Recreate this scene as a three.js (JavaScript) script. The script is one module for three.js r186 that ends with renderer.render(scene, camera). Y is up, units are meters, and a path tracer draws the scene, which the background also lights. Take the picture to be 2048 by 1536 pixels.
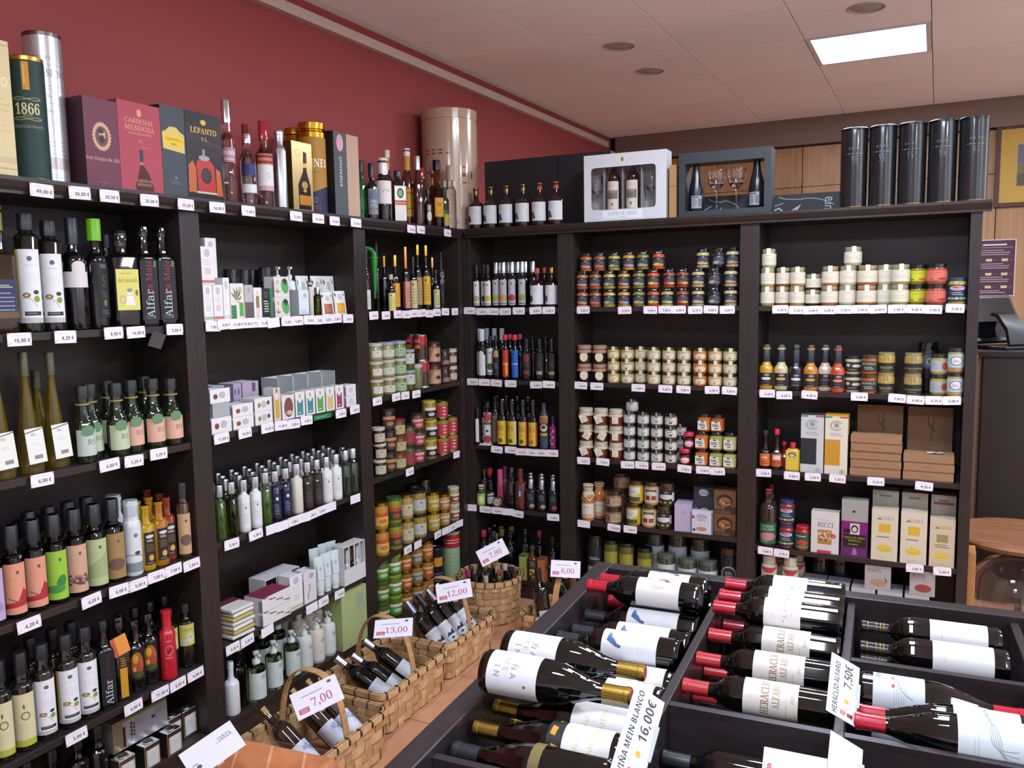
import * as THREE from 'three';
import { mergeGeometries, toCreasedNormals } from 'three/addons/utils/BufferGeometryUtils.js';
import { RoundedBoxGeometry } from 'three/addons/geometries/RoundedBoxGeometry.js';
import { RectAreaLightUniformsLib } from 'three/addons/lights/RectAreaLightUniformsLib.js';

// ---------- camera, light, exposure ----------
const scene = new THREE.Scene();
scene.background = new THREE.Color(0x000000);
const V = (x, y, z) => new THREE.Vector3(x, y, z);
const EYE = V(2.242, 1.62, 3.876), FOCAL = 1680.13, rad = (d) => (d * Math.PI) / 180;
const yaw = rad(26.85), pitch = rad(6.175), roll = rad(-0.983);
const FWD = V(-Math.sin(yaw) * Math.cos(pitch), -Math.sin(pitch), -Math.cos(yaw) * Math.cos(pitch));
const r0 = V(Math.cos(yaw), 0, -Math.sin(yaw)), u0 = r0.clone().cross(FWD);
const RIGHT = r0.clone().multiplyScalar(Math.cos(roll)).addScaledVector(u0, Math.sin(roll));
const UP = u0.clone().multiplyScalar(Math.cos(roll)).addScaledVector(r0, -Math.sin(roll));
const camera = new THREE.PerspectiveCamera((2 * Math.atan(768 / FOCAL) * 180) / Math.PI, 2048 / 1536, 0.05, 60);
camera.position.copy(EYE);
camera.quaternion.setFromRotationMatrix(new THREE.Matrix4().makeBasis(RIGHT, UP, FWD.clone().negate()));
scene.add(camera);
const renderer = new THREE.WebGLRenderer({ antialias: true });
renderer.toneMapping = THREE.LinearToneMapping;
renderer.toneMappingExposure = 1.0;
renderer.shadowMap.enabled = true;
RectAreaLightUniformsLib.init();
const CEIL = 2.92, WALLX = -0.3, WALLZ = -3.1, PANEL = 0.6;
// ceiling panels, centres in metres: the one in view and its fellows over the rest of the shop floor
const LAMPS = [[1.87, -1.22], [1.87, 1.22], [1.87, 3.62], [4.27, -1.22], [4.27, 1.22], [4.27, 3.62]];
const LAMP_COLOR = 0xe0eaff, LAMP_POWER = 63;

// ---------- measuring: pixels of the photograph read onto real planes ----------
const kx = (px) => RIGHT.clone().multiplyScalar(FOCAL).addScaledVector(FWD, -(px - 1024));
const ky = (py) => UP.clone().multiplyScalar(-FOCAL).addScaledVector(FWD, -(py - 768));
const zAlong = (px, x, y) => { const k = kx(px); return EYE.z - ((x - EYE.x) * k.x + (y - EYE.y) * k.y) / k.z; };   // on a line along z
const xAlong = (px, z, y) => { const k = kx(px); return EYE.x - ((z - EYE.z) * k.z + (y - EYE.y) * k.y) / k.x; };   // on a line along x
const yAt = (py, x, z) => { const k = ky(py); return EYE.y - ((x - EYE.x) * k.x + (z - EYE.z) * k.z) / k.y; };
const ray = (px, py) => FWD.clone().addScaledVector(RIGHT, (px - 1024) / FOCAL).addScaledVector(UP, -(py - 768) / FOCAL);
const onLevel = (px, py, y) => { const r = ray(px, py); return EYE.clone().addScaledVector(r, (y - EYE.y) / r.y); };
const perPx = (x, y, z) => V(x, y, z).sub(EYE).dot(FWD) / FOCAL;
let seed = 7; const rnd = (a = 0, b = 1) => { seed = (seed * 16807) % 2147483647; return a + (b - a) * (seed / 2147483647); };

// ---------- scene bookkeeping ----------
const taken = {};
const numbered = (n) => { const k = (taken[n] = (taken[n] || 0) + 1); return k > 1 ? n + '_' + String(k - 1).padStart(3, '0') : n; };
const solid = (m) => { m.castShadow = m.receiveShadow = true; return m; };
function part(parent, name, geo, mat, pos, rot) {
  const m = solid(new THREE.Mesh(geo, mat)); m.name = name;
  if (pos) m.position.set(...pos);
  if (rot) m.rotation.set(...rot);
  parent.add(m); return m;
}
const pending = [];   // things whose label still needs its ordinal
const ORD = ['', 'first', 'second', 'third', 'fourth', 'fifth', 'sixth', 'seventh', 'eighth', 'ninth', 'tenth', 'eleventh', 'twelfth', 'thirteenth', 'fourteenth', 'fifteenth', 'sixteenth'];
function thing(name, desc, category, where, group, o = new THREE.Group()) {
  o.name = numbered(name); o.userData = { category };
  if (group) o.userData.group = group;
  scene.add(o); pending.push({ o, desc, where }); return o;
}
function finishLabels() {
  const by = {};
  for (const p of pending) (by[p.desc + '|' + p.where] ||= []).push(p);
  for (const list of Object.values(by)) {
    const sx = (p) => { const q = p.o.position.clone().sub(EYE); return q.dot(RIGHT) / q.dot(FWD); };
    list.sort((a, b) => sx(a) - sx(b));
    list.forEach((p, i) => {
      const n = list.length, ord = n === 1 ? '' : i === n - 1 && n > 2 ? 'rightmost ' : i === 0 && n > 2 ? 'leftmost ' : n === 2 ? ['left ', 'right '][i] : '';
      const mid = n > 2 && i > 0 && i < n - 1 ? ', ' + (ORD[i + 1] || i + 1 + 'th') + ' from left' : '';
      p.o.userData.label = `${ord}${p.desc}${mid}${p.where ? ' ' + p.where : ''}`;
      const w = p.o.userData.label.split(/[\s]+/).length;
      if (w > 16 || w < 4) console.log('LABEL', w, p.o.userData.label);
    });
  }
}
function structure(name, o) { o.name = name; o.userData = { kind: 'structure' }; scene.add(o); return o; }

// ---------- print: labels, tags and cartons drawn on shared sheets ----------
const sheets = [];
function newSheet() {
  const c = document.createElement('canvas'); c.width = c.height = 2048;
  const t = new THREE.CanvasTexture(c); t.colorSpace = THREE.SRGBColorSpace; t.magFilter = THREE.LinearFilter;
  const s = { c, g: c.getContext('2d'), x: 0, y: 0, row: 0, t, mats: {} };
  s.g.fillStyle = '#888'; s.g.fillRect(0, 0, 2048, 2048); sheets.push(s); return s;
}
const prints = {};
function print(key, w, h, draw) {
  if (prints[key]) return prints[key];
  let s = sheets[sheets.length - 1] || newSheet();
  if (s.x + w + 4 > 2048) { s.x = 0; s.y += s.row + 4; s.row = 0; }
  if (s.y + h + 4 > 2048) s = newSheet();
  const g = s.g; g.save(); g.beginPath(); g.rect(s.x, s.y, w + 4, h + 4); g.clip(); g.translate(s.x + 2, s.y + 2);
  draw(g, w, h); g.restore();
  const r = { s, u0: (s.x + 2.5) / 2048, u1: (s.x + w + 1.5) / 2048, v1: 1 - (s.y + 2.5) / 2048, v0: 1 - (s.y + h + 1.5) / 2048 };
  s.x += w + 4; s.row = Math.max(s.row, h); return (prints[key] = r);
}
const paper = (p, kind = 'matt') => (p.s.mats[kind] ||= new THREE.MeshPhysicalMaterial({ map: p.s.t, roughness: kind === 'gloss' ? 0.25 : kind === 'foil' ? 0.3 : 0.6, metalness: kind === 'foil' ? 0.75 : 0, clearcoat: kind === 'gloss' ? 0.5 : 0, clearcoatRoughness: 0.1 }));
const fill = (g, w, h, c) => { g.fillStyle = c; g.fillRect(-2, -2, w + 4, h + 4); };
const txt = (g, s, x, y, size, color, font = 'sans-serif', rot = 0, align = 'center') => { g.save(); g.translate(x, y); g.rotate(rot); g.fillStyle = color; g.font = font.startsWith('bold ') ? `bold ${size}px ${font.slice(5)}` : `${size}px ${font}`; g.textAlign = align; g.textBaseline = 'middle'; g.fillText(s, 0, 0); g.restore(); };
const bars = (g, x, y, w, n, dy, color, t = 2) => { g.fillStyle = color; for (let i = 0; i < n; i++) g.fillRect(x + ((i * 37) % 5) * w * 0.03, y + i * dy, w * (0.8 + ((i * 53) % 7) * 0.03), t); };
const disc = (g, x, y, rx, ry, color, rot = 0) => { g.fillStyle = color; g.beginPath(); g.ellipse(x, y, rx, ry, rot, 0, 7); g.fill(); };
const ringo = (g, x, y, r, color, t = 2) => { g.strokeStyle = color; g.lineWidth = t; g.beginPath(); g.arc(x, y, r, 0, 7); g.stroke(); };
const poly = (g, pts, color) => { g.fillStyle = color; g.beginPath(); pts.forEach(([x, y], i) => (i ? g.lineTo(x, y) : g.moveTo(x, y))); g.fill(); };
const rect = (g, x, y, w, h, c) => { g.fillStyle = c; g.fillRect(x, y, w, h); };
const plain = (c) => print('plain' + c, 8, 8, (g, w, h) => fill(g, w, h, c));

// ---------- materials ----------
const M = {};
const mat = (key, o) => (M[key] ||= new THREE.MeshPhysicalMaterial(o));
const flat = (c, roughness = 0.5, metalness = 0, more = {}) => mat('f' + c + roughness + metalness + JSON.stringify(more), { color: c, roughness, metalness, ...more });
const gloss = (c, rough = 0.08) => mat('g' + c + rough, { color: c, roughness: rough, clearcoat: 0.6, clearcoatRoughness: 0.05 });
const metal = (c, rough = 0.3) => flat(c, rough, 1);
const glass = (c, dist = 0.05, rough = 0.02) => mat('gl' + c + dist, { color: 0xffffff, roughness: rough, transmission: 1, thickness: 0.05, ior: 1.47, attenuationColor: new THREE.Color(c), attenuationDistance: dist });
const pane = mat('pane', { color: 0xffffff, roughness: 0.02, transmission: 1, thickness: 0, ior: 1.45 });
function noiseTex(w, h, f, rx = 1, ry = 1) {
  const d = new Uint8Array(w * h * 4);
  for (let y = 0; y < h; y++) for (let x = 0; x < w; x++) { const c = f(x / w, y / h, x, y), i = (y * w + x) * 4; d[i] = c[0]; d[i + 1] = c[1]; d[i + 2] = c[2]; d[i + 3] = 255; }
  const t = new THREE.DataTexture(d, w, h); t.magFilter = THREE.LinearFilter; t.minFilter = THREE.LinearMipmapLinearFilter; t.generateMipmaps = true; t.wrapS = t.wrapT = THREE.RepeatWrapping; t.repeat.set(rx, ry); t.needsUpdate = true; return t;
}
const hash = (x, y) => { const s = Math.sin(x * 127.1 + y * 311.7) * 43758.5453; return s - Math.floor(s); };
function vnoise(x, y, px, py) {   // value noise, periodic over px by py cells
  const xi = Math.floor(x), yi = Math.floor(y), fx = x - xi, fy = y - yi, s = (t) => t * t * (3 - 2 * t), m = (a, b) => ((a % b) + b) % b;
  const a = hash(m(xi, px), m(yi, py)), b = hash(m(xi + 1, px), m(yi, py)), c = hash(m(xi, px), m(yi + 1, py)), d = hash(m(xi + 1, px), m(yi + 1, py));
  return a + (b - a) * s(fx) + (c - a) * s(fy) + (a - b - c + d) * s(fx) * s(fy);
}
const srgb = (t) => { t.colorSpace = THREE.SRGBColorSpace; return t; };
const grain = (base, amp, sx, sy) => srgb(noiseTex(256, 256, (u, v) => { const n = vnoise(u * sx, v * sy, sx, sy) * 0.6 + vnoise(u * sx * 3, v * sy * 2, sx * 3, sy * 2) * 0.4 - 0.5; return base.map((b) => Math.max(0, Math.min(255, b * (1 + amp * n)))); }));

// ---------- geometry ----------
const cache = {};
const geo = (key, f) => (cache[key] ||= f());
const box = (w, h, d, r = 0) => geo(`box${w.toFixed(4)},${h.toFixed(4)},${d.toFixed(4)},${r}`, () => { const g = r ? new RoundedBoxGeometry(w, h, d, 1, r) : new THREE.BoxGeometry(w, h, d); g.translate(0, h / 2, 0); return g; });
// rings of half-width r at height y; sq 0 round .. 1 square with soft corners
function loft(pts, n = 20, crease = 0.7) {
  const pos = [], idx = [];
  pts.forEach(([r, y, sq = 0, flatten = 1]) => {
    const p = 2 + sq * 7;
    for (let i = 0; i < n; i++) {
      const a = (i / n) * Math.PI * 2 + Math.PI / n, c = Math.cos(a), s = Math.sin(a), k = r / Math.pow(Math.pow(Math.abs(c), p) + Math.pow(Math.abs(s), p), 1 / p);
      pos.push(k * c, y, k * s * flatten);
    }
  });
  for (let j = 0; j < pts.length - 1; j++) for (let i = 0; i < n; i++) {
    const a = j * n + i, b = j * n + ((i + 1) % n), c = a + n, d = b + n;
    idx.push(a, c, b, b, c, d);
  }
  const g = new THREE.BufferGeometry(); g.setAttribute('position', new THREE.Float32BufferAttribute(pos, 3)); g.setIndex(idx);
  return toCreasedNormals(g, crease);
}
// a sheet wrapped round radius r, centred on +z, w metres along the arc
const wrap = (r, y0, y1, w, p, turn = 0) => geo(`wrap${r},${y0},${y1},${w},${p.u0},${p.v0},${p.s.x},${turn}`, () => {
  const a = Math.min(w / r, 6.28), n = Math.max(3, Math.ceil(a / 0.28)), g = new THREE.CylinderGeometry(r, r, y1 - y0, n, 1, true, turn - a / 2, a);
  g.translate(0, (y0 + y1) / 2, 0); return uvIn(g, p);
});
const sheet = (w, h, p) => geo(`sheet${w},${h},${p.u0},${p.v0},${sheets.indexOf(p.s)}`, () => uvIn(new THREE.PlaneGeometry(w, h).translate(0, h / 2, 0), p));
function uvIn(g, p) { const uv = g.attributes.uv; for (let i = 0; i < uv.count; i++) uv.setXY(i, p.u0 + (p.u1 - p.u0) * uv.getX(i), p.v0 + (p.v1 - p.v0) * uv.getY(i)); return g; }
// carton: base at y = 0, front to +z; prints for front, sides and top must lie on one sheet
function carton(w, h, d, front, side = front, top = side) {
  return geo(`ctn${w.toFixed(3)},${h.toFixed(3)},${d.toFixed(3)},${[front, side, top].map((p) => p.u0.toFixed(4) + p.v0.toFixed(4)).join()}`, () => {
    const g = new THREE.BoxGeometry(w, h, d), uv = g.attributes.uv;
    [side, side, top, top, front, side].forEach((p, f) => { for (let i = f * 4; i < f * 4 + 4; i++) uv.setXY(i, p.u0 + (p.u1 - p.u0) * uv.getX(i), p.v0 + (p.v1 - p.v0) * uv.getY(i)); });
    g.translate(0, h / 2, 0); return g;
  });
}
// bottle: s = { h, r, rn, hs, hn, sq, flat, mat, cap: [height, radius, material], labels: [[y0, y1, width, print, turn, kind]], n }
function bottle(s) {
  const { h, r, rn = r * 0.36, hs = h * 0.58, hn = h * 0.72, sq = 0, flat: fl = 1, n = sq ? 24 : 18 } = s, ch = s.cap ? s.cap[0] : 0, taper = s.taper || 1;
  const key = JSON.stringify([h, r, rn, hs, hn, sq, fl, ch, n, taper, s.punt]);
  const g = geo('bot' + key, () => {
    const b = r * taper, pts = [[0, 0.002, sq, fl], [b * 0.86, 0, sq, fl], [b * 0.97, 0.003, sq, fl], [b, 0.009, sq, fl], [r, hs, sq, fl]];
    for (let i = 1; i <= 5; i++) { const t = i / 5, e = 1 - Math.pow(t, 1.6), q = 1 - Math.cos((t * Math.PI) / 2); pts.push([rn + (r - rn) * (e * 0.5 + (1 - t) * 0.5), hs + (hn - hs) * (0.55 * t + 0.45 * (1 - q) * t), sq * (1 - t), 1 - (1 - fl) * (1 - t)]); }
    pts[pts.length - 1] = [rn, hn, 0, 1];
    const top = h - ch * (s.capOver === false ? 0 : 0.15);
    pts.push([rn * 0.97, top - 0.012, 0, 1], [rn * 1.12, top - 0.01, 0, 1], [rn * 1.12, top - 0.002, 0, 1], [rn * 0.9, top, 0, 1], [0, top, 0, 1]);
    return loft(pts, n);
  });
  return (o) => {
    part(o, 'glass_body', g, s.mat);
    if (s.cap) part(o, s.capName || 'cap', capGeo(s.cap[0], s.cap[1], s.cap[3] || n), s.cap[2], [0, h - s.cap[0], 0]);
    if (s.neckBand) part(o, 'neck_label', wrap(s.neckBand[2], s.neckBand[0], s.neckBand[1], 6, s.neckBand[3]), paper(s.neckBand[3], s.neckBand[4]));
    (s.labels || []).forEach(([y0, y1, w, p, turn = 0, kind]) => {
      if (sq > 0.6) { const m = part(o, 'label', sheet(w, y1 - y0, p), paper(p, kind), [0, y0, r * fl + 0.0008]); if (turn) { m.position.set(Math.sin(turn) * (r + 0.0008), y0, Math.cos(turn) * (r + 0.0008)); m.rotation.y = turn; } }
      else part(o, 'label', wrap(r * (s.lr || 1) + 0.0007, y0, y1, w, p, turn), paper(p, kind));
    });
  };
}
const capGeo = (h, r, n = 18) => geo(`cap${h},${r},${n}`, () => loft([[r * 0.9, 0], [r, 0.0005], [r, h - 0.002], [r * 0.94, h], [0, h]], n));
// jar: s = { h, r, mat, lid: [height, radius, material], labels, neck }
function jar(s) {
  const { h, r, lid = [0.012, r, flat(0x111111, 0.35)], neck = 0.93, n = 18 } = s, body = h - lid[0];
  const g = geo('jar' + [h, r, lid[0], neck, n, s.sq || 0], () => loft([[0, 0.002, s.sq], [r * 0.88, 0, s.sq], [r * 0.97, 0.003, s.sq], [r, 0.008, s.sq], [r, body - 0.012, s.sq], [r * 0.97, body - 0.006, (s.sq || 0) * 0.5], [r * neck, body - 0.002], [r * neck, body], [0, body]], n));
  return (o) => {
    part(o, 'glass_body', g, s.mat);
    part(o, 'lid', capGeo(lid[0], lid[1], n), lid[2], [0, body, 0]);
    (s.labels || []).forEach(([y0, y1, w, p, turn = 0, kind]) => { if (s.sq > 0.6) part(o, 'label', sheet(w, y1 - y0, p), paper(p, kind), [0, y0, r + 0.0008]); else part(o, 'label', wrap(r + 0.0007, y0, y1, w, p, turn), paper(p, kind)); });
    if (s.seal) { const [sw, sh, p] = s.seal; part(o, 'seal_strip', sheet(sw, sh, p), paper(p), [0, body + lid[0] - sh + 0.003, Math.max(r, lid[1]) + 0.0014]); }
  };
}
const boxed = (w, h, d, f, s, t, kind) => (o) => { part(o, 'carton_body', carton(w, h, d, f, s, t), paper(f, kind)); };

// ---------- the room ----------
const wallRed = new THREE.MeshStandardMaterial({ map: grain([148, 64, 61], 0.05, 24, 24), roughness: 0.75 });
const wallWarm = flat(0xeeebe6, 0.85);
const mk = (w, h, d, x, y, z, m) => { const b = solid(new THREE.Mesh(new THREE.BoxGeometry(w, h, d), m)); b.position.set(x, y, z); return b; };
{
  const w = mk(0.2, CEIL, 10.4, WALLX - 0.1, CEIL / 2, 2.1, wallRed); structure('wall_left', w);
  structure('wall_right', mk(0.2, CEIL, 10.4, 5.1, CEIL / 2, 2.1, wallWarm));
  structure('wall_front', mk(5.3, CEIL, 0.2, 2.35, CEIL / 2, 5.9, wallWarm));
  // wood panelled far wall: boards with open joints on a dark backing, rail, fascia
  const back = structure('wall_back', new THREE.Group());
  part(back, 'backing', new THREE.BoxGeometry(6.4, CEIL, 0.2), flat(0x3a2412, 0.8), [2.9, CEIL / 2, WALLZ - 0.12]);
  const woods = [[160, 120, 80], [152, 112, 74], [166, 126, 85]].map((c) => { const t = grain(c, 0.22, 14, 2); return new THREE.MeshStandardMaterial({ map: t, roughness: 0.45 }); });
  const bw = 0.33, upper = new THREE.BoxGeometry(bw - 0.006, 2.4, 0.018);
  for (let i = 0; i < 19; i++) part(back, 'wood_board', upper, woods[(i * 7) % 3], [-0.3 + bw * (i + 0.5) - 0.08, 1.2, WALLZ - 0.011]);
  const top = new THREE.BoxGeometry(bw - 0.006, 0.3, 0.018);
  for (let i = 0; i < 19; i++) part(back, 'wood_board', top, woods[(i * 5 + 1) % 3], [-0.3 + bw * (i + 0.5) - 0.08, 2.555, WALLZ - 0.011]);
  part(back, 'fascia_board', new THREE.BoxGeometry(6.3, 0.2, 0.05), new THREE.MeshStandardMaterial({ map: grain([124, 100, 88], 0.12, 3, 20), roughness: 0.6 }), [2.9, CEIL - 0.1, WALLZ + 0.01]);
  // floor: terracotta tiles on a mortar bed
  const fl = structure('floor', new THREE.Group());
  part(fl, 'mortar_bed', new THREE.BoxGeometry(6.6, 0.2, 10.4), flat(0x8a5a3c, 0.85), [2.85, -0.104, 2.1]);
  const cot = [[188, 136, 101], [195, 143, 108], [181, 129, 95]].map((c, i) => new THREE.MeshStandardMaterial({ map: grain(c, 0.14 + i * 0.03, 6, 6), roughness: 0.4 }));
  const ts = 0.4, tile = new RoundedBoxGeometry(ts - 0.004, 0.012, ts - 0.004, 1, 0.002);
  for (let i = 0; i < 13; i++) for (let j = 0; j < 22; j++) part(fl, 'floor_tile', tile, cot[(i * 5 + j * 3 + ((i * j) % 4)) % 3], [-0.11 + ts * i, -0.006, -2.88 + ts * j]);
  // ceiling: mineral tiles in a grid, some cells hold the light panels
  const ce = structure('ceiling', new THREE.Group());
  part(ce, 'ceiling_slab', new THREE.BoxGeometry(6.6, 0.2, 10.4), flat(0x9a8f88, 0.9), [2.85, CEIL + 0.12, 2.1]);
  const tileMat = [0, 1].map((k) => new THREE.MeshStandardMaterial({ map: grain([247 - k * 3, 247 - k * 3, 248 - k * 3], 0.035, 60, 60), roughness: 0.9 }));
  const cs = 0.6, ct = new RoundedBoxGeometry(cs - 0.004, 0.02, cs - 0.004, 1, 0.002), x0 = 1.87 - cs * 4, z0 = -1.22 - cs * 3;
  for (let i = 0; i < 12; i++) for (let j = 0; j < 18; j++) {
    const x = x0 + cs * i, z = z0 + cs * j;
    if (LAMPS.some(([a, b]) => Math.hypot(a - x, b - z) < 0.2)) continue;
    let w = 1, wz = 1, cx = x, cz = z;   // edge tiles are cut to the walls
    if (x - cs / 2 < WALLX) { w = (x + cs / 2 - WALLX) / cs; cx = WALLX + (w * cs) / 2; }
    if (x + cs / 2 > 5) { w = (5 - x + cs / 2) / cs; cx = 5 - (w * cs) / 2; }
    if (z - cs / 2 < WALLZ) { wz = (z + cs / 2 - WALLZ) / cs; cz = WALLZ + (wz * cs) / 2; }
    if (z + cs / 2 > 5.8) { wz = (5.8 - z + cs / 2) / cs; cz = 5.8 - (wz * cs) / 2; }
    if (w < 0.05 || wz < 0.05) continue;
    const m = part(ce, 'ceiling_tile', ct, tileMat[(i + j) % 2], [cx, CEIL + 0.01, cz]); m.scale.set(w, 1, wz);
  }
  // moulding below the ceiling on the red wall
  structure('trim_1', mk(0.035, 0.045, 9.9, WALLX + 0.0175, CEIL - 0.075, 2, flat(0xc4aea4, 0.6)));
  structure('trim_2', mk(0.02, 0.06, 10, WALLX + 0.01, 0.03, 2, flat(0x2a1e1a, 0.6)));
}
LAMPS.forEach(([x, z], i) => {
  const o = thing('ceiling_light', i === 0 ? 'square white light panel glowing in the tiled ceiling' : 'square white ceiling light panel', 'light', i === 0 ? '' : ['', 'above the wine table', 'over the aisle behind the camera', 'over the till counter', 'over the right side of the shop', 'in the far right corner of the shop'][i], 'ceiling light panels');
  o.position.set(x, CEIL, z);
  const fr = flat(0xd8dcde, 0.4), s = PANEL - 0.01, t = 0.022;
  for (const k of [-1, 1]) { part(o, 'frame_rail', box(s, 0.016, t), fr, [0, -0.004, (k * (s - t)) / 2]); part(o, 'frame_rail', box(t, 0.016, s - 2 * t), fr, [(k * (s - t)) / 2, -0.004, 0]); }
  part(o, 'diffuser', box(s - 2 * t, 0.006, s - 2 * t), mat('diffuser', { color: 0xffffff, roughness: 0.5, emissive: LAMP_COLOR, emissiveIntensity: 3 }), [0, 0.002, 0]);
  const l = new THREE.RectAreaLight(LAMP_COLOR, LAMP_POWER, s - 2 * t, s - 2 * t); l.position.set(0, -0.006, 0); l.rotation.x = -Math.PI / 2; l.castShadow = true; o.add(l); l.name = 'panel_glow';
});
[[0.681, -0.541], [0.669, -1.122], [1.9, -0.539]].forEach(([x, z]) => {
  const o = thing('ceiling_speaker', 'round grey speaker grille set flush in ceiling', 'speaker', '', 'round ceiling grilles');
  o.position.set(x, CEIL, z);
  part(o, 'rim', geo('spkrim', () => new THREE.TorusGeometry(0.08, 0.006, 8, 32).rotateX(Math.PI / 2)), flat(0xb5b0ac, 0.5));
  part(o, 'grille', geo('spkgr', () => loft([[0, -0.006], [0.05, -0.005], [0.078, 0.001], [0, 0.001]], 32)), flat(0xa8a4a2, 0.7));
});

// ---------- shelving ----------
const wengeMap = grain([43, 35, 32], 0.25, 3, 40);
const wenge = new THREE.MeshPhysicalMaterial({ map: wengeMap, roughness: 0.42 });
const DEPTH = 0.28, TOPU = 1.91, TOP = 1.955, ST = 0.022;
// bays: side L runs along z (u0 > u1 going right), side B along x; s = heights of the shelf tops, top shelf first; bottom shelf last
const BAYS = {
  oil: { side: 'L', a: 1.815, b: 2.75, s: [1.5326, 1.1338, 0.7377, 0.3497, 0.09] },
  cosmetics: { side: 'L', a: 0.885, b: 1.815, s: [1.541, 1.143, 0.756, 0.373, 0.09] },
  pickle: { side: 'L', a: 0, b: 0.885, s: [1.544, 1.160, 0.792, 0.415, 0.09] },
  vinegar: { side: 'B', a: 0.001, b: 0.587, s: [1.544, 1.168, 0.814, 0.48, 0.099] },
  spread: { side: 'B', a: 0.587, b: 1.483, s: [1.544, 1.172, 0.79, 0.462, 0.099] },
  pasta: { side: 'B', a: 1.483, b: 2.392, s: [1.542, 1.164, 0.8, 0.4366, 0.099] },
};
const BAYDESC = { oil: 'dark brown wooden bookcase holding olive oils', cosmetics: 'dark brown wooden bookcase holding white cosmetics', pickle: 'dark brown wooden bookcase holding pickle jars', vinegar: 'narrow dark brown bookcase of vinegar bottles in corner', spread: 'dark brown wooden bookcase holding rows of spread jars', pasta: 'dark brown wooden bookcase with pasta and cardboard boxes' };
for (const [k, b] of Object.entries(BAYS)) {
  const o = thing('bookcase', BAYDESC[k], 'bookcase', '', 'run of dark shelving along two walls');
  const w = b.b - b.a, L = b.side === 'L';
  o.position.set(L ? 0 : (b.a + b.b) / 2, 0, L ? (b.a + b.b) / 2 : 0); if (L) o.rotation.y = Math.PI / 2;   // local +z is the front
  const P = 0.042, back = -DEPTH;
  for (const s of [-1, 1]) part(o, 'side_panel', box(P, TOPU - 0.0002, DEPTH, 0.001), wenge, [(s * (w - P)) / 2, 0, back / 2]);
  part(o, 'back_panel', box(w - 2 * P + 0.004, TOPU - 0.0024, 0.008), wenge, [0, 0.002, back + 0.005]);
  b.s.forEach((y, i) => part(o, 'shelf', box(w - 2 * P, ST, DEPTH - 0.016, 0.001), wenge, [0, y - ST, back / 2 + 0.002]));
  part(o, 'plinth', box(w - 2 * P, b.s[4] - ST - 0.002, 0.016), wenge, [0, 0, -0.02]);
  part(o, 'top_board', box(w, TOP - TOPU, DEPTH, 0.002), wenge, [0, TOPU, back / 2]);
  if (k === 'pickle') part(o, 'corner_post', box(0.05, TOPU - 0.002, 0.05), wenge, [w / 2 + 0.026, 0, -0.026]);
  if (k === 'pickle') part(o, 'corner_board', box(DEPTH - 0.002, TOP - TOPU, DEPTH - 0.002, 0.002), wenge, [w / 2 + DEPTH / 2, TOPU, back / 2]);
  part(o, 'cornice', geo('corn' + w.toFixed(3) + k, () => {   // stepped moulding along the front of the top board
    const sh = new THREE.Shape(); [[0, 0], [0.012, 0], [0.012, 0.008], [0.02, 0.018], [0.026, 0.034], [0.026, TOP - TOPU], [0, TOP - TOPU]].forEach(([x, y], i) => (i ? sh.lineTo(x, y) : sh.moveTo(x, y)));
    const cut = k === 'vinegar' ? 0.026 : k === 'pickle' ? 0.026 : 0, end = k === 'pasta' ? 0.03 : 0;
    const g = new THREE.ExtrudeGeometry(sh, { depth: w - cut + end, bevelEnabled: false }); g.rotateY(-Math.PI / 2); g.translate(w / 2 + end - (k === 'pickle' ? cut : 0), 0, 0); return g;
  }), wenge, [0, TOPU, 0.0005]);
}

// ---------- placing things on the shelves ----------
const BAYNAME = { oil: 'olive oil', cosmetics: 'cosmetics', pickle: 'pickle', vinegar: 'vinegar', spread: 'spread', pasta: 'pasta' };
const SHELFNAME = ['top', 'second', 'third', 'fourth', 'bottom'];
const place = (bay, si) => (si < 0 ? (BAYS[bay].side === 'L' ? 'on top of the red wall shelving' : 'on top of the free-standing shelving') : `on ${SHELFNAME[si]} ${BAYNAME[bay]} shelf`);
const level = (bay, si) => (si < 0 ? TOP : BAYS[bay].s[si]);
// the point over pixel column px, depth metres behind the shelf front
function spot(bay, si, px, depth) {
  const y = level(bay, si);
  return BAYS[bay].side === 'L' ? V(-depth, y, zAlong(px, -depth, y)) : V(xAlong(px, -depth, y), y, -depth);
}
const clampBay = (bay, p, half) => { const b = BAYS[bay], k = b.side === 'L' ? 'z' : 'x', m = 0.044; if (p.y < TOP - 0.01) p[k] = Math.min(b.b - m - half, Math.max(b.a + m + half, p[k])); return p; };
function put(build, name, desc, cat, bay, si, px, depth, o = {}) {
  const g = thing(name, desc, cat, o.where ?? (o.layer ? o.layer + ' ' : '') + place(bay, si), o.group ?? `${name.replace(/_/g, ' ')}s ${place(bay, si)}`);
  const p = o.p ? o.p.clone() : spot(bay, si, px, depth); if (o.half) clampBay(bay, p, o.half);
  g.position.copy(p); g.position.y += 0.0006 + (o.dy || 0);
  g.rotation.y = BAYS[bay].side === 'L' ? Math.PI / 2 - (o.turn || 0) : o.turn || 0;   // on the red wall side a positive turn faces the shop
  build(g); if (!o.loose) shelved.push({ g, key: (BAYS[bay].side === 'L' ? 'L' : 'B') + (si < 0 ? 'top' : bay + si), bay, si, L: BAYS[bay].side === 'L', r: o.round === false ? 0 : o.half || 0 }); return g;
}
const shelved = [];
const tall = (bay, si, px, depth, py) => { const p = spot(bay, si, px, depth); return yAt(py, p.x, p.z) - p.y; };
const wide = (bay, si, px, depth, n) => { const p = spot(bay, si, px, depth); return n * perPx(p.x, p.y, p.z); };
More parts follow.
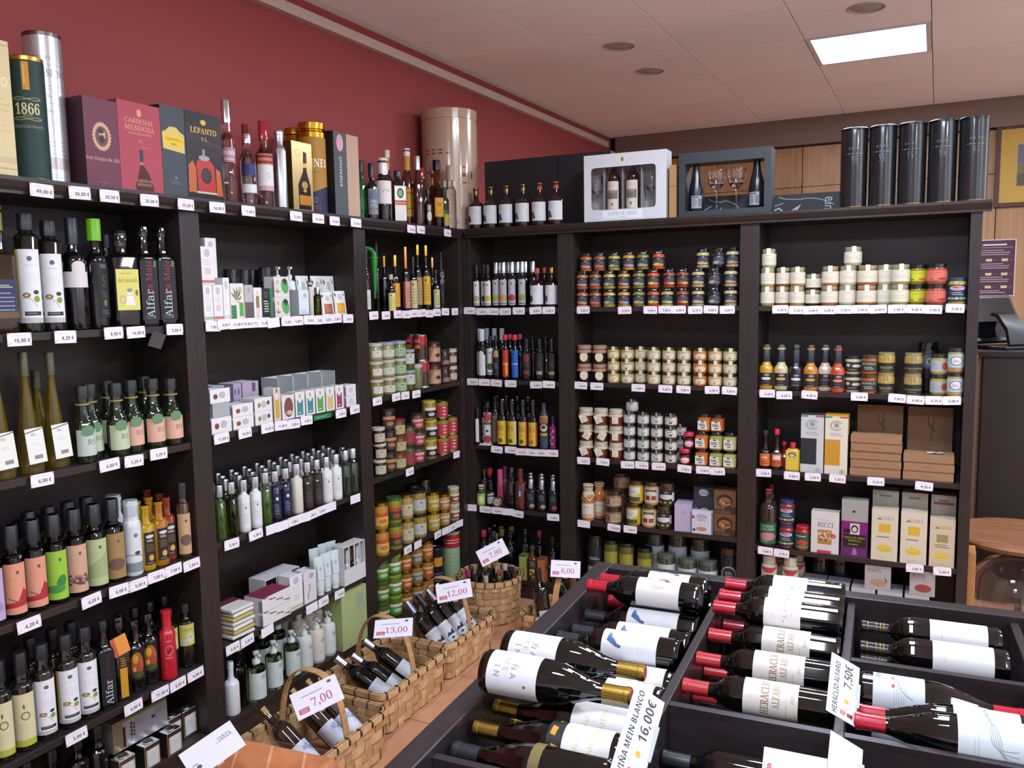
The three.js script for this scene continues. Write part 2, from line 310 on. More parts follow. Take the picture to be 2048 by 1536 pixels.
// carton whose front face spans pixel columns pl..pr at its foot and whose front top edge is at row py
function cartonAt(name, desc, cat, bay, si, pl, pr, py, d, front, side, topP, o = {}) {
  const f = o.front ?? 0.015, a = spot(bay, si, pl, f), b = spot(bay, si, pr, f), w = a.distanceTo(b), c = a.clone().add(b).multiplyScalar(0.5);
  const base = c.y + (o.dy || 0), h = o.h ?? yAt(py, c.x, c.z) - base;
  if (BAYS[bay].side === 'L') c.x -= d / 2; else c.z -= d / 2;
  return put((q) => { if (!o.lid) return boxed(w - 0.001, h, d, front, side, topP, o.kind)(q); boxed(w - 0.005, h * 0.4, d - 0.004, plain('#7c5c40'), plain('#7c5c40'), plain('#7c5c40'))(q); part(q, 'box_lid', carton(w - 0.001, h * 0.86, d, front, side, topP), paper(front), [0, h * 0.14, 0]); }, name, desc, cat, bay, si, 0, 0, { ...o, p: c, half: w / 2, round: false });
}
// ---------- price tags ----------
const price = (s) => print('tag' + s, 132, 68, (g, w, h) => {
  fill(g, w, h, '#e9e5e8');
  g.fillStyle = '#d98c98'; [[0, 0], [w - 14, 0], [0, h - 14], [w - 14, h - 14]].forEach(([x, y], i) => { g.fillRect(x, y, 14, 3); g.fillRect(x + (i % 2 ? 11 : 0), y, 3, 14); disc(g, x + 7, y + 7, 4, 3, '#e3a3ad'); });
  bars(g, 18, 12, 90, 2, 6, '#c9c5ca', 2); rect(g, 10, h - 22, 14, 10, '#d5cfd4'); txt(g, s + ' €', w * 0.6, h * 0.58, 27, '#332f36', 'bold sans-serif'); bars(g, 50, h - 13, 60, 1, 5, '#c4c0c6', 2);
});
const blankTag = print('tagblank', 132, 68, (g, w, h) => { fill(g, w, h, '#e9e4ea'); bars(g, 18, 24, 90, 3, 9, '#dcd6de', 2); });
const tagGeo = (p) => { const pl = plain('#e8e4e6'); return carton(0.068, 0.036, 0.0012, p, p.s === pl.s ? pl : p, p.s === pl.s ? pl : p); };
plain('#e8e4e6');
function tags(bay, si, list, prices) {
  const L = BAYS[bay].side === 'L', y = level(bay, si), out = si < 0 ? 0.0285 : 0.0035;
  list.forEach((e, i) => {
    const [px, pr] = Array.isArray(e) ? e : [e, prices[i % prices.length]], p = pr ? price(pr) : blankTag;
    const at = L ? V(out, y, zAlong(px, 0, y)) : V(xAlong(px, 0, y), y, out);
    const m = solid(new THREE.Mesh(tagGeo(p), paper(p)));
    thing('price_tag', 'small white price tag', 'price tag', place(bay, si).replace('on top of', 'along the top of').replace('on ', 'along '), 'price tags on the shelf edges', m);
    m.position.copy(at); m.position.y += (si < 0 ? -0.047 : -0.033) + rnd(-0.003, 0.003); const tilt = rnd(0, 0.1);
    m.rotation.set(-tilt * 0.3, (L ? Math.PI / 2 : 0) + rnd(-0.05, 0.05), rnd(-0.05, 0.05), 'YXZ');
    const k = 0.0005 + Math.abs(Math.sin(m.rotation.y - (L ? Math.PI / 2 : 0))) * 0.03; if (L) m.position.x += k; else m.position.z += k;
  });
}
tags('oil', -1, [[68, '49,00'], [145, '36,00'], [205, '20,50'], [285, '25,00'], [358, '25,50']], []);
tags('cosmetics', -1, [421, 484, 580, 624, 657, 700], ['34,00', '11,00', '12,00', '22,00', '19,00', '27,00']);
tags('pickle', -1, [812, 831, 885], ['13,00', '14,00', '15,50']);
tags('oil', 0, [[36, '15,00'], [128, '4,25'], [225, '8,00'], [270, '14,00'], [347, '5,60']], []);
tags('oil', 1, [[82, '6,00'], [217, '4,00'], [265, '3,25'], [315, '3,25']], []);
tags('oil', 2, [[56, '4,20'], [181, '4,20'], [235, '6,00'], [274, '5,80'], [310, '7,00'], [345, '7,00'], [381, '7,00']], []);
tags('oil', 3, [[151, '3,00'], [265, '6,00'], [318, '11,00'], [354, '8,50'], [389, '6,00']], []);
tags('cosmetics', 0, [423, 447, 471, 491, 510, 526, 545, 572, 593, 617, 637, 653, 671, 694], ['7,00', '8,50', '11,00', '10,50', '17,00', '11,00', '', '12,00', '6,00', '5,50', '8,00', '5,00', '2,60', '3,00']);
tags('cosmetics', 1, [441, 488, 533, 560, 585, 611, 680, 708], ['11,00', '10,50', '10,50', '11,00', '5,00', '5,00', '5,00', '2,60']);
tags('cosmetics', 2, [[461, '5,50'], [510, '5,00'], [543, ''], [564, ''], [585, '5,00'], [606, ''], [621, '5,50'], [641, '5,00'], [660, ''], [709, '']], []);
tags('cosmetics', 3, [[464, '5,50'], [493, '9,50'], [533, ''], [622, ''], [645, '7,00'], [677, '7,00']], []);
tags('pickle', 0, [746, 770, 794, 811, 826, 842, 857, 872, 889, 908], ['3,75', '9,00', '9,25', '3,50', '8,00', '11,00']);
tags('pickle', 1, [753, 791, 809, 831], ['3,75', '4,50', '3,50', '4,25']);
tags('pickle', 2, [818, 911], ['3,50', '']);
tags('pickle', 3, [814, 834, 874, 889, 903, 917], ['3,00', '', '2,50', '']);
tags('vinegar', 0, [940, 964, 986, 1011, 1038, 1072, 1098], ['5,00', '4,50', '4,50', '5,00', '5,00', '6,00', '6,00']);
tags('vinegar', 1, [946, 969, 993, 1022, 1073, 1098], ['5,00', '4,75', '4,50', '3,25', '5,00', '6,00']);
tags('vinegar', 2, [994, 1022, 1043, 1063, 1081, 1105], ['4,00', '4,50', '4,75', '4,50', '5,00', '6,00']);
tags('vinegar', 3, [943, 971, 995, 1017, 1036, 1107], ['', '3,00', '4,00', '', '3,00', '5,00']);
tags('spread', 0, [1167, 1250, 1301, 1331, 1358, 1391, 1422, 1455], ['4,25', '5,00', '5,00', '5,00', '5,00', '5,75', '5,00', '5,00']);
tags('spread', 1, [1162, 1194, 1277, 1331, 1367, 1425, 1459], ['3,00', '3,00', '5,00', '5,00', '5,90', '6,00', '5,00']);
tags('spread', 2, [1168, 1206, 1256, 1284, 1318, 1369, 1407, 1436], ['4,25', '3,00', '4,75', '4,75', '4,75', '5,00', '5,00', '5,00']);
tags('spread', 3, [1168, 1228, 1261], ['', '10,50', '5,00']);
tags('pasta', 0, [1561, 1594, 1624, 1655, 1688, 1722, 1757, 1794, 1830, 1866, 1910], ['5,25', '5,25', '5,00', '4,00', '5,25', '5,00', '6,00', '5,00', '4,00', '5,00', '5,00']);
tags('pasta', 1, [1535, 1569, 1619, 1719, 1794, 1831, 1869, 1904], ['4,25', '4,25', '4,25', '5,00', '3,00', '6,95', '5,75', '5,00']);
tags('pasta', 2, [1528, 1584, 1626, 1675, 1752, 1848], ['3,00', '5,90', '5,60', '5,20', '9,25', '8,25']);
tags('pasta', 3, [1531, 1563, 1830, 1885], ['5,60', '3,75', '3,80', '5,00']);

// ---------- on top of the red wall shelving ----------
const MAROON = '#5e2a38', ROSE = '#9a3a47', SLATE = '#33393d';
{
  const T = (name, desc, pl, pr, py, d, f, s, t, o) => cartonAt(name, desc, 'box', 'oil', -1, pl, pr, py, d, f, s, t, { where: '', group: 'gift boxes on the red wall shelving', ...o });
  const cream = print('creamtall', 110, 320, (g, w, h) => { fill(g, w, h, '#d8c894'); ringo(g, w * 0.8, h * 0.3, 9, '#f3e8c0', 3); bars(g, 20, h * 0.42, 80, 3, 14, '#c0ad75'); bars(g, 20, h * 0.62, 80, 2, 12, '#c7b47c'); rect(g, 0, h * 0.93, w, 3, '#b5a36a'); rect(g, 30, h * 0.85, 80, 14, '#cbb885'); rect(g, 0, 10, w, 3, '#b9aa7a'); });
  cartonAt('gift_box', 'tall cream cardboard gift box cut by left picture edge', 'box', 'oil', -1, -34, 37, 75, 0.1, cream, plain('#cdbd8a'), plain('#cdbd8a'), { where: '', group: 'gift boxes on the red wall shelving', front: 0.02 });
  const tube = (px, w, py, dep, name, desc, p, m, rimM, kind) => {
    const r = wide('oil', -1, px, dep, w) / 2, h = tall('oil', -1, px, dep, py);
    put((o) => { part(o, 'tube_body', geo('tb' + r + h, () => loft([[0, 0], [r, 0], [r, 0.004], [r * 0.995, 0.005], [r * 0.995, h - 0.012], [0, h - 0.012]], 32)), m); part(o, 'printed_sleeve', wrap(r * 0.995 + 0.0008, 0.006, h - 0.014, r * 5.6, p), paper(p, kind)); part(o, 'lid', capGeo(0.013, r * 1.005, 32), rimM, [0, h - 0.0125, 0]); part(o, 'base_ring', geo('tbr' + r, () => loft([[r * 0.99, 0.0005], [r * 1.012, 0.001], [r * 1.012, 0.006], [r * 0.99, 0.007]], 32)), rimM); }, name, desc, 'gift tube', 'oil', -1, px, dep, { where: '', group: 'gift tubes on the red wall shelving', half: r, turn: 0.62 });
  };
  tube(71, 66, 120, 0.062, 'gift_tube', 'dark green gift tube with gold 1866 lettering', print('t1866', 400, 320, (g, w, h) => { fill(g, w, h, '#16362f'); const x = w / 2; rect(g, x - 14, 4, 28, 76, '#c9902e'); rect(g, x - 8, 10, 5, 56, '#e0b768'); txt(g, '1866', x, 130, 44, '#d9cf94', 'bold serif'); g.strokeStyle = '#b5a868'; g.lineWidth = 2; for (const y of [104, 158]) { g.beginPath(); g.moveTo(x - 55, y); g.bezierCurveTo(x - 20, y - 14, x + 20, y + 14, x + 55, y); g.stroke(); g.beginPath(); g.moveTo(x - 55, y); g.bezierCurveTo(x - 20, y + 12, x + 20, y - 12, x + 55, y); g.stroke(); } txt(g, 'BRANDY', x, 150, 9, '#b5a868', 'serif'); txt(g, 'Solera Gran Reserva', x, 178, 13, '#a59c6e', 'serif'); }), flat(0x16362f, 0.45), metal(0xb08a3e, 0.35));
  tube(116, 68, 73, 0.1, 'gift_tube', 'tall silver metal gift tube with dark print', print('tximenez', 400, 420, (g, w, h) => { fill(g, w, h, '#c3c6c6'); const x = w / 2; bars(g, x - 45.5, 60 - 2.8, 91, 2, 5, '#8b8d8e', 2); txt(g, 'XIMENEZ-SPINOLA', x, 104, 28, '#66696a', 'serif'); for (const y of [80, 140, 150, 190, 300, 312, 324, 336]) rect(g, 30, y, w - 60, 2, '#9fa2a2'); bars(g, x - 28, 168 - 2.8, 56, 2, 5, '#8b8d8e', 2); bars(g, x - 36, 212 - 2.4, 72, 2, 4, '#8b8d8e', 2); ringo(g, x, 260, 26, '#b4b6b6', 3); rect(g, 0, 346, w, 34, '#a79f9f'); bars(g, x - 60, 395, 120, 2, 8, '#9fa2a2'); }), metal(0xc9cccc, 0.28), metal(0x6c655e, 0.4), 'foil');
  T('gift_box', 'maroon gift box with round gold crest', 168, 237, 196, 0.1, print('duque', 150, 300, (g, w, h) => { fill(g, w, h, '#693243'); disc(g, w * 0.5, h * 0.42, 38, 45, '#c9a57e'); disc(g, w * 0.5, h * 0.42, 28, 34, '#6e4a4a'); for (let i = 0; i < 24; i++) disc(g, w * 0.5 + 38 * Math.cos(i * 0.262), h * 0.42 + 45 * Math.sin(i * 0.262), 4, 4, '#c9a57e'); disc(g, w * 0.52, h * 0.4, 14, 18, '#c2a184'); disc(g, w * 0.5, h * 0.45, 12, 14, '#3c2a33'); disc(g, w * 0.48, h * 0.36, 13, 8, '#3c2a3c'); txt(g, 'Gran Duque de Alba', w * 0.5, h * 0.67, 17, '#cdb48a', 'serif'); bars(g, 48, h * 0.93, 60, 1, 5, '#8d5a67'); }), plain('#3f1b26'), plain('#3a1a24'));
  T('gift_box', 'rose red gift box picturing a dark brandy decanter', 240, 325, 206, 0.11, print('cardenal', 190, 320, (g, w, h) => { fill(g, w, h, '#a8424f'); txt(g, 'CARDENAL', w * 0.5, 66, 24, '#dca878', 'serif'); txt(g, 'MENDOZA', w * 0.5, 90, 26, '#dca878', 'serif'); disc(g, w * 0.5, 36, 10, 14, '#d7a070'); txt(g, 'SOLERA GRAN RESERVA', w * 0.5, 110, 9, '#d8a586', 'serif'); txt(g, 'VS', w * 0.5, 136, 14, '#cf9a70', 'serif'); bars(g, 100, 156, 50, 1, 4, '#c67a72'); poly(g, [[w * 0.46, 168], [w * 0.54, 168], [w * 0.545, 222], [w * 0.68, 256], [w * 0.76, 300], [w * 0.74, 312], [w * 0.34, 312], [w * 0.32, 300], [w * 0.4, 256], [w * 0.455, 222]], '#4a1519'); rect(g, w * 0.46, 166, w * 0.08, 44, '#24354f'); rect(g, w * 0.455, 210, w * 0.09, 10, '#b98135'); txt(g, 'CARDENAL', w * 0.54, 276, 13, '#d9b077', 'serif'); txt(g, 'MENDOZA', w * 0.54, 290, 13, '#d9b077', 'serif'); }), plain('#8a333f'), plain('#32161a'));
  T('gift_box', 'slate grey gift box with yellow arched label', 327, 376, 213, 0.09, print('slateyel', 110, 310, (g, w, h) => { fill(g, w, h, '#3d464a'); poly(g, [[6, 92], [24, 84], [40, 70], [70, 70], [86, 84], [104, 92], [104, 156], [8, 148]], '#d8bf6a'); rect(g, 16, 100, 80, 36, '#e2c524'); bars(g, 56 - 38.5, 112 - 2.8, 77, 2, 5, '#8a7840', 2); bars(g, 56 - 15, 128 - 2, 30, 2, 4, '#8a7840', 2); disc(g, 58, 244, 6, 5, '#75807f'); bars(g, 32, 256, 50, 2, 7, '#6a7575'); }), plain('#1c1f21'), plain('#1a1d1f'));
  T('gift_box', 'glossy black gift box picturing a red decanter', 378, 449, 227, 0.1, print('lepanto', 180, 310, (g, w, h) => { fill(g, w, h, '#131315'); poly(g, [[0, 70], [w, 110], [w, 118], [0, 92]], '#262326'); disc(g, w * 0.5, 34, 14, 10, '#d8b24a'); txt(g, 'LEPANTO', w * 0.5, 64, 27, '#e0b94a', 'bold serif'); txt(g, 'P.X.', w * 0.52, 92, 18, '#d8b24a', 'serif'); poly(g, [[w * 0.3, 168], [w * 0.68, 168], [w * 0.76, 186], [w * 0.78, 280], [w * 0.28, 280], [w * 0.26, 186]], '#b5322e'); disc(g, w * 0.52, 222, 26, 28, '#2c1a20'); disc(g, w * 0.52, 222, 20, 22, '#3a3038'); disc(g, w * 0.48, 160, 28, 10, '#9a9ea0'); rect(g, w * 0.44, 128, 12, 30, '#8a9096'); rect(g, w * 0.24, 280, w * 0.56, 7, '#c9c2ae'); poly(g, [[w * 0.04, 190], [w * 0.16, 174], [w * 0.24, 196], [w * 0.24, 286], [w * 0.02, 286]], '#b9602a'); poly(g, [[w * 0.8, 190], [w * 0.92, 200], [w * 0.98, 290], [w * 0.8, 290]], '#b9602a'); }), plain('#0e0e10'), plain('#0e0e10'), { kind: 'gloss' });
  const clear = glass(0xf2f6f4, 0.6);
  const bot = (px, w, py, dep, desc, spec, o = {}) => {
    const bay = px > 725 ? 'pickle' : 'cosmetics', r = wide(bay, -1, px, dep, w) / 2, h = tall(bay, -1, px, dep, py);
    put(bottle({ h, r, ...spec(h, r) }), 'liquor_bottle', desc, 'bottle', bay, -1, px, dep, { where: '', group: 'liquor bottles on the red wall shelving', half: r, turn: 0.65, ...o });
  };
  bot(461, 30, 201, 0.05, 'tall clear vodka bottle with silver cap', (h, r) => ({ mat: clear, rn: r * 0.55, hs: h * 0.62, hn: h * 0.7, cap: [h * 0.22, r * 0.62, metal(0xd6d8d8, 0.22)], labels: [[h * 0.4, h * 0.54, r * 2, print('finl', 120, 60, (g, w, h2) => { fill(g, w, h2, '#a9868a'); txt(g, 'FINLANDIA', 60, 22, 24, '#f2f2f2'); bars(g, 60 - 44, 46 - 2.2, 88, 2, 4, '#e4e4e4', 2); }), 0]] }));
  bot(500, 31, 269, 0.045, 'clear vodka bottle with blue and white labels', (h, r) => ({ mat: clear, rn: r * 0.4, hs: h * 0.62, hn: h * 0.78, cap: [h * 0.13, r * 0.5, metal(0xd0d2d4, 0.25)], labels: [[h * 0.42, h * 0.58, r * 1.9, plain('#2c2f66')], [h * 0.18, h * 0.3, r * 2.2, plain('#d9dad8')]] }));
  bot(497, 26, 249, 0.13, 'red-capped clear bottle behind the blue labelled vodka', (h, r) => ({ mat: clear, rn: r * 0.45, cap: [h * 0.26, r * 0.5, gloss(0x7a1c28)] }));
  bot(533, 34, 243, 0.06, 'clear vodka bottle with red and white label', (h, r) => ({ mat: clear, rn: r * 0.5, hs: h * 0.62, hn: h * 0.7, cap: [h * 0.22, r * 0.58, gloss(0xa02030)], labels: [[h * 0.2, h * 0.62, r * 2.2, print('smir', 120, 220, (g, w, h2) => { fill(g, w, h2, '#dcdad6'); rect(g, 0, 0, w, 66, '#8f1d24'); rect(g, 0, 0, w, 8, '#c98b3c'); rect(g, 0, 58, w, 8, '#c98b3c'); txt(g, 'SMIRNOFF', 60, 34, 22, '#ecdfca', 'serif'); txt(g, 'ICE', 76, 130, 26, '#9b9b9b', 'serif', 1.4); rect(g, 0, 190, w, 30, '#c9a3a4'); })]] }));
  bot(564, 27, 262, 0.04, 'plain silver aluminium bottle', (h, r) => ({ mat: metal(0xc3c8ca, 0.25), rn: r * 0.62, hs: h * 0.74, hn: h * 0.86, cap: [h * 0.09, r * 0.66, metal(0xd0d4d4, 0.3)] }), { where: 'beside the gold champagne box' });
  const put2 = (pl, pr, py, d, name, desc, f, s, t, o) => cartonAt(name, desc, 'box', 'cosmetics', -1, pl, pr, py, d, f, s, t, { where: '', group: 'gift boxes on the red wall shelving', ...o });
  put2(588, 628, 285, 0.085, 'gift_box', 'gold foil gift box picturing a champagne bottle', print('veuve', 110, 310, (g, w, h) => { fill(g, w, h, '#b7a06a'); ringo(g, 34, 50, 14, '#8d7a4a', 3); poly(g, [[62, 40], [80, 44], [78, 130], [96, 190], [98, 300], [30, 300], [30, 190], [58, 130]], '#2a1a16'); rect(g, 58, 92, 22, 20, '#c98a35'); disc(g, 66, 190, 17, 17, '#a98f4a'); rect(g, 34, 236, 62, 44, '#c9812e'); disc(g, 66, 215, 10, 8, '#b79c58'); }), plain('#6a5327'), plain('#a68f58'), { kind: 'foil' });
  const tube2 = (px, w, py, dep, desc, p) => { const r = wide('cosmetics', -1, px, dep, w) / 2, h = tall('cosmetics', -1, px, dep, py); put((o) => { part(o, 'tube_body', geo('tc' + r + h, () => loft([[0, 0], [r, 0], [r, h - 0.04], [r * 0.9, h - 0.034], [r * 0.9, h - 0.03], [r, h - 0.026], [r, h - 0.002], [r * 0.96, h], [0, h]], 28)), metal(0xb98a2e, 0.3)); if (p) part(o, 'printed_sleeve', wrap(r + 0.0008, 0.004, h - 0.06, r * 4, p), paper(p)); }, 'gift_tube', desc, 'gift tube', 'cosmetics', -1, px, dep, { where: '', group: 'gift tubes on the red wall shelving', half: r, turn: 0.75 }); };
  tube2(604, 38, 258, 0.16, 'gold metal tube behind the champagne gift box', null);
  tube2(634, 52, 252, 0.1, 'gold gift tube with dark blue lower half', print('baines', 300, 320, (g, w, h) => { fill(g, w, h, '#a87a22'); const x = w / 2; txt(g, 'BAINES', x, 110, 50, '#0e0d0c', 'serif'); txt(g, 'BAINES', x - 1, 109, 47, '#efe6cf', 'bold serif'); bars(g, x - 44, 146 - 2.2, 88, 2, 4, '#7a5717', 2); poly(g, [[0, 235], [60, 225], [110, 240], [170, 222], [230, 205], [300, 215], [300, 320], [0, 320]], '#1d1d40'); ringo(g, x, 264, 10, '#8c8ca6', 3); bars(g, x - 40, 290, 80, 2, 8, '#9c4a42'); }));
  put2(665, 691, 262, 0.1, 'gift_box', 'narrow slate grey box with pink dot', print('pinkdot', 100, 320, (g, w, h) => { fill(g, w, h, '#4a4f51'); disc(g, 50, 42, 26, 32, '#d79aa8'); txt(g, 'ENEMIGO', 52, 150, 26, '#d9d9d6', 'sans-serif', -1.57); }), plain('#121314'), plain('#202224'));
  cartonAt('gift_box', 'narrow pale wooden bottle box', 'box', 'cosmetics', -1, 692, 716, 270, 0.1, print('palewood', 80, 320, (g, w, h) => { fill(g, w, h, '#bb9a80'); for (let i = 0; i < 14; i++) rect(g, (i * 29) % 80, 0, 2, h, i % 2 ? '#c4a58c' : '#b08f76'); }), plain('#b4937a'), plain('#b4937a'), { where: 'beside the slate box with pink dot', group: 'gift boxes on the red wall shelving' });
  const green = glass(0x1f7a3a, 0.02), amber = glass(0xa0501c, 0.03), dark = gloss(0x0b0d0c), brown = gloss(0x2a120c);
  bot(726, 22, 322, 0.1, 'green glass bottle with black cap', (h, r) => ({ mat: gloss(0x0d5a2a), cap: [h * 0.2, r * 0.55, flat(0x15171a, 0.4)], labels: [[h * 0.12, h * 0.5, r * 1.8, print('grn', 60, 120, (g, w, h2) => { fill(g, w, h2, '#1c7a3e'); bars(g, 8, 40, 44, 5, 12, '#6fb389', 3); })]] }), { where: 'beside pale wooden bottle box' });
  bot(745, 24, 327, 0.05, 'dark bottle with grey rum label', (h, r) => ({ mat: dark, cap: [h * 0.25, r * 0.5, flat(0x0d0d0f, 0.35)], labels: [[h * 0.1, h * 0.55, r * 2, print('rum', 80, 150, (g, w, h2) => { fill(g, w, h2, '#7d868c'); disc(g, 40, 40, 30, 30, '#5d6c80'); bars(g, 40 - 16.5, 70 - 4.4, 33, 2, 8, '#dfe3e3', 3); rect(g, 4, 112, 72, 10, '#8c6a3c'); bars(g, 14, 90, 52, 2, 8, '#c2c8c8'); })]] }));
  bot(769, 31, 317, 0.05, 'white coated bottle with dark glass base', (h, r) => ({ mat: gloss(0x1c1210), rn: r * 0.62, hs: h * 0.64, hn: h * 0.74, cap: [h * 0.25, r * 0.66, flat(0xd6d2cc, 0.3)], labels: [[h * 0.28, h * 0.64, r * 6.2, print('white43', 160, 100, (g, w, h2) => { fill(g, w, h2, '#dedad4'); g.strokeStyle = '#77756f'; g.lineWidth = 2; g.beginPath(); g.moveTo(70, 50); g.bezierCurveTo(80, 20, 90, 60, 94, 40); g.stroke(); })]] }));
  bot(778, 24, 301, 0.14, 'yellow-necked liqueur bottle behind white coated bottle', (h, r) => ({ mat: brown, cap: [h * 0.1, r * 0.5, flat(0xd0c4b0, 0.4)], neckBand: [h * 0.74, h * 0.9, r * 0.42, plain('#b98a2c')] }));
  bot(798, 28, 342, 0.035, 'square dark green bottle with white herbal label', (h, r) => ({ mat: dark, sq: 1, rn: r * 0.5, hs: h * 0.78, hn: h * 0.84, cap: [h * 0.12, r * 0.55, flat(0x1d2a1e, 0.4)], labels: [[h * 0.04, h * 0.7, r * 1.7, print('herb', 90, 220, (g, w, h2) => { fill(g, w, h2, '#d8d8c8'); rect(g, 4, 4, 82, 84, '#eceadd'); disc(g, 45, 46, 26, 32, '#3c5a3a'); disc(g, 45, 46, 16, 20, '#8fa07a'); rect(g, 0, 92, w, 28, '#b8402c'); rect(g, 4, 124, 82, 84, '#dcdcd2'); txt(g, 'Jägermeister', 45, 106, 14, '#efe4cf', 'serif'); })]] }));
  bot(821, 28, 297, 0.09, 'amber liqueur bottle with large yellow label', (h, r) => ({ mat: gloss(0x4a1c10), rn: r * 0.45, hs: h * 0.6, hn: h * 0.7, cap: [h * 0.1, r * 0.5, flat(0xd8cfc2, 0.4)], neckBand: [h * 0.72, h * 0.9, r * 0.48, plain('#c08f2c')], labels: [[h * 0.12, h * 0.5, r * 2.2, print('lic43', 100, 170, (g, w, h2) => { fill(g, w, h2, '#cf9a26'); bars(g, 50 - 27.5, 34 - 4.4, 55, 2, 8, '#7a3a12', 3); bars(g, 20, 60, 60, 3, 12, '#a06a1a'); poly(g, [[0, 0], [100, 0], [60, 10], [0, 20]], '#b5502a'); rect(g, 12, 120, 76, 6, '#8a4a16'); })]] }));
  bot(834, 22, 313, 0.05, 'amber bottle with silver and black cap', (h, r) => ({ mat: gloss(0x3a1512), cap: [h * 0.2, r * 0.5, metal(0xb8bcc0, 0.3)] }));
  bot(846, 20, 336, 0.08, 'dark red bottle with red neck', (h, r) => ({ mat: brown, cap: [h * 0.18, r * 0.55, gloss(0x9a2030)], labels: [[h * 0.1, h * 0.45, r * 1.4, plain('#8a7a6a')]] }));
  bot(857, 17, 380, 0.03, 'short dark bottle with round cream label', (h, r) => ({ mat: dark, cap: [h * 0.14, r * 0.5, flat(0x1c1c1c, 0.4)], labels: [[h * 0.12, h * 0.6, r * 1.6, print('cr', 60, 90, (g, w, h2) => { fill(g, w, h2, '#1a1614'); disc(g, 30, 60, 22, 26, '#cfc8a8'); rect(g, 14, 4, 30, 28, '#a8a48c'); })]] }));
  bot(876, 27, 321, 0.04, 'amber rum bottle with yellow numbered label', (h, r) => ({ mat: amber, rn: r * 0.5, hs: h * 0.54, hn: h * 0.64, cap: [h * 0.15, r * 0.6, metal(0x3a3a3c, 0.35)], labels: [[h * 0.16, h * 0.44, r * 1.5, print('m8', 70, 100, (g, w, h2) => { fill(g, w, h2, '#cf9a2a'); txt(g, 'M', 35, 36, 30, '#4a2a10'); txt(g, '8', 35, 74, 22, '#4a2a10'); })]] }));
  bot(868, 20, 330, 0.11, 'gold-necked liqueur bottle behind the amber rum', (h, r) => ({ mat: brown, neckBand: [h * 0.6, h * 0.8, r * 0.45, plain('#b48a30')], cap: [h * 0.14, r * 0.5, flat(0x9a7a70, 0.4)] }));
  bot(890, 19, 362, 0.035, 'green bottle with yellow round label beside amber rum', (h, r) => ({ mat: gloss(0x0f2a1a), cap: [h * 0.14, r * 0.5, flat(0x8a8478, 0.4)], labels: [[h * 0.06, h * 0.3, r * 1.6, plain('#a8a030')]] }));
  bot(903, 22, 331, 0.03, 'clear bottle with pale cap against the beige drum', (h, r) => ({ mat: glass(0xe0d0c0, 0.3), rn: r * 0.6, hs: h * 0.6, hn: h * 0.68, cap: [h * 0.24, r * 0.7, flat(0xb09a86, 0.45)] }));
  // beige drum
  const r = 0.15, px = 903, p = V(-0.142, TOP, zAlong(px, -0.142, TOP)), h = yAt(226, p.x, p.z) - TOP;
  put((o) => {
    part(o, 'drum_body', geo('drum', () => loft([[0, 0], [r, 0], [r, h - 0.055], [r * 0.985, h - 0.054], [r * 0.985, h - 0.05], [0, h - 0.05]], 48)), gloss(0xb79b82, 0.16));
    const pr = print('drum', 700, 420, (g, w, hh) => { fill(g, w, hh, '#b79b82'); const x = w / 2; for (let i = 0; i < 40; i++) disc(g, (i * 173) % w, (i * 97) % hh, 3, 2, '#a88a70'); bars(g, x - 90 - 66.5, 120 - 7.6, 133, 2, 13, '#5a4334', 5); g.strokeStyle = '#4c3a2e'; g.lineWidth = 4; g.beginPath(); g.arc(x - 150, 230, 34, 3, 6); g.stroke(); g.strokeRect(x + 10, 180, 50, 60); disc(g, x + 85, 210, 12, 18, '#4a3427'); disc(g, x + 36, 210, 16, 8, '#5a4334'); txt(g, 'asco', x + 20, 386, 34, '#4a372b', 'serif'); });
    part(o, 'printed_sleeve', wrap(r + 0.001, 0.004, h - 0.06, 0.84, pr), paper(pr, 'gloss'));
    part(o, 'lid', capGeo(0.05, r * 1.012, 48), gloss(0xb79b82, 0.16), [0, h - 0.05, 0]);
  }, 'cardboard_drum', 'large glossy beige cylinder drum in the corner', 'drum', 'pickle', -1, 0, 0, { p, where: '', group: undefined, half: 0.153, turn: 0.8 });
}
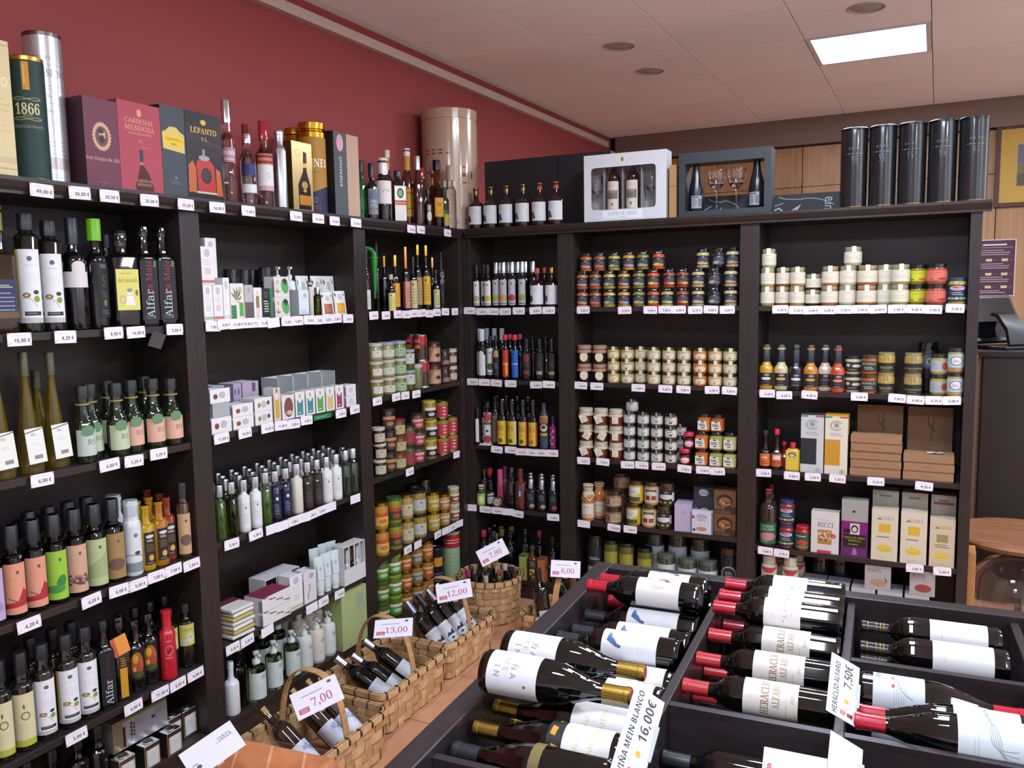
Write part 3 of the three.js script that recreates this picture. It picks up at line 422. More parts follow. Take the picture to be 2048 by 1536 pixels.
// ---------- on top of the free-standing shelving ----------
{
  const W = (n) => 'on top of the free-standing shelving';
  const blk = plain('#15171b');
  [[972, 1117, 318], [1118, 1222, 306]].forEach(([a, b, py], i) => cartonAt('wine_case', i ? 'matt black case behind the white gift box' : 'matt black case behind six small bottles', 'box', 'vinegar', -1, a, b, py, 0.07, blk, blk, blk, { front: 0.2, where: '', group: 'black cases' }));
  const six = (k) => print('six' + k, 90, 100, (g, w, h) => { fill(g, w, h, '#d2d5d4'); bars(g, 8, 12, 60, 3, 9, '#b3b6b6', 2); const c = ['#3c3a58', '#2c3a6a', '#2f3a44', '#4a5a8a', '#8a3a34', '#4a4a58'][k]; disc(g, 8, 70, 14, 20, c, 0.4); disc(g, 22, 78, 6, 10, c, -0.4); bars(g, 44, 74, 24, 2, 7, '#b9bcbc', 2); });
  [953, 983, 1014, 1047, 1080, 1113].forEach((px, i) => put(bottle({ h: 0.215, r: 0.042, rn: 0.0125, hs: 0.125, hn: 0.158, mat: gloss(0x2a100c), cap: [0.035, 0.0135, i > 3 ? flat(0xa8502c, 0.4) : metal(0xb09a5a, 0.35)], labels: [[0.025, 0.118, 0.085, six(i), 0.2]] }), 'liqueur_bottle', 'bottle with square pale label', 'bottle', 'vinegar', -1, px, 0.06, { half: 0.0425, where: 'in the row of six before black case', group: 'six liqueur bottles on the corner shelving' }));
  // gift box with window
  const z = -0.03, xl = xAlong(1169, z, TOP), xr = xAlong(1331, z, TOP), w = xr - xl, h = yAt(452, xl, z) < TOP ? yAt(313, xl, z) - TOP : 0.33, d = 0.1;
  {
    const o = thing('gift_box', 'white windowed gift box with two wine bottles and glasses', 'gift box', '', undefined); o.position.set((xl + xr) / 2, TOP + 0.0006, z - d / 2); o.rotation.y = 0.03;
    const f = new THREE.Shape(); f.moveTo(-w / 2, 0); f.lineTo(w / 2, 0); f.lineTo(w / 2, h); f.lineTo(-w / 2, h); f.closePath();
    const hole = new THREE.Path(), a = -w / 2 + 0.036, b = w / 2 - 0.05, y0 = 0.058, y1 = h - 0.062, q = 0.02;
    hole.moveTo(a + q, y0); hole.lineTo(b - q, y0); hole.quadraticCurveTo(b, y0, b, y0 + q); hole.lineTo(b, y1 - q); hole.quadraticCurveTo(b, y1, b - q, y1); hole.lineTo(a + q, y1); hole.quadraticCurveTo(a, y1, a, y1 - q); hole.lineTo(a, y0 + q); hole.quadraticCurveTo(a, y0, a + q, y0); f.holes.push(hole);
    const white = flat(0xcfd2d2, 0.5), grey = flat(0xa2a6a8, 0.6);
    part(o, 'front_panel', new THREE.ExtrudeGeometry(f, { depth: 0.003, bevelEnabled: false, curveSegments: 5 }), white, [0, 0, d / 2 - 0.003]);
    part(o, 'window_film', box(b - a + 0.01, y1 - y0 + 0.01, 0.0008), pane, [(a + b) / 2, y0 - 0.005, d / 2 - 0.0045]);
    for (const s of [-1, 1]) part(o, 'side_panel', box(0.003, h, d - 0.006), s > 0 ? new THREE.MeshStandardMaterial({ map: grain([176, 168, 165], 0.25, 30, 30), roughness: 0.7 }) : white, [s * (w / 2 - 0.0015), 0, -0.0005]);
    part(o, 'back_panel', box(w - 0.006, h, 0.003), grey, [0, 0, -d / 2 + 0.0015]); part(o, 'top_panel', box(w - 0.006, 0.003, d - 0.006), white, [0, h - 0.003, 0]); part(o, 'base_panel', box(w - 0.006, 0.05, d - 0.008), white, [0, 0.0005, 0]);
    const lg = print('coto', 300, 60, (g, ww, hh) => { fill(g, ww, hh, '#e4e6e6'); txt(g, 'COTO DE IMAZ', 150, 22, 30, '#8e9092', 'serif'); txt(g, 'RESERVA', 150, 48, 13, '#9ea0a2', 'serif'); });
    part(o, 'printed_name', sheet(0.2, 0.04, lg), paper(lg), [-0.01, 0.012, d / 2 + 0.0006]);
    const cr = print('crest', 40, 52, (g, ww, hh) => { fill(g, ww, hh, '#dfe1df'); poly(g, [[8, 4], [32, 4], [34, 30], [20, 48], [6, 30]], '#a89a5c'); rect(g, 14, 12, 12, 18, '#6e6a4c'); }); part(o, 'crest', sheet(0.024, 0.032, cr), paper(cr), [-0.01, h - 0.048, d / 2 + 0.0006]);
    const lb = print('cotolab', 120, 190, (g, ww, hh) => { fill(g, ww, hh, '#cfc8ba'); rect(g, 12, 60, 96, 60, '#8d8878'); poly(g, [[12, 90], [40, 70], [70, 82], [108, 64], [108, 120], [12, 120]], '#6f6a5e'); bars(g, 20, 20, 80, 2, 9, '#a9a290'); disc(g, 60, 156, 8, 10, '#5e584e'); });
    [-0.055, 0.04].forEach((x, i) => { const bo = new THREE.Group(); bo.name = 'wine_bottle'; o.add(bo); bo.position.set(x - 0.012, 0.052, 0.005); bo.scale.setScalar(0.83); part(bo, 'glass_body', geo('cotob', () => loft([[0, 0], [0.036, 0], [0.038, 0.004], [0.038, 0.19], [0.034, 0.208], [0.02, 0.226], [0.0145, 0.24], [0.0145, 0.298], [0, 0.298]], 24)), gloss(0x0a0c0a)); part(bo, 'capsule', capGeo(0.055, 0.0155, 20), flat(0xb02c38, 0.35), [0, 0.245, 0]); part(bo, 'label', wrap(0.0387, 0.01, 0.17, 0.085, lb), paper(lb)); });
    const cup = geo('cotog', () => loft([[0, 0], [0.026, 0], [0.026, 0.002], [0.004, 0.005], [0.003, 0.075], [0.006, 0.08], [0.026, 0.1], [0.031, 0.13], [0.026, 0.175], [0.0252, 0.175], [0.0302, 0.13], [0.025, 0.102], [0, 0.084]], 24));
    for (const x of [-0.15, 0.125]) part(o, 'wine_glass', cup, glass(0xffffff, 2), [x - 0.005, 0.052, 0]);
    for (const x of [-0.1, -0.006, 0.088]) part(o, 'divider', box(0.002, h - 0.09, d - 0.03), grey, [x - 0.012, 0.052, -0.01]);
    part(o, 'closing_tab', box(0.05, 0.016, 0.002), white, [0.0, h, -d / 2 + 0.002]);
  }
  cartonAt('wooden_box', 'pale wooden wine box end beside white gift box', 'box', 'spread', -1, 1338, 1353, 330, 0.12, print('palewood2', 40, 120, (g, ww, hh) => { fill(g, ww, hh, '#b08a58'); rect(g, 0, 46, ww, 2, '#7d5f3a'); for (let i = 0; i < 8; i++) rect(g, i * 5, 0, 1, hh, '#a57f4f'); }), plain('#a9834f'), plain('#b08a58'), { front: 0.05, where: '', group: undefined });
  // dark frame box with bottles and coupes
  {
    const zf = -0.03, a = xAlong(1357, zf, TOP), b = xAlong(1540, zf, TOP), ww = b - a, hh = yAt(300, (a + b) / 2, zf) - TOP, dd = 0.11, c = flat(0x2c3336, 0.55), t = 0.03;
    const o = thing('display_case', 'open dark grey gift case with two bottles and coupe glasses', 'gift case', '', undefined); o.position.set((a + b) / 2, TOP + 0.0006, zf - dd / 2); o.rotation.y = 0.02;
    for (const s of [-1, 1]) part(o, 'upright', box(t, hh, dd, 0.001), c, [s * (ww / 2 - t / 2), 0, 0]);
    part(o, 'header', box(ww - 2 * t, 0.05, dd, 0.001), c, [0, hh - 0.05, 0]); part(o, 'footer', box(ww - 2 * t, 0.028, dd, 0.001), c, [0, 0, 0]);
    const lb = print('cavalab', 90, 90, (g, w2, h2) => { fill(g, w2, h2, '#8d9295'); bars(g, 10, 8, 70, 1, 6, '#24282b', 6); bars(g, 10, 24, 40, 5, 11, '#3c4246', 3); for (let i = 0; i < 9; i++) rect(g, 60 + i * 3, 22, i % 2 ? 1 : 2, 56, '#23272a'); });
    for (const s of [-1, 1]) { const bo = new THREE.Group(); bo.name = 'cava_bottle'; o.add(bo); bo.position.set(s * (ww / 2 - t - 0.04), 0.0285, 0); bo.rotation.y = s > 0 ? -0.2 : 0.25; part(bo, 'glass_body', geo('cava', () => loft([[0, 0], [0.034, 0], [0.0365, 0.004], [0.0365, 0.085], [0.031, 0.12], [0.019, 0.165], [0.0155, 0.19], [0.0155, hh - 0.081], [0, hh - 0.081]], 24)), flat(0x17191b, 0.3)); part(bo, 'label', wrap(0.0372, 0.012, 0.07, 0.05, lb), paper(lb)); }
    const cp = geo('coupe', () => loft([[0, 0], [0.03, 0], [0.03, 0.0015], [0.005, 0.006], [0.0035, 0.012], [0.0035, 0.085], [0.008, 0.09], [0.034, 0.115], [0.043, 0.15], [0.0405, 0.182], [0.0397, 0.182], [0.0422, 0.15], [0.033, 0.1165], [0, 0.094]], 28));
    for (const x of [-0.042, 0.048]) part(o, 'coupe_glass', cp, glass(0xffffff, 2), [x, 0.0285, 0.005]);
  }
  const art = (k, wpx) => print('art' + k, wpx, 90, (g, w, h) => { fill(g, w, h, '#141619'); g.strokeStyle = '#9a9ea2'; g.lineWidth = 3; g.lineCap = 'round'; g.beginPath(); g.moveTo(w * 0.06, 84); g.bezierCurveTo(w * 0.14, 60, w * 0.22, 56, w * 0.34, 40); g.moveTo(w * 0.3, 10); g.bezierCurveTo(w * 0.36, 26, w * 0.44, 22, w * 0.52, 26); g.bezierCurveTo(w * 0.6, 18, w * 0.72, 24, w * 0.84, 56); g.stroke(); g.lineWidth = 6; g.beginPath(); g.moveTo(w * 0.2, 80); g.lineTo(w * 0.3, 62); g.lineTo(w * 0.34, 78); g.moveTo(w * 0.42, 80); g.lineTo(w * 0.5, 58); g.lineTo(w * 0.47, 80); g.stroke(); txt(g, k ? 'ura' : 'man', w * (k ? 0.78 : 0.72), k ? 50 : 74, k ? 40 : 26, '#a4a8aa', 'sans-serif', k ? -1.5 : 0); });
  cartonAt('wine_case', 'low black case with silver line drawing beside frame', 'box', 'pasta', -1, 1500, 1700, 388, 0.12, art(1, 320), blk, blk, { front: 0.14, where: '', group: 'black cases' });
  cartonAt('wine_case', 'low black printed case behind the coupe glasses', 'box', 'spread', -1, 1385, 1497, 392, 0.09, art(0, 220), blk, blk, { front: 0.165, where: '', group: 'black cases' });
  const tp = print('tubeprint', 400, 340, (g, w, h) => { fill(g, w, h, '#14191b'); const x = w / 2; txt(g, '♞', x, 54, 26, '#b09c5c', 'serif'); txt(g, 'RESERVA', x, 82, 12, '#8f9498', 'serif'); rect(g, x - 44, 104, 88, 2, '#9aa0a2'); g.strokeStyle = '#8a8f92'; g.lineWidth = 1.5; g.strokeRect(x - 18, 116, 36, 30); bars(g, x - 14, 122, 28, 3, 7, '#9a9f9f', 2); for (let i = 0; i < 160; i++) { const a = hash(i, 3), b = hash(i, 9); rect(g, x - 60 + a * 120, 230 + b * b * 90, 2, 2, '#33383a'); } });
  [1710, 1764, 1822, 1879, 1939].forEach((px, i) => {
    const r0 = 0.0548, hh = 0.335;
    put((o) => {
      part(o, 'tube_body', geo('btube', () => loft([[0, 0.002], [r0 * 0.98, 0.002], [r0 * 0.98, hh - 0.004], [0, hh - 0.004]], 36)), gloss(0x14191b, 0.2));
      part(o, 'printed_sleeve', wrap(r0 * 0.985, 0.008, hh - 0.012, r0 * 6.2, tp), paper(tp, 'gloss'));
      part(o, 'base_ring', geo('btr', () => loft([[r0 * 0.9, 0], [r0, 0], [r0, 0.007], [r0 * 0.97, 0.008]], 36)), metal(0x9a8448, 0.3)); part(o, 'lid', capGeo(0.012, r0 * 1.003, 36), metal(0x33383a, 0.3), [0, hh - 0.012, 0]);
    }, 'gift_tube', 'glossy black cylinder gift tube', 'gift tube', 'pasta', -1, px, 0.075, { where: 'in the row of five', group: 'black gift tubes', half: 0.0551, turn: [0.1, 0, -0.1, 0, 0.15][i] });
  });
}

// ---------- shorthand for rows of shelf goods ----------
// bottle by pixels: foot centre px, width w px, top row py
function bt(bay, si, px, w, py, dep, desc, spec, o = {}) {
  const r = +(wide(bay, si, px, dep, w) / 2).toFixed(4), h = +(typeof py === 'number' && py > 2 ? tall(bay, si, px, dep, py) : py).toFixed(3);
  const s = spec(h, r), t = o.turn === undefined || BAYS[bay].side !== 'L' ? o.turn : o.turn + (s.sq > 0.6 ? 0.1 : 0.38);
  return put(bottle({ h, r, ...s }), o.name || 'bottle', desc, o.cat || 'bottle', bay, si, px, dep, { half: s.sq > 0.6 ? r * 1.17 : r, ...o, turn: t });
}
const OLIVE = gloss(0x12140c), BLACKGLASS = gloss(0x0a0b0c), CAPBLACK = flat(0x17181a, 0.45), SILVER = metal(0xbfc4c6, 0.3), GOLD = metal(0xa8873c, 0.35);
const hang = (o, w, h, p, y, z, rz = 0, ry = 0, rx = -0.12) => { const pl = plain('#d8d6cc'); part(o, 'hang_tag', carton(w, h, 0.0008, p, p.s === pl.s ? pl : p), paper(p), [0, y, z], [rx, ry, rz]); };
const whiteOlive = print('whiteOlive', 110, 330, (g, w, h) => { fill(g, w, h, '#dfe2e2'); rect(g, 0, 0, 14, h, '#dba31c'); rect(g, 14, 0, 8, h, '#b9bdbd'); disc(g, w * 0.6, 42, 10, 11, '#5b6062'); bars(g, 40, 70, 56, 1, 5, '#b5b9ba', 2); bars(g, 38, 110, 58, 5, 10, '#ccd0d0', 2); disc(g, 46, 205, 16, 11, '#7a5a34'); disc(g, 46, 205, 9, 6, '#cdb98a'); disc(g, 84, 192, 11, 10, '#33353a'); disc(g, 86, 222, 12, 15, '#7d9a2a'); g.strokeStyle = '#6b7a4a'; g.lineWidth = 2; g.beginPath(); g.moveTo(30, 220); g.bezierCurveTo(60, 205, 80, 240, 84, 260); g.stroke(); rect(g, 34, 278, 66, 18, '#2a2c2e'); bars(g, 40, 285, 54, 1, 4, '#c9cdcd', 2); rect(g, 0, 306, w, 24, '#b4b8b8'); });
const whiteOliveSmall = (h, r) => ({ mat: OLIVE, hs: h * 0.7, hn: h * 0.77, rn: r * 0.55, cap: [h * 0.16, r * 0.66, CAPBLACK], labels: [[h * 0.07, h * 0.64, r * 2.5, whiteOlive]] });
{ // ===== olive oil bay =====
  const B = 'oil', g0 = { group: 'oil bottles in the olive oil bay' };
  bt(B, 0, 12, 50, 0.35, 0.06, 'dark bottle with navy label', (h, r) => ({ mat: gloss(0x2a2010), sq: 0.8, rn: r * 0.45, hs: h * 0.6, hn: h * 0.66, cap: [0.07, r * 0.5, flat(0x8a7a3a, 0.5)], labels: [[h * 0.12, h * 0.42, r * 1.9, print('navylab', 120, 130, (g, w, h2) => { fill(g, w, h2, '#2d3350'); bars(g, 60 - 40.5, 22 - 3.6, 81, 2, 6, '#cfc9a4', 3); bars(g, 14, 44, 92, 5, 14, '#8d95b0', 4); rect(g, 0, 108, w, 22, '#6a5030'); })]] }), { ...g0, turn: 0.2 });
  for (const [px, py] of [[66, 428], [107, 442]]) bt(B, 0, px, 46, py, 0.045, 'tall dark bottle with long white olive label', (h, r) => ({ mat: OLIVE, hs: h * 0.8, hn: h * 0.86, rn: r * 0.5, cap: [h * 0.14, r * 0.62, CAPBLACK], labels: [[h * 0.08, h * 0.7, r * 2.2, whiteOlive]] }), { ...g0, turn: 0.3 });
  bt(B, 0, 158, 48, 437, 0.06, 'dark wine-shaped bottle with white tabbed label', (h, r) => ({ mat: BLACKGLASS, hs: h * 0.62, hn: h * 0.76, cap: [h * 0.24, r * 0.5, flat(0x24282c, 0.4)], labels: [[h * 0.38, h * 0.52, r * 2.4, plain('#d6d2ca')], [h * 0.5, h * 0.62, r * 1.1, print('tab', 60, 60, (g, w, h2) => { fill(g, w, h2, '#0a0b0c'); rect(g, 0, 24, w, 40, '#d6d2ca'); disc(g, 30, 28, 32, 26, '#d6d2ca'); }), 0.35]] }), { ...g0, turn: 0.2 });
  bt(B, 0, 199, 42, 438, 0.055, 'dark bottle with bright green cap', (h, r) => ({ mat: BLACKGLASS, hs: h * 0.62, hn: h * 0.74, rn: r * 0.42, cap: [h * 0.2, r * 0.62, flat(0x6fb81a, 0.4)], labels: [[h * 0.1, h * 0.6, r * 1.3, print('five', 90, 220, (g, w, h2) => { fill(g, w, h2, '#0c0d0e'); bars(g, 20, 8, 50, 2, 8, '#8f9698', 3); txt(g, '5', 45, 74, 60, '#4d5a34', 'serif'); bars(g, 20, 116, 50, 3, 9, '#4d5540', 3); disc(g, 45, 160, 12, 14, '#4d7a24'); bars(g, 20, 190, 50, 2, 10, '#6a7072', 3); }), 0.5]] }), { ...g0, turn: 0.1 });
  bt(B, 0, 222, 26, 470, 0.13, 'small dark bottle behind the others', (h, r) => ({ mat: BLACKGLASS, cap: [h * 0.14, r * 0.55, CAPBLACK] }), g0);
  bt(B, 0, 257, 50, 462, 0.055, 'square dark bottle with pale yellow label', (h, r) => ({ mat: BLACKGLASS, sq: 0.9, hs: h * 0.72, hn: h * 0.78, rn: r * 0.55, cap: [h * 0.16, r * 0.6, gloss(0x14161a)], labels: [[h * 0.18, h * 0.6, r * 1.8, print('angy', 110, 160, (g, w, h2) => { fill(g, w, h2, '#d3cf6a'); bars(g, 20, 16, 70, 1, 4, '#8a8440', 2); txt(g, 'del Abuelo', 56, 44, 19, '#5a5528', 'serif'); disc(g, 62, 88, 13, 14, '#dcdacb'); disc(g, 62, 82, 14, 8, '#8d8d86'); poly(g, [[40, 140], [48, 104], [78, 104], [88, 140]], '#e4e2d6'); ringo(g, 28, 118, 14, '#a8a690', 5); disc(g, 96, 92, 7, 12, '#6e7046'); })]] }), { ...g0, turn: 0.12 });
  for (const [px, py] of [[308, 455], [338, 455]]) bt(B, 0, px, 36, py, 0.05, 'square black bottle with red and white script', (h, r) => ({ mat: BLACKGLASS, sq: 0.9, hs: h * 0.68, hn: h * 0.76, rn: r * 0.5, cap: [h * 0.1, r * 0.6, gloss(0x101113)], labels: [[h * 0.06, h * 0.66, r * 1.9, print('alfar', 80, 240, (g, w, h2) => { fill(g, w, h2, '#0e1012'); txt(g, 'Alfar', 40, 172, 48, '#b9c6c8', 'serif', -1.57); txt(g, 'La Maja', 40, 66, 38, '#a02a34', 'serif', -1.57); rect(g, 64, 2, 10, 24, '#5f7a3a'); bars(g, 14, 222, 50, 2, 8, '#5c6668', 3); })]] }), { ...g0, turn: 0.15 });
  put((o) => part(o, 'card', box(0.055, 0.05, 0.001), flat(0x4a4246, 0.7), [0, 0, 0], [0.25, 0, -0.3]), 'blank_card', 'dark grey card hanging crooked below shelf edge', 'card', B, 0, 306, -0.016, { dy: -0.066, loose: true, group: undefined });
  // long-necked oil bottles with hang tags
  const oilGlass = mat('oilbody', { color: 0xa89222, roughness: 0.05, transmission: 0.82, thickness: 0.05, ior: 1.47, attenuationColor: new THREE.Color(0xd0b428), attenuationDistance: 0.2 }), tagp = print('hangwhite', 70, 130, (g, w, h) => { fill(g, w, h, '#dcded2'); g.strokeStyle = '#33332e'; g.lineWidth = 3; g.beginPath(); g.moveTo(0, 16); g.lineTo(w, 4); g.stroke(); bars(g, 34 - 14, 56 - 2.8, 28, 2, 5, '#c9c9bd', 2); for (let i = 0; i < 14; i++) rect(g, 24 + i * 2.2, 100, 1.4, 14, '#4a4a46'); bars(g, 20, 20, 20, 2, 5, '#77776e', 2); });
  for (const [px, py, d] of [[10, 712, 0.06], [64, 705, 0.06], [118, 705, 0.065], [84, 742, 0.2]]) {
    const r = wide(B, 1, px, d, 50) / 2, h = tall(B, 1, px, d, py);
    put((o) => {
      part(o, 'glass_body', geo('pyr' + h.toFixed(2), () => loft([[0, 0.001], [r * 0.94, 0], [r, 0.006], [r * 0.97, 0.03], [r * 0.62, h * 0.45], [r * 0.36, h * 0.7], [r * 0.29, h * 0.78], [r * 0.27, h * 0.93], [r * 0.33, h * 0.935], [r * 0.33, h * 0.975], [0, h * 0.975]], 22)), oilGlass);
      part(o, 'cap', capGeo(h * 0.2, r * 0.35, 18), flat(0x4a4a2c, 0.45, 0), [0, h * 0.8, 0]);
      part(o, 'film_wrap', geo('film' + h.toFixed(2), () => { const n = 26, pts = []; for (let j = 0; j < 4; j++) pts.push([r * (1.04 - j * 0.08), 0.004 + j * h * 0.11]); const g = loft(pts, n, 0.1); const p = g.attributes.position; for (let i = 0; i < p.count; i++) { const x = p.getX(i), y = p.getY(i), z = p.getZ(i), k = 1.05 + 0.1 * hash(Math.round(x * 900), Math.round(y * 500 + z * 900)); p.setXYZ(i, x * k, y, z * k); } g.computeVertexNormals(); return g; }), mat('film', { color: 0xffffff, roughness: 0.1, transmission: 1, thickness: 0, ior: 1.3 }));
      if (d < 0.1) hang(o, 0.052, 0.1, tagp, h * 0.09, r + 0.012, 0.05, 0.1, -0.08);
    }, 'oil_bottle', d > 0.1 ? 'long-necked yellow oil bottle behind the others' : 'long-necked yellow oil bottle with white hang tag', 'bottle', B, 1, px, d, { ...g0, half: r * 1.16, turn: 0.15 });
  }
  // squat green bottles with tree tags
  const trees = { mint: '#b4c3b4', sage: '#b7c4a0', salmon: '#d4a88e' };
  const squat = (px, py, d, c) => bt(B, 1, px, 40, py, d, `squat green bottle with ${c} tree label`, (h, r) => ({ mat: gloss(0x10200f), hs: h * 0.42, hn: h * 0.72, rn: r * 0.52, cap: [h * 0.17, r * 0.62, flat(0x1a2018, 0.55)], neckBand: [h * 0.755, h * 0.775, r * 0.66, plain('#a08a4a')], labels: [[h * 0.1, h * 0.44, r * 2.4, print('tree' + c, 90, 110, (g, w, h2) => { fill(g, w, h2, trees[c]); txt(g, 'RS', 56, 52, 30, '#6a6e62', 'serif'); bars(g, 14, 24, 60, 1, 4, '#98a090', 2); }), 0.25]] }), { ...g0, name: 'oil_bottle', turn: 0.1 });
  [[170, 772, 0.045, 'mint'], [203, 768, 0.06, 'sage'], [236, 766, 0.045, 'sage'], [279, 760, 0.045, 'salmon'], [316, 757, 0.045, 'salmon'], [350, 757, 0.045, 'salmon'], [222, 762, 0.17, 'sage'], [300, 752, 0.17, 'salmon']].forEach(([px, py, d, c]) => {
    const o = squat(px, py, d, c); if (d > 0.1) return; const e = shelved[shelved.length - 1], er = e.r; e.r += 0.0035;
    const y = 0.1; part(o, 'tree_emblem', geo('treeem', () => { const s = new THREE.Shape(); for (let i = 0; i < 42; i++) { const a = (i / 42) * Math.PI * 2, r = 0.0165 + 0.003 * Math.abs(Math.cos(a * 3.5)); i ? s.lineTo(r * Math.cos(a), r * Math.sin(a) * 0.85) : s.moveTo(r * Math.cos(a), r * Math.sin(a)); } return new THREE.ExtrudeGeometry(s, { depth: 0.0008, bevelEnabled: false }); }), flat(0x5d8a5c, 0.6), [0.006, y, er + 0.0012], [0, 0.17, 0]);
  });
  // third shelf: flavoured oils
  const fl = (k, bg, draw) => print('fl' + k, 84, 190, (g, w, h) => { fill(g, w, h, bg); disc(g, 54, 34, 5, 7, '#57524a'); bars(g, 20, 56, 44, 2, 7, 'rgba(0,0,0,0.08)', 2); draw(g, w, h); });
  const chili = (g, w) => { poly(g, [[0, 150], [50, 142], [70, 96], [84, 110], [84, 160], [0, 168]], '#a82a34'); g.strokeStyle = '#5a2a2a'; g.lineWidth = 3; g.beginPath(); g.moveTo(20, 128); g.lineTo(46, 142); g.stroke(); };
  const FL = [[-6, 'lilac label', fl('lil', '#b7a0c0', (g) => disc(g, 40, 140, 34, 24, '#9a86a0')), 0x6a4a16], [47, 'salmon chilli label', fl('sal', '#d49274', chili), 0x5a1c10], [86, 'salmon chilli label', fl('sal', '#d49274', chili), 0x5a1c10], [126, 'bright green basil label', fl('bas', '#8fbc3a', (g) => { disc(g, 56, 120, 16, 26, '#3a7a34', 0.3); disc(g, 34, 148, 34, 16, '#3f8a3a'); }), 0x4a4414], [154, 'tan peppercorn label', fl('pep', '#c39c80', (g, w) => { for (let i = 0; i < 60; i++) disc(g, hash(i, 1) * w, 122 + hash(i, 2) * 36, 5, 5, i % 2 ? '#5a4238' : '#8a6f60'); }), 0x3a2c10], [190, 'pale green rosemary label', fl('ros', '#aab884', (g) => { g.strokeStyle = '#5f7048'; g.lineWidth = 2; for (let i = 0; i < 9; i++) { g.beginPath(); g.moveTo(8, 156 - i * 5); g.lineTo(80, 150 - i * 11); g.stroke(); } }), 0x3a3210], [225, 'brown truffle label', fl('tru', '#9a7a48', (g) => disc(g, 46, 130, 30, 26, '#6a5044')), 0x4a3a10]];
  FL.forEach(([px, desc, p, c], i) => bt(B, 2, px, 42, 0.262, 0.05, 'dark-capped oil bottle with ' + desc, (h, r) => ({ mat: glass(c, 0.09), hs: h * 0.66, hn: h * 0.73, rn: r * 0.5, cap: [h * 0.24, r * 0.64, flat(0x1d2126, 0.45)], capOver: false, labels: [[h * 0.05, h * 0.6, r * 2.2, p, 0.05]] }), { ...g0, turn: 0.2 }));
  for (const px of [72, 112, 143, 180]) bt(B, 2, px, 40, 0.262, 0.15, 'dark-capped flavoured oil bottle in back row', (h, r) => ({ mat: gloss(0x2a1c0c), hs: h * 0.66, hn: h * 0.73, rn: r * 0.5, cap: [h * 0.24, r * 0.64, flat(0x1d2126, 0.45)] }), g0);
  for (const [px, d] of [[258, 0.045], [236, 0.14]]) bt(B, 2, px, 33, d < 0.1 ? 1003 : 0.25, d, d < 0.1 ? 'white spray can with olive branch' : 'white spray can behind dark oil bottle', (h, r) => ({ mat: flat(0xc9cfcf, 0.35), rn: r * 0.8, hs: h * 0.7, hn: h * 0.76, cap: [h * 0.2, r * 0.86, mat('clearcap', { color: 0xdfe8ea, roughness: 0.2, transmission: 0.6, thickness: 0 })], labels: [[h * 0.06, h * 0.66, r * 2.6, print('aero', 90, 190, (g, w, h2) => { fill(g, w, h2, '#cdd3d3'); disc(g, 56, 36, 8, 9, '#6a7072'); disc(g, 60, 110, 12, 8, '#3c403a'); g.strokeStyle = '#5a5e4c'; g.lineWidth = 3; g.beginPath(); g.moveTo(0, 126); g.bezierCurveTo(40, 110, 60, 120, 90, 128); g.stroke(); rect(g, 0, 150, w, 40, '#7f878a'); })]] }), { ...g0, name: 'spray_can', cat: 'spray can', turn: 0.2 });
  const chef = print('chef', 64, 150, (g, w, h) => { fill(g, w, h, '#241f1c'); disc(g, 32, 20, 22, 8, '#c9c4ba'); bars(g, 32 - 18, 38 - 3.6, 36, 2, 6, '#d6d0c2', 3); bars(g, 8, 56, 48, 4, 9, '#6f5a34', 4); disc(g, 34, 118, 14, 14, '#c49a4a'); bars(g, 10, 140, 44, 1, 4, '#9a948a', 3); });
  for (const [px, c, d] of [[296, 0xa8860e, 0.045], [325, 0xa06a14, 0.05], [356, 0x7a2c12, 0.055], [280, 0xa8860e, 0.12], [306, 0xa06a14, 0.13], [336, 0x6a3410, 0.14], [345, 0x7a2c12, 0.2]]) bt(B, 2, px, 32, d > 0.18 ? 0.225 : 0.215, d, `spray-top oil bottle${d > 0.1 ? ' in back row' : ' with black chef label'}`, (h, r) => ({ mat: gloss(c, 0.1), hs: h * 0.68, hn: h * 0.76, rn: r * 0.5, cap: [h * 0.22, r * 0.48, flat(0xb4babc, 0.3)], capOver: false, labels: d < 0.1 ? [[h * 0.1, h * 0.6, r * 1.5, chef, 0.3]] : [] }), { ...g0, turn: 0.15 });
  bt(B, 2, 377, 26, 962, 0.05, 'tall slim brown bottle with beige label', (h, r) => ({ mat: gloss(0x3a2410), hs: h * 0.7, hn: h * 0.78, rn: r * 0.6, cap: [h * 0.2, r * 0.62, flat(0x1f2328, 0.45)], labels: [[h * 0.06, h * 0.6, r * 2.2, print('trub', 60, 190, (g, w, h2) => { fill(g, w, h2, '#b99a70'); disc(g, 36, 34, 5, 7, '#57524a'); disc(g, 34, 124, 24, 26, '#6a5446'); })]] }), { ...g0, turn: 0.2 });
  // fourth shelf
  const creamRing = print('creamring', 90, 190, (g, w, h) => { fill(g, w, h, '#cfc79c'); rect(g, 0, 166, w, 30, '#a6b03a'); ringo(g, 52, 80, 13, '#5a6a34', 4); disc(g, 48, 46, 3, 9, '#4a4a34'); bars(g, 24, 112, 40, 3, 10, '#b8ae80', 2); });
  for (const px of [12, 52]) bt(B, 3, px, 42, 0.285, 0.045, 'dark bottle with cream ring label', (h, r) => ({ mat: OLIVE, hs: h * 0.66, hn: h * 0.74, rn: r * 0.5, cap: [h * 0.22, r * 0.6, CAPBLACK], labels: [[h * 0.06, h * 0.6, r * 2.3, creamRing]] }), { ...g0, turn: 0.2 });
  for (const px of [95, 147, 184]) bt(B, 3, px, 40, 0.285, 0.045, 'dark bottle with white olive label', whiteOliveSmall, { ...g0, turn: 0.2 });
  for (const px of [72, 118, 150]) bt(B, 3, px, 38, 0.275, 0.14, 'plain dark bottle in back row', (h, r) => ({ mat: OLIVE, hs: h * 0.66, hn: h * 0.74, rn: r * 0.5, cap: [h * 0.22, r * 0.6, CAPBLACK] }), g0);
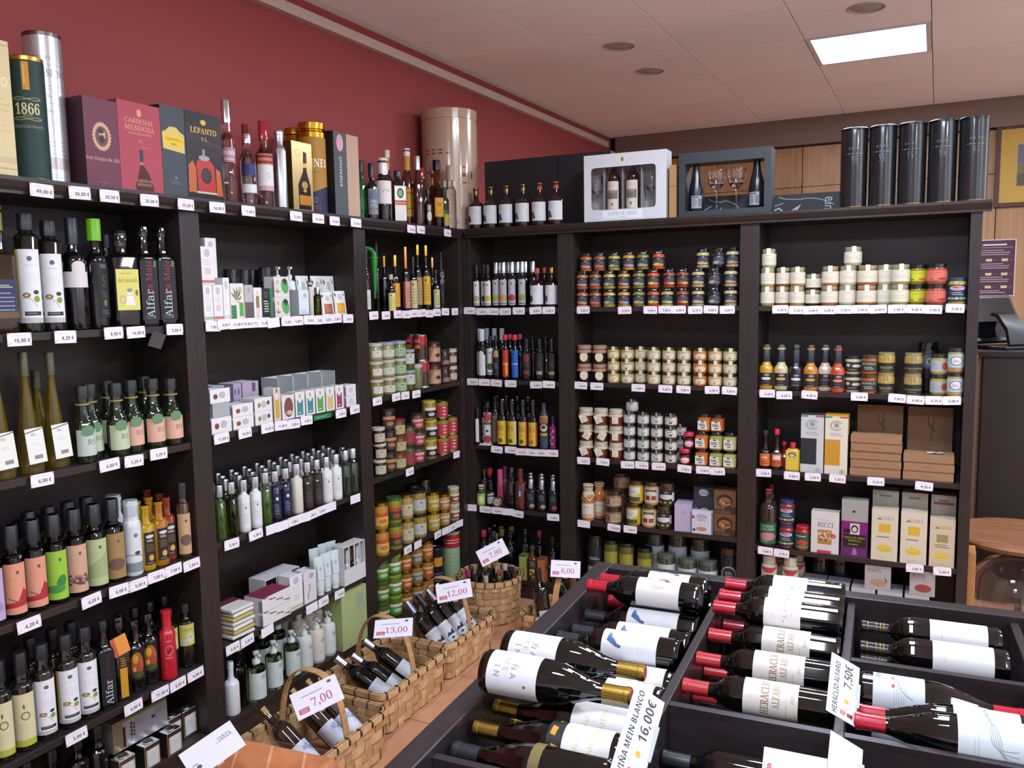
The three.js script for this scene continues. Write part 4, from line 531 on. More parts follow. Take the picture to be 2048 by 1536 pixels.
  bt(B, 3, 216, 30, 1240, 0.045, 'square black bottle with white script', (h, r) => ({ mat: BLACKGLASS, sq: 0.9, hs: h * 0.66, hn: h * 0.74, rn: r * 0.5, cap: [h * 0.1, r * 0.6, CAPBLACK], labels: [[h * 0.06, h * 0.66, r * 1.9, print('alfar2', 70, 220, (g, w, h2) => { fill(g, w, h2, '#101214'); txt(g, 'Alfar', 36, 168, 44, '#b9c6c8', 'serif', -1.57); txt(g, 'La Maja', 36, 66, 30, '#5a2228', 'serif', -1.57); })]] }), { ...g0, turn: 0.15 });
  { const o = bt(B, 3, 244, 32, 1235, 0.05, 'dark bottle with orange hang tag and strip', (h, r) => ({ mat: BLACKGLASS, sq: 0.8, hs: h * 0.62, hn: h * 0.72, cap: [h * 0.14, r * 0.6, gloss(0x121214)], labels: [[h * 0.04, h * 0.55, r * 0.9, print('orstrip', 40, 170, (g, w, h2) => { fill(g, w, h2, '#c08a1c'); rect(g, 0, 0, w, 50, '#3a2a12'); bars(g, 6, 8, 28, 4, 10, '#b08a3a', 4); })]] }), { ...g0, turn: 0.2, half: 0.033 }); hang(o, 0.052, 0.06, print('ortag', 60, 66, (g, w, h) => { fill(g, w, h, '#d58a34'); rect(g, 0, 0, 16, h, '#b5502a'); }), 0.155, 0.03, 0.2, 0.1, -0.15); }
  const fruit = print('fruit', 90, 110, (g, w, h) => { fill(g, w, h, '#0d0d0e'); disc(g, 45, 56, 34, 46, '#a2542a'); disc(g, 36, 34, 15, 16, '#c99a24'); disc(g, 56, 66, 18, 18, '#a83a26'); disc(g, 30, 70, 9, 9, '#c9a83a'); disc(g, 45, 90, 36, 12, '#3c4a1c'); });
  for (const px of [276, 306]) bt(B, 3, px, 34, 0.235, 0.055, 'black bottle with round fruit label', (h, r) => ({ mat: BLACKGLASS, hs: h * 0.64, hn: h * 0.74, cap: [h * 0.12, r * 0.5, gloss(0x101012)], labels: [[h * 0.18, h * 0.62, r * 1.9, fruit]] }), { ...g0, turn: 0.2 });
  bt(B, 3, 335, 31, 1218, 0.045, 'bright red metal bottle', (h, r) => ({ mat: gloss(0xb8202c, 0.2), rn: r * 0.62, hs: h * 0.66, hn: h * 0.78, labels: [[h * 0.3, h * 0.6, r * 1.6, print('redm', 70, 90, (g, w, h2) => { fill(g, w, h2, '#b8202c'); ringo(g, 36, 48, 20, '#d98a88', 3); poly(g, [[24, 58], [46, 38], [50, 42], [30, 62]], '#2c1214'); bars(g, 16, 6, 44, 1, 5, '#d08a86', 4); bars(g, 14, 78, 44, 1, 5, '#d08a86', 4); })]] }), { ...g0, turn: 0.2 });
  const angy2 = print('angy2', 90, 110, (g, w, h) => { fill(g, w, h, '#b8b85a'); txt(g, 'el Abuelo', 44, 26, 17, '#5a5528', 'serif'); disc(g, 62, 70, 18, 22, '#c3c9bb'); disc(g, 26, 88, 18, 16, '#b5bcae'); ringo(g, 60, 66, 6, '#6a6e66', 3); });
  for (const px of [357, 379]) bt(B, 3, px, 32, 0.22, 0.055, 'dark bottle with yellow green label', (h, r) => ({ mat: OLIVE, hs: h * 0.7, hn: h * 0.8, cap: [h * 0.14, r * 0.5, CAPBLACK], labels: [[h * 0.36, h * 0.7, r * 2.1, angy2]] }), { ...g0, turn: 0.15 });
  for (const px of [232, 262, 292, 318, 352]) bt(B, 3, px, 34, 0.235, 0.15, 'plain black bottle in far back row', (h, r) => ({ mat: BLACKGLASS, cap: [h * 0.14, r * 0.5, CAPBLACK] }), g0);
  // bottom shelf: tins
  const tinS = metal(0xb8b6aa, 0.28);
  const tinp = print('tinlid', 260, 150, (g, w, h) => { fill(g, w, h, '#c6c5cf'); rect(g, 0, 0, w, 14, '#8d8a70'); rect(g, 0, 12, w, 5, '#b5ad4a'); rect(g, 0, 0, 46, h, '#a59a80'); rect(g, 46, 40, 12, 100, '#4a4438'); g.strokeStyle = '#55563e'; g.lineWidth = 3; g.beginPath(); g.moveTo(80, 130); g.bezierCurveTo(96, 90, 84, 60, 90, 30); g.stroke(); for (let i = 0; i < 8; i++) disc(g, 84 + (i % 2) * 14, 40 + i * 9, 5, 7, i % 3 ? '#5d5a34' : '#4a4438'); disc(g, 190, 64, 10, 9, '#5a5d70'); });
  cartonAt('oil_tin', 'silver gift tin printed with an olive branch', 'tin', B, 4, 246, 352, 1414, 0.1, tinp, plain('#b9b7ab'), plain('#8d8a70'), { front: 0.05, dy: 0.09, where: 'on bottom shelf of the olive oil bay', kind: 'foil', group: 'oil tins' });
  const tin = (p, wh) => (o) => { const [w, h, d] = wh; part(o, 'tin_body', box(w, h, d, 0.004), tinS); part(o, 'spout_cap', capGeo(0.005, 0.014, 18), flat(0x1c1d1a, 0.4), [0, h, 0]); part(o, 'cap_rim', geo('tinrim', () => new THREE.TorusGeometry(0.016, 0.002, 6, 20).rotateX(Math.PI / 2)), SILVER, [0, h + 0.001, 0]); part(o, 'printed_label', sheet(w * 0.8, h * 0.7, p), paper(p), [0, h * 0.1, d / 2 + 0.0007]); };
  const tp = print('tinpanel', 80, 120, (g, w, h) => { fill(g, w, h, '#c9cac6'); rect(g, 4, 4, 4, h, '#a59a3c'); rect(g, w - 8, 4, 4, h, '#a59a3c'); bars(g, 20, 30, 40, 4, 12, '#a0a29e', 3); });
  [[250, 0.025], [300, 0.025], [345, 0.025], [372, 0.075], [392, 0.075]].forEach(([px, d]) => put(tin(tp, [0.062, d > 0.05 ? 0.1 : 0.085, 0.045]), 'oil_tin', 'small silver oil tin with black spout cap', 'tin', B, 4, px, d, { half: 0.031, group: 'oil tins' }));
  for (const px of [60, 110, 160, 205]) bt(B, 4, px, 42, 0.2, 0.08, 'dark bottle', (h, r) => ({ mat: BLACKGLASS, cap: [h * 0.2, r * 0.55, CAPBLACK] }), g0);
}
{ // ===== cosmetics bay =====
  const B = 'cosmetics', GB = { group: 'cosmetic cartons', where: undefined };
  const seal = (g, x, y, r, c = '#5c6064') => { ringo(g, x, y, r, c, 2); ringo(g, x, y, r * 0.55, c, 2); disc(g, x, y, 2, 3, c); };
  const wc = (k, c, alt) => print('wc' + k, 70, 150, (g, w, h) => { fill(g, w, h, '#dedddc'); seal(g, 35, 26, 13); bars(g, 12, 52, 46, 3, 9, c + '66', 3); rect(g, 18, 84, 34, 26, c + '55'); rect(g, 0, 132, w, 12, c); if (alt) alt(g, w, h); });
  const W = plain('#d8d8d8'), W2 = plain('#c9cacb');
  const box1 = (si, pl, pr, h, desc, f, o = {}) => cartonAt(o.name || 'cosmetic_box', desc, 'box', B, si, pl, pr, 0, o.d || 0.05, f, o.side || W, o.top || W, { h, group: 'cosmetic cartons', ...o });
  const pinkp = wc('pink', '#c9736c'), grnp = wc('grn', '#a3b088'), plainp = wc('pl', '#c9c9cc');
  box1(0, 409, 428, 0.125, 'white carton with green stripe', grnp); box1(0, 429, 448, 0.125, 'white carton with pink stripe', pinkp); box1(0, 449, 462, 0.15, 'tall narrow white carton', plainp);
  box1(0, 408, 434, 0.13, 'white carton with pink print stacked on others', pinkp, { dy: 0.126 }); box1(0, 418, 440, 0.165, 'tall white carton at back of stack', plainp, { dy: 0.126, front: 0.07, top: plain('#3a2028') });
  const leaf = print('leafbox', 110, 150, (g, w, h) => { fill(g, w, h, '#d9d7c8'); for (let i = 0; i < 7; i++) poly(g, [[44, 70], [44 + 50 * Math.cos(i * 0.6 - 2.6), 62 + 50 * Math.sin(i * 0.6 - 2.6)], [52 + 30 * Math.cos(i * 0.6 - 2.4), 66 + 30 * Math.sin(i * 0.6 - 2.4)]], '#5d6240'); rect(g, 4, 90, 42, 60, '#3f7a4a'); rect(g, 70, 80, 34, 56, '#55a04a'); seal(g, 80, 30, 13); });
  box1(0, 463, 490, 0.13, 'white carton with leaf and green blocks', leaf);
  box1(0, 492, 508, 0.125, 'grey carton with dark lower half', print('greyc', 60, 130, (g, w, h) => { fill(g, w, h, '#b3adaa'); rect(g, 0, 66, w, 70, '#5c544e'); seal(g, 30, 20, 8, '#8a8482'); }));
  box1(0, 509, 525, 0.115, 'cream carton picturing dropper bottle', print('dropc', 60, 130, (g, w, h) => { fill(g, w, h, '#dcdad2'); rect(g, 18, 36, 24, 90, '#8a7448'); rect(g, 24, 14, 12, 22, '#c9c0a8'); rect(g, 18, 84, 24, 40, '#cfc8b6'); }));
  box1(0, 526, 547, 0.112, 'black carton with green edge', print('blkc', 80, 120, (g, w, h) => { fill(g, w, h, '#16201e'); rect(g, 60, 0, 20, h, '#2f7a4a'); bars(g, 10, 50, 40, 5, 10, '#c6ccca', 4); ringo(g, 30, 26, 10, '#8a9290', 2); }));
  const lg = print('leafgrn', 110, 90, (g, w, h) => { fill(g, w, h, '#d4cbc2'); disc(g, 78, 42, 26, 34, '#4fa055', -0.4); poly(g, [[60, 20], [80, 6], [98, 20], [84, 40]], '#33352f'); for (let i = 0; i < 5; i++) poly(g, [[26, 72], [26 + 34 * Math.cos(i * 0.6 - 2.8), 70 + 30 * Math.sin(i * 0.6 - 2.8)], [30, 66]], '#75764a'); disc(g, 24, 26, 10, 10, '#bba8a0'); });
  box1(0, 549, 579, 0.078, 'carton with green capsule, lower of pair', lg); box1(0, 549, 579, 0.078, 'carton with green capsule, upper of pair', lg, { dy: 0.0785 });
  for (const [px, d, k] of [[470, 0.13, 0], [492, 0.13, 0], [512, 0.13, 0], [530, 0.1, 1]]) put(jar({ h: 0.185 + k * 0.01, r: 0.03, mat: gloss(0x111417), lid: [0.055, 0.0305, gloss(0x1a1d20)], labels: [[0.03, 0.1, 0.05, print('blkjar', 60, 70, (g, w, h) => { fill(g, w, h, '#1a1d20'); bars(g, 10, 30, 40, 2, 9, '#9aa0a2', 4); })]] }), 'cosmetic_jar', 'tall black cosmetic jar behind cartons', 'jar', B, 0, px, d, { half: 0.03, turn: 0.5, group: 'black cosmetic jars' });
  const pump = (r, h, m, p, top = flat(0xd3d7d6, 0.35)) => (o) => {
    part(o, 'bottle_body', geo('pb' + r + h, () => loft([[0, 0.001], [r * 0.94, 0], [r, 0.004], [r, h * 0.66], [r * 0.92, h * 0.7], [r * 0.4, h * 0.73], [r * 0.4, h * 0.76], [0, h * 0.76]], 20)), m);
    part(o, 'pump_collar', capGeo(h * 0.08, r * 0.46), top, [0, h * 0.75, 0]); part(o, 'pump_head', geo('ph' + r + h, () => mergeGeometries([loft([[r * 0.16, 0], [r * 0.16, h * 0.1], [r * 0.34, h * 0.105], [r * 0.34, h * 0.16], [0, h * 0.17]], 14).deleteAttribute('uv') || null, loft([[0, 0], [0.005, 0], [0.0045, r * 1.1], [0, r * 1.1]], 10).rotateX(Math.PI / 2).translate(0, h * 0.135, 0)].map((g) => g))), top, [0, h * 0.83, 0]);
    if (p) part(o, 'label', wrap(r + 0.0007, h * 0.06, h * 0.6, r * 2.6, p), paper(p));
  };
  const mist = print('mist', 70, 120, (g, w, h) => { fill(g, w, h, '#d6dcdc'); seal(g, 35, 26, 11); bars(g, 20, 56, 30, 4, 11, '#aab2b4', 2); });
  for (const [px, d] of [[584, 0.075], [560, 0.11]]) put(pump(0.022, 0.2, flat(0xd3d8d7, 0.35), mist), 'pump_bottle', 'white spray bottle with clear cover', 'bottle', B, 0, px, d, { half: 0.022, turn: 0.5, group: 'cosmetic bottles' });
  box1(0, 596, 616, 0.105, 'pale blue white carton', print('bluew', 70, 120, (g, w, h) => { fill(g, w, h, '#cfdadc'); seal(g, 44, 26, 10, '#7a8486'); bars(g, 10, 92, 50, 2, 8, '#8fb4b4', 4); rect(g, 0, 110, w, 12, '#2c3236'); }), { side: plain('#bcc6c8') });
  bt(B, 0, 622, 12, 0.14, 0.03, 'slim beige cosmetic tube', (h, r) => ({ mat: flat(0xc9c2b8, 0.4), rn: r * 0.7, hs: h * 0.78, hn: h * 0.85, cap: [h * 0.16, r * 0.75, flat(0x24262a, 0.4)] }), { name: 'cosmetic_tube', cat: 'tube' });
  bt(B, 0, 637, 15, 0.115, 0.03, 'small green glass bottle with silver cap', (h, r) => ({ mat: glass(0x8fb02a, 0.03), rn: r * 0.6, hs: h * 0.7, hn: h * 0.76, cap: [h * 0.24, r * 0.8, SILVER], capOver: false }), {});
  const pouch = (w, h, p) => (o) => { part(o, 'pouch_body', geo(`pouch${w}${h}`, () => { const g = new THREE.BoxGeometry(w, h, 0.04, 4, 6, 1), q = g.attributes.position; for (let i = 0; i < q.count; i++) { const t = Math.min(1, Math.max(0, q.getY(i) / h + 0.5)), e = 1 - Math.pow(t, 1.6) * 0.92; q.setZ(i, q.getZ(i) * e * (1 - 0.35 * Math.abs(q.getX(i) / w * 2) ** 3)); q.setX(i, q.getX(i) * (1 - 0.06 * Math.sin(t * 3.1))); } g.translate(0, h / 2, 0); g.computeVertexNormals(); return uvIn(g, p); }), paper(p, 'gloss')); };
  const pp = (k, c) => print('pouch' + k, 90, 130, (g, w, h) => { fill(g, w, h, '#d6d8d0'); seal(g, 46, 34, 13); poly(g, [[4, 10], [20, 20], [10, 34]], '#4a4a3c'); poly(g, [[70, 8], [84, 22], [76, 30]], '#4f5240'); rect(g, 14, 66, 62, 56, c); bars(g, 22, 84, 44, 3, 10, 'rgba(255,255,255,0.35)', 3); });
  [[652, 0.03, '#a05a3c', 'brown', 0.095], [678, 0.03, '#d09a28', 'yellow', 0.1], [640, 0.12, '#b5765a', 'terracotta', 0.165], [668, 0.12, '#1f8a6e', 'teal', 0.165], [606, 0.13, '#8a8880', 'grey', 0.165]].forEach(([px, d, c, n, h]) => put(pouch(0.068, h, pp(n, c)), 'cosmetic_pouch', `white pouch with ${n} label panel`, 'pouch', B, 0, px, d, { half: 0.036, round: false, turn: 0.12, group: 'cosmetic pouches' }));
  // second shelf: soap cartons and display trays
  const soap = (k, c) => print('soap' + k, 90, 60, (g, w, h) => { fill(g, w, h, '#dcdbd8'); disc(g, 24, 32, 10, 11, c); seal(g, 54, 28, 12); });
  const olv = print('soapolv', 100, 60, (g, w, h) => { fill(g, w, h, '#dcdbd8'); disc(g, 26, 32, 9, 11, '#8a8a34'); seal(g, 52, 30, 13); disc(g, 78, 26, 8, 10, '#4a4436'); });
  box1(1, 424, 464, 0.056, 'white soap box, front of lilac trays', soap('a', '#7a3c2c'), { d: 0.07 });
  const glb = plain('#9fa6a4'); box1(1, 428, 462, 0.05, 'grey see-through soap box', glb, { dy: 0.057, side: glb, top: glb, d: 0.06 });
  box1(1, 424, 464, 0.05, 'white soap box on top of stack', soap('b', '#6a4436'), { dy: 0.108, d: 0.07 });
  for (const k of [0, 1]) { box1(1, 467, 508, 0.045, `white soap box with brown nut, ${['lower', 'upper'][k]}`, soap('c', '#8a4a24'), { dy: k * 0.0458, d: 0.07 }); box1(1, 511, 546, 0.05, `white soap box with olives, ${['lower', 'upper'][k]}`, olv, { dy: k * 0.0508, d: 0.07 }); }
  box1(1, 549, 563, 0.13, 'cream carton picturing yellow oil dropper', print('yeld', 50, 130, (g, w, h) => { fill(g, w, h, '#cdbfae'); rect(g, 10, 46, 30, 70, '#c2a23c'); rect(g, 18, 20, 12, 26, '#d9d4c8'); rect(g, 20, 4, 8, 16, '#3a332c'); }));
  box1(1, 565, 590, 0.095, 'white carton with brown oval', print('brov', 90, 110, (g, w, h) => { fill(g, w, h, '#d9d5d0'); disc(g, 48, 56, 32, 44, '#7a4a42'); disc(g, 52, 80, 20, 10, '#c9b0a8'); }));
  const gel = (c) => print('gel' + c, 60, 110, (g, w, h) => { fill(g, w, h, '#dcdcd6'); rect(g, 10, 36, 38, 66, c); disc(g, 29, 38, 11, 11, '#d6d6d0'); rect(g, 24, 12, 10, 16, '#9a9a92'); bars(g, 16, 90, 24, 1, 4, '#e4e4de', 3); });
  [[592, 611, '#3f8a84', 'teal'], [613, 631, '#3f8a84', 'teal'], [633, 651, '#5a9a4a', 'green'], [653, 670, '#c9b46a', 'pale yellow'], [672, 688, '#a03a62', 'magenta']].forEach(([a, b, c, n]) => box1(1, a, b, 0.1, `white gel carton with ${n} bottle picture`, gel(c)));
  for (const k of [0, 1]) box1(1, 694, 714, 0.047, `small square white box, ${['lower', 'upper'][k]}`, print('sqw', 60, 50, (g, w, h) => { fill(g, w, h, '#d8d8da'); seal(g, 30, 26, 10, '#a2a4a8'); }), { dy: k * 0.0478 });
  const lil = print('lilac', 100, 90, (g, w, h) => { fill(g, w, h, '#b3a4b4'); rect(g, 60, 4, 20, 20, '#6a4a5e'); poly(g, [[10, 80], [60, 70], [70, 76], [16, 86]], '#c98a86'); poly(g, [[30, 70], [86, 40], [88, 46], [34, 74]], '#c08c62'); }), lil2 = print('lilac2', 60, 90, (g, w, h) => { fill(g, w, h, '#aa9cb2'); for (let i = 0; i < 6; i++) disc(g, 14 + (i % 2) * 26, 20 + Math.floor(i / 2) * 26, 6, 8, '#6e5478'); });
  [[432, 452, lil], [470, 486, lil2], [488, 520, lil]].forEach(([a, b, p]) => box1(1, a, b, 0.15, 'lilac display carton standing behind soap boxes', p, { front: 0.15, side: plain('#a99bae'), d: 0.08 }));
  const openBox = (w, h, d, p) => (o) => { const m = flat(0xc4c8c6, 0.5), t = 0.002; part(o, 'front_flap', carton(w, h * 0.55, t, p, W2), paper(p), [0, 0, d / 2 - t / 2]); part(o, 'rear_wall', box(w, h, t), m, [0, 0, -d / 2 + t / 2]); for (const s of [-1, 1]) part(o, 'side_wall', box(t, h, d - 2 * t), m, [s * (w / 2 - t / 2), 0, 0]); part(o, 'tray_floor', box(w - 2 * t, t, d - 2 * t), m); };
  [[560, 0.15, 0], [590, 0.15, 0], [625, 0.15, 0], [655, 0.15, 0]].forEach(([px, d]) => put(openBox(0.09, 0.15, 0.09, olv), 'display_tray', 'open white display tray with olive print', 'tray', B, 1, px, d + 0.02, { half: 0.045, round: false, group: 'open display trays' }));
  put((o) => part(o, 'strip_body', carton(0.11, 0.02, 0.0015, print('grnstrip', 120, 24, (g, w, h) => { fill(g, w, h, '#1f7a44'); bars(g, 14, 10, 90, 1, 4, '#6fb48a', 4); }), plain('#1f7a44')), paper(plain('#1f7a44'))), 'shelf_strip', 'bright green paper strip hanging on shelf edge', 'label', B, 1, 645, -0.004, { dy: -0.024, loose: true, where: 'below white gel cartons', group: undefined });
  // third shelf: shower gels and oils, four rows deep
  const gelB = (c, p) => (h, r) => ({ mat: c, hs: h * 0.68, hn: h * 0.74, rn: r * 0.5, cap: [h * 0.21, r * 0.66, SILVER], capOver: false, labels: p ? [[h * 0.08, h * 0.56, r * 1.9, p]] : [] });
  const wp = print('whitegel', 60, 110, (g, w, h) => { fill(g, w, h, '#d5d8d4'); disc(g, 34, 20, 3, 5, '#2c2e2c'); bars(g, 16, 48, 30, 4, 11, '#a9ada9', 2); }), np = print('navygel', 60, 110, (g, w, h) => { fill(g, w, h, '#1b1b36'); disc(g, 34, 24, 8, 8, '#d6d8de'); bars(g, 16, 50, 30, 5, 10, '#8a8aa4', 3); }), dp = print('darkgel', 60, 110, (g, w, h) => { fill(g, w, h, '#2a2620'); bars(g, 14, 40, 34, 5, 11, '#5c5a48', 3); });
  const kinds = { green: ['green', gloss(0x2f4a18)], olive: ['olive', glass(0x9aa83a, 0.05)], white: ['white', flat(0xd2d5d0, 0.35), wp], navy: ['navy', gloss(0x17172e), np], cream: ['cream', flat(0xcac4b4, 0.35)], brown: ['dark brown', gloss(0x2a2318), dp], dark: ['dark green', gloss(0x16281a)] };
  [[443, 'green'], [467, 'olive'], [491, 'white'], [514, 'white'], [534, 'green'], [553, 'navy'], [574, 'navy'], [596, 'cream'], [617, 'brown'], [636, 'brown'], [655, 'white'], [674, 'white'], [694, 'dark'], [713, 'dark']].forEach(([px, k]) => bt(B, 2, px, 23, ['green', 'olive', 'cream', 'dark'].includes(k) ? 0.2 : 0.195, 0.028, `${kinds[k][0]} shower gel bottle in front row`, gelB(kinds[k][1], kinds[k][2]), { turn: 0.25, group: 'shower gel bottles' }));
  for (let row = 1; row < 4; row++) for (let i = 0; i < 12; i++) { const z = 1.74 - i * 0.069 - (row % 2) * 0.03; if (z < 0.95) continue; put(bottle({ h: 0.2, r: 0.022, ...gelB(i < 4 ? gloss(0x1a2a1c) : [gloss(0x1e2c22), gloss(0x20242a), flat(0x9aa09c, 0.4)][(i + row) % 3])(0.2, 0.022) }), 'bottle', 'silver-capped shower gel bottle', 'bottle', B, 2, 0, 0, { p: V(-0.03 - row * 0.055, BAYS[B].s[2], z), half: 0.02, where: `in ${['', 'second', 'third', 'rear'][row]} row of gel bottles`, group: 'shower gel bottles' }); }
  // fourth shelf: tissue packs, gift boxes, tubes
  const fold = (o) => { const m = [flat(0xcfd0c6, 0.6), flat(0xb9aa5c, 0.6), flat(0xd8d8d2, 0.6)]; for (let i = 0; i < 7; i++) part(o, 'folded_sachet', box(0.11 - (i % 3) * 0.006, 0.012, 0.075, 0.003), m[i % 3], [(i % 2) * 0.004, i * 0.0165, 0], [0, ((i * 7) % 5) * 0.01 - 0.02, 0.02 * ((i % 3) - 1)]); };
  put(fold, 'sachet_stack', 'stack of white and yellow sachets', 'sachets', B, 3, 474, 0.045, { dy: 0.0035, half: 0.064, round: false, group: undefined });
  const bottleBox = (w, h, d, n) => (o) => { const m = flat(0xd0d1cf, 0.5), t = 0.003, st = plain('#d4d5d3'); part(o, 'back_wall', box(w, h, t), flat(0x6a3038, 0.6), [0, 0, -d / 2 + t / 2]); for (const s of [-1, 1]) part(o, 'side_wall', box(t, h, d), m, [s * (w / 2 - t / 2), 0, 0]); part(o, 'top_wall', box(w - 2 * t, t, d - t), m, [0, h - t, t / 2]); part(o, 'base_wall', box(w - 2 * t, t, d - t), m, [0, 0, t / 2]); part(o, 'front_band', box(w - 2 * t, h * 0.4, t), m, [0, t, d / 2 - t / 2]); for (let i = 1; i < n; i++) part(o, 'front_rib', box(0.006, h * 0.58, t), m, [-w / 2 + (w * i) / n, h * 0.4, d / 2 - t / 2]); };
  put(bottleBox(0.2, 0.13, 0.09, 3), 'gift_carton', 'open white carton with maroon lining', 'box', B, 3, 560, 0.12, { half: 0.1, round: false, group: 'gift cartons' });
  const floral = print('floral', 140, 90, (g, w, h) => { fill(g, w, h, '#d9d6d2'); for (let i = 0; i < 16; i++) disc(g, (i * 37) % w, (i * 23) % h, 7, 3, i % 3 ? '#55523c' : '#a8384a', i); });
  box1(3, 468, 505, 0.075, 'maroon topped carton with floral front', floral, { dy: 0.001, front: 0.1, top: plain('#6a2438'), d: 0.1 });
  for (const k of [0, 1]) box1(3, 522, 578, 0.055, `floral carton with maroon top, ${['lower', 'upper'][k]}`, floral, { dy: k * 0.0558, top: plain('#7a2a44'), d: 0.09 });
  const stand = wc('st', '#b4b88a'), bras = print('brush', 70, 150, (g, w, h) => { fill(g, w, h, '#d2d0d0'); seal(g, 44, 24, 11); g.strokeStyle = '#9a9894'; g.lineWidth = 8; g.beginPath(); g.moveTo(30, 60); g.bezierCurveTo(44, 80, 20, 100, 24, 130); g.stroke(); });
  box1(3, 582, 607, 0.14, 'tall white carton with ring emblem', stand, { d: 0.06 }); box1(3, 609, 634, 0.13, 'tall white carton picturing a comb', bras, { d: 0.06 });
  const tubeG = (h) => (o) => { part(o, 'tube_body', geo('creamtube', () => { const n = 18, pts = []; for (let j = 0; j <= 6; j++) { const t = j / 6; pts.push([0.02 + 0.004 * t, 0.02 + t * (h - 0.02), 0, 1 - 0.94 * Math.pow(t, 1.3)]); } return loft([[0, 0.001], [0.018, 0.001], [0.018, 0.02], ...pts, [0, h]], n); }), flat(0xc4d0cc, 0.4)); const q = print('tubep', 60, 90, (g, w, hh) => { fill(g, w, hh, '#c6d2ce'); seal(g, 30, 22, 12, '#6a7674'); bars(g, 16, 46, 28, 3, 10, '#a2b0ac', 2); }); part(o, 'label', sheet(0.03, 0.06, q), paper(q), [0, h * 0.42, 0.0185], [-0.1, 0, 0]); };
  [[640, 0.035], [655, 0.04], [671, 0.035], [688, 0.045], [630, 0.13], [648, 0.14], [664, 0.13]].forEach(([px, d]) => put(tubeG(0.165), 'cream_tube', d > 0.1 ? 'pale green cream tube in back row' : 'pale green cream tube standing on its cap', 'tube', B, 3, px, d, { half: 0.022, turn: 0.35, group: 'cream tubes' }));
  put((o) => { bottleBox(0.15, 0.17, 0.06, 4)(o); for (let i = 0; i < 4; i++) part(o, 'small_bottle', geo('minib', () => loft([[0, 0], [0.013, 0], [0.013, 0.07], [0.006, 0.08], [0.006, 0.1], [0.008, 0.1], [0.008, 0.14], [0, 0.14]], 12)), [glass(0x8fa03a, 0.05), flat(0xc9cfcc, 0.4)][i % 2], [-0.055 + i * 0.0365, 0.0035, 0]); }, 'gift_carton', 'white windowed carton of four small bottles', 'box', B, 3, 706, 0.045, { half: 0.075, round: false, group: 'gift cartons' });
  // bottom shelf: pump bottles and green box
  const softP = (c) => print('soft' + c, 80, 110, (g, w, h) => { fill(g, w, h, c); seal(g, 54, 20, 9, '#7a8480'); bars(g, 20, 50, 40, 3, 11, 'rgba(120,130,120,0.25)', 3); });
  const soapG = { green: [glass(0xb4c87a, 0.12), softP('#c3cfc8')], peach: [flat(0xd2c3b0, 0.4), softP('#d6ccc0')], white: [flat(0xc9cdc4, 0.4), softP('#ccd2cc')] };
  [[505, 0.04, 'green', 0.19], [548, 0.05, 'green', 0.19], [530, 0.11, 'green', 0.245], [560, 0.12, 'green', 0.245], [585, 0.05, 'green', 0.19], [612, 0.05, 'white', 0.19], [640, 0.05, 'peach', 0.19], [600, 0.12, 'peach', 0.245], [622, 0.12, 'peach', 0.245], [645, 0.12, 'peach', 0.245], [660, 0.05, 'white', 0.19], [652, 0.2, 'white', 0.245], [575, 0.19, 'peach', 0.245], [600, 0.2, 'peach', 0.245], [628, 0.2, 'white', 0.245]].forEach(([px, d, k, h]) => put(pump(0.033, h, soapG[k][0], soapG[k][1], flat(0xcfd6cc, 0.35)), 'pump_bottle', `${k === 'green' ? 'clear green' : k} hand soap pump bottle`, 'bottle', B, 4, px, d, { half: 0.0365, turn: 0.4, layer: d > 0.15 ? 'at rear' : d > 0.1 ? 'in second row' : '', group: 'hand soap bottles' }));
  bt(B, 4, 490, 36, 0.24, 0.05, 'dark green oil bottle with clear stopper', (h, r) => ({ mat: glass(0x4a6a10, 0.03), hs: h * 0.6, hn: h * 0.74, rn: r * 0.4, cap: [h * 0.1, r * 0.5, mat('clr', { color: 0xc9d0cc, roughness: 0.2 })] }), {});
  bt(B, 4, 468, 30, 0.2, 0.04, 'white bottle beside dark green oil bottle', (h, r) => ({ mat: flat(0xcdcfcc, 0.3), cap: [h * 0.14, r * 0.4, mat('clr', {})] }), {});
  box1(4, 672, 722, 0.25, 'large pale green gift box', print('gbox', 90, 220, (g, w, h) => { fill(g, w, h, '#a4b078'); disc(g, 64, 50, 14, 26, '#93a58a'); bars(g, 52, 90, 26, 2, 9, '#8d9c70', 2); }), { side: plain('#98a56a'), top: plain('#9aa86c'), d: 0.1, front: 0.02 });
}
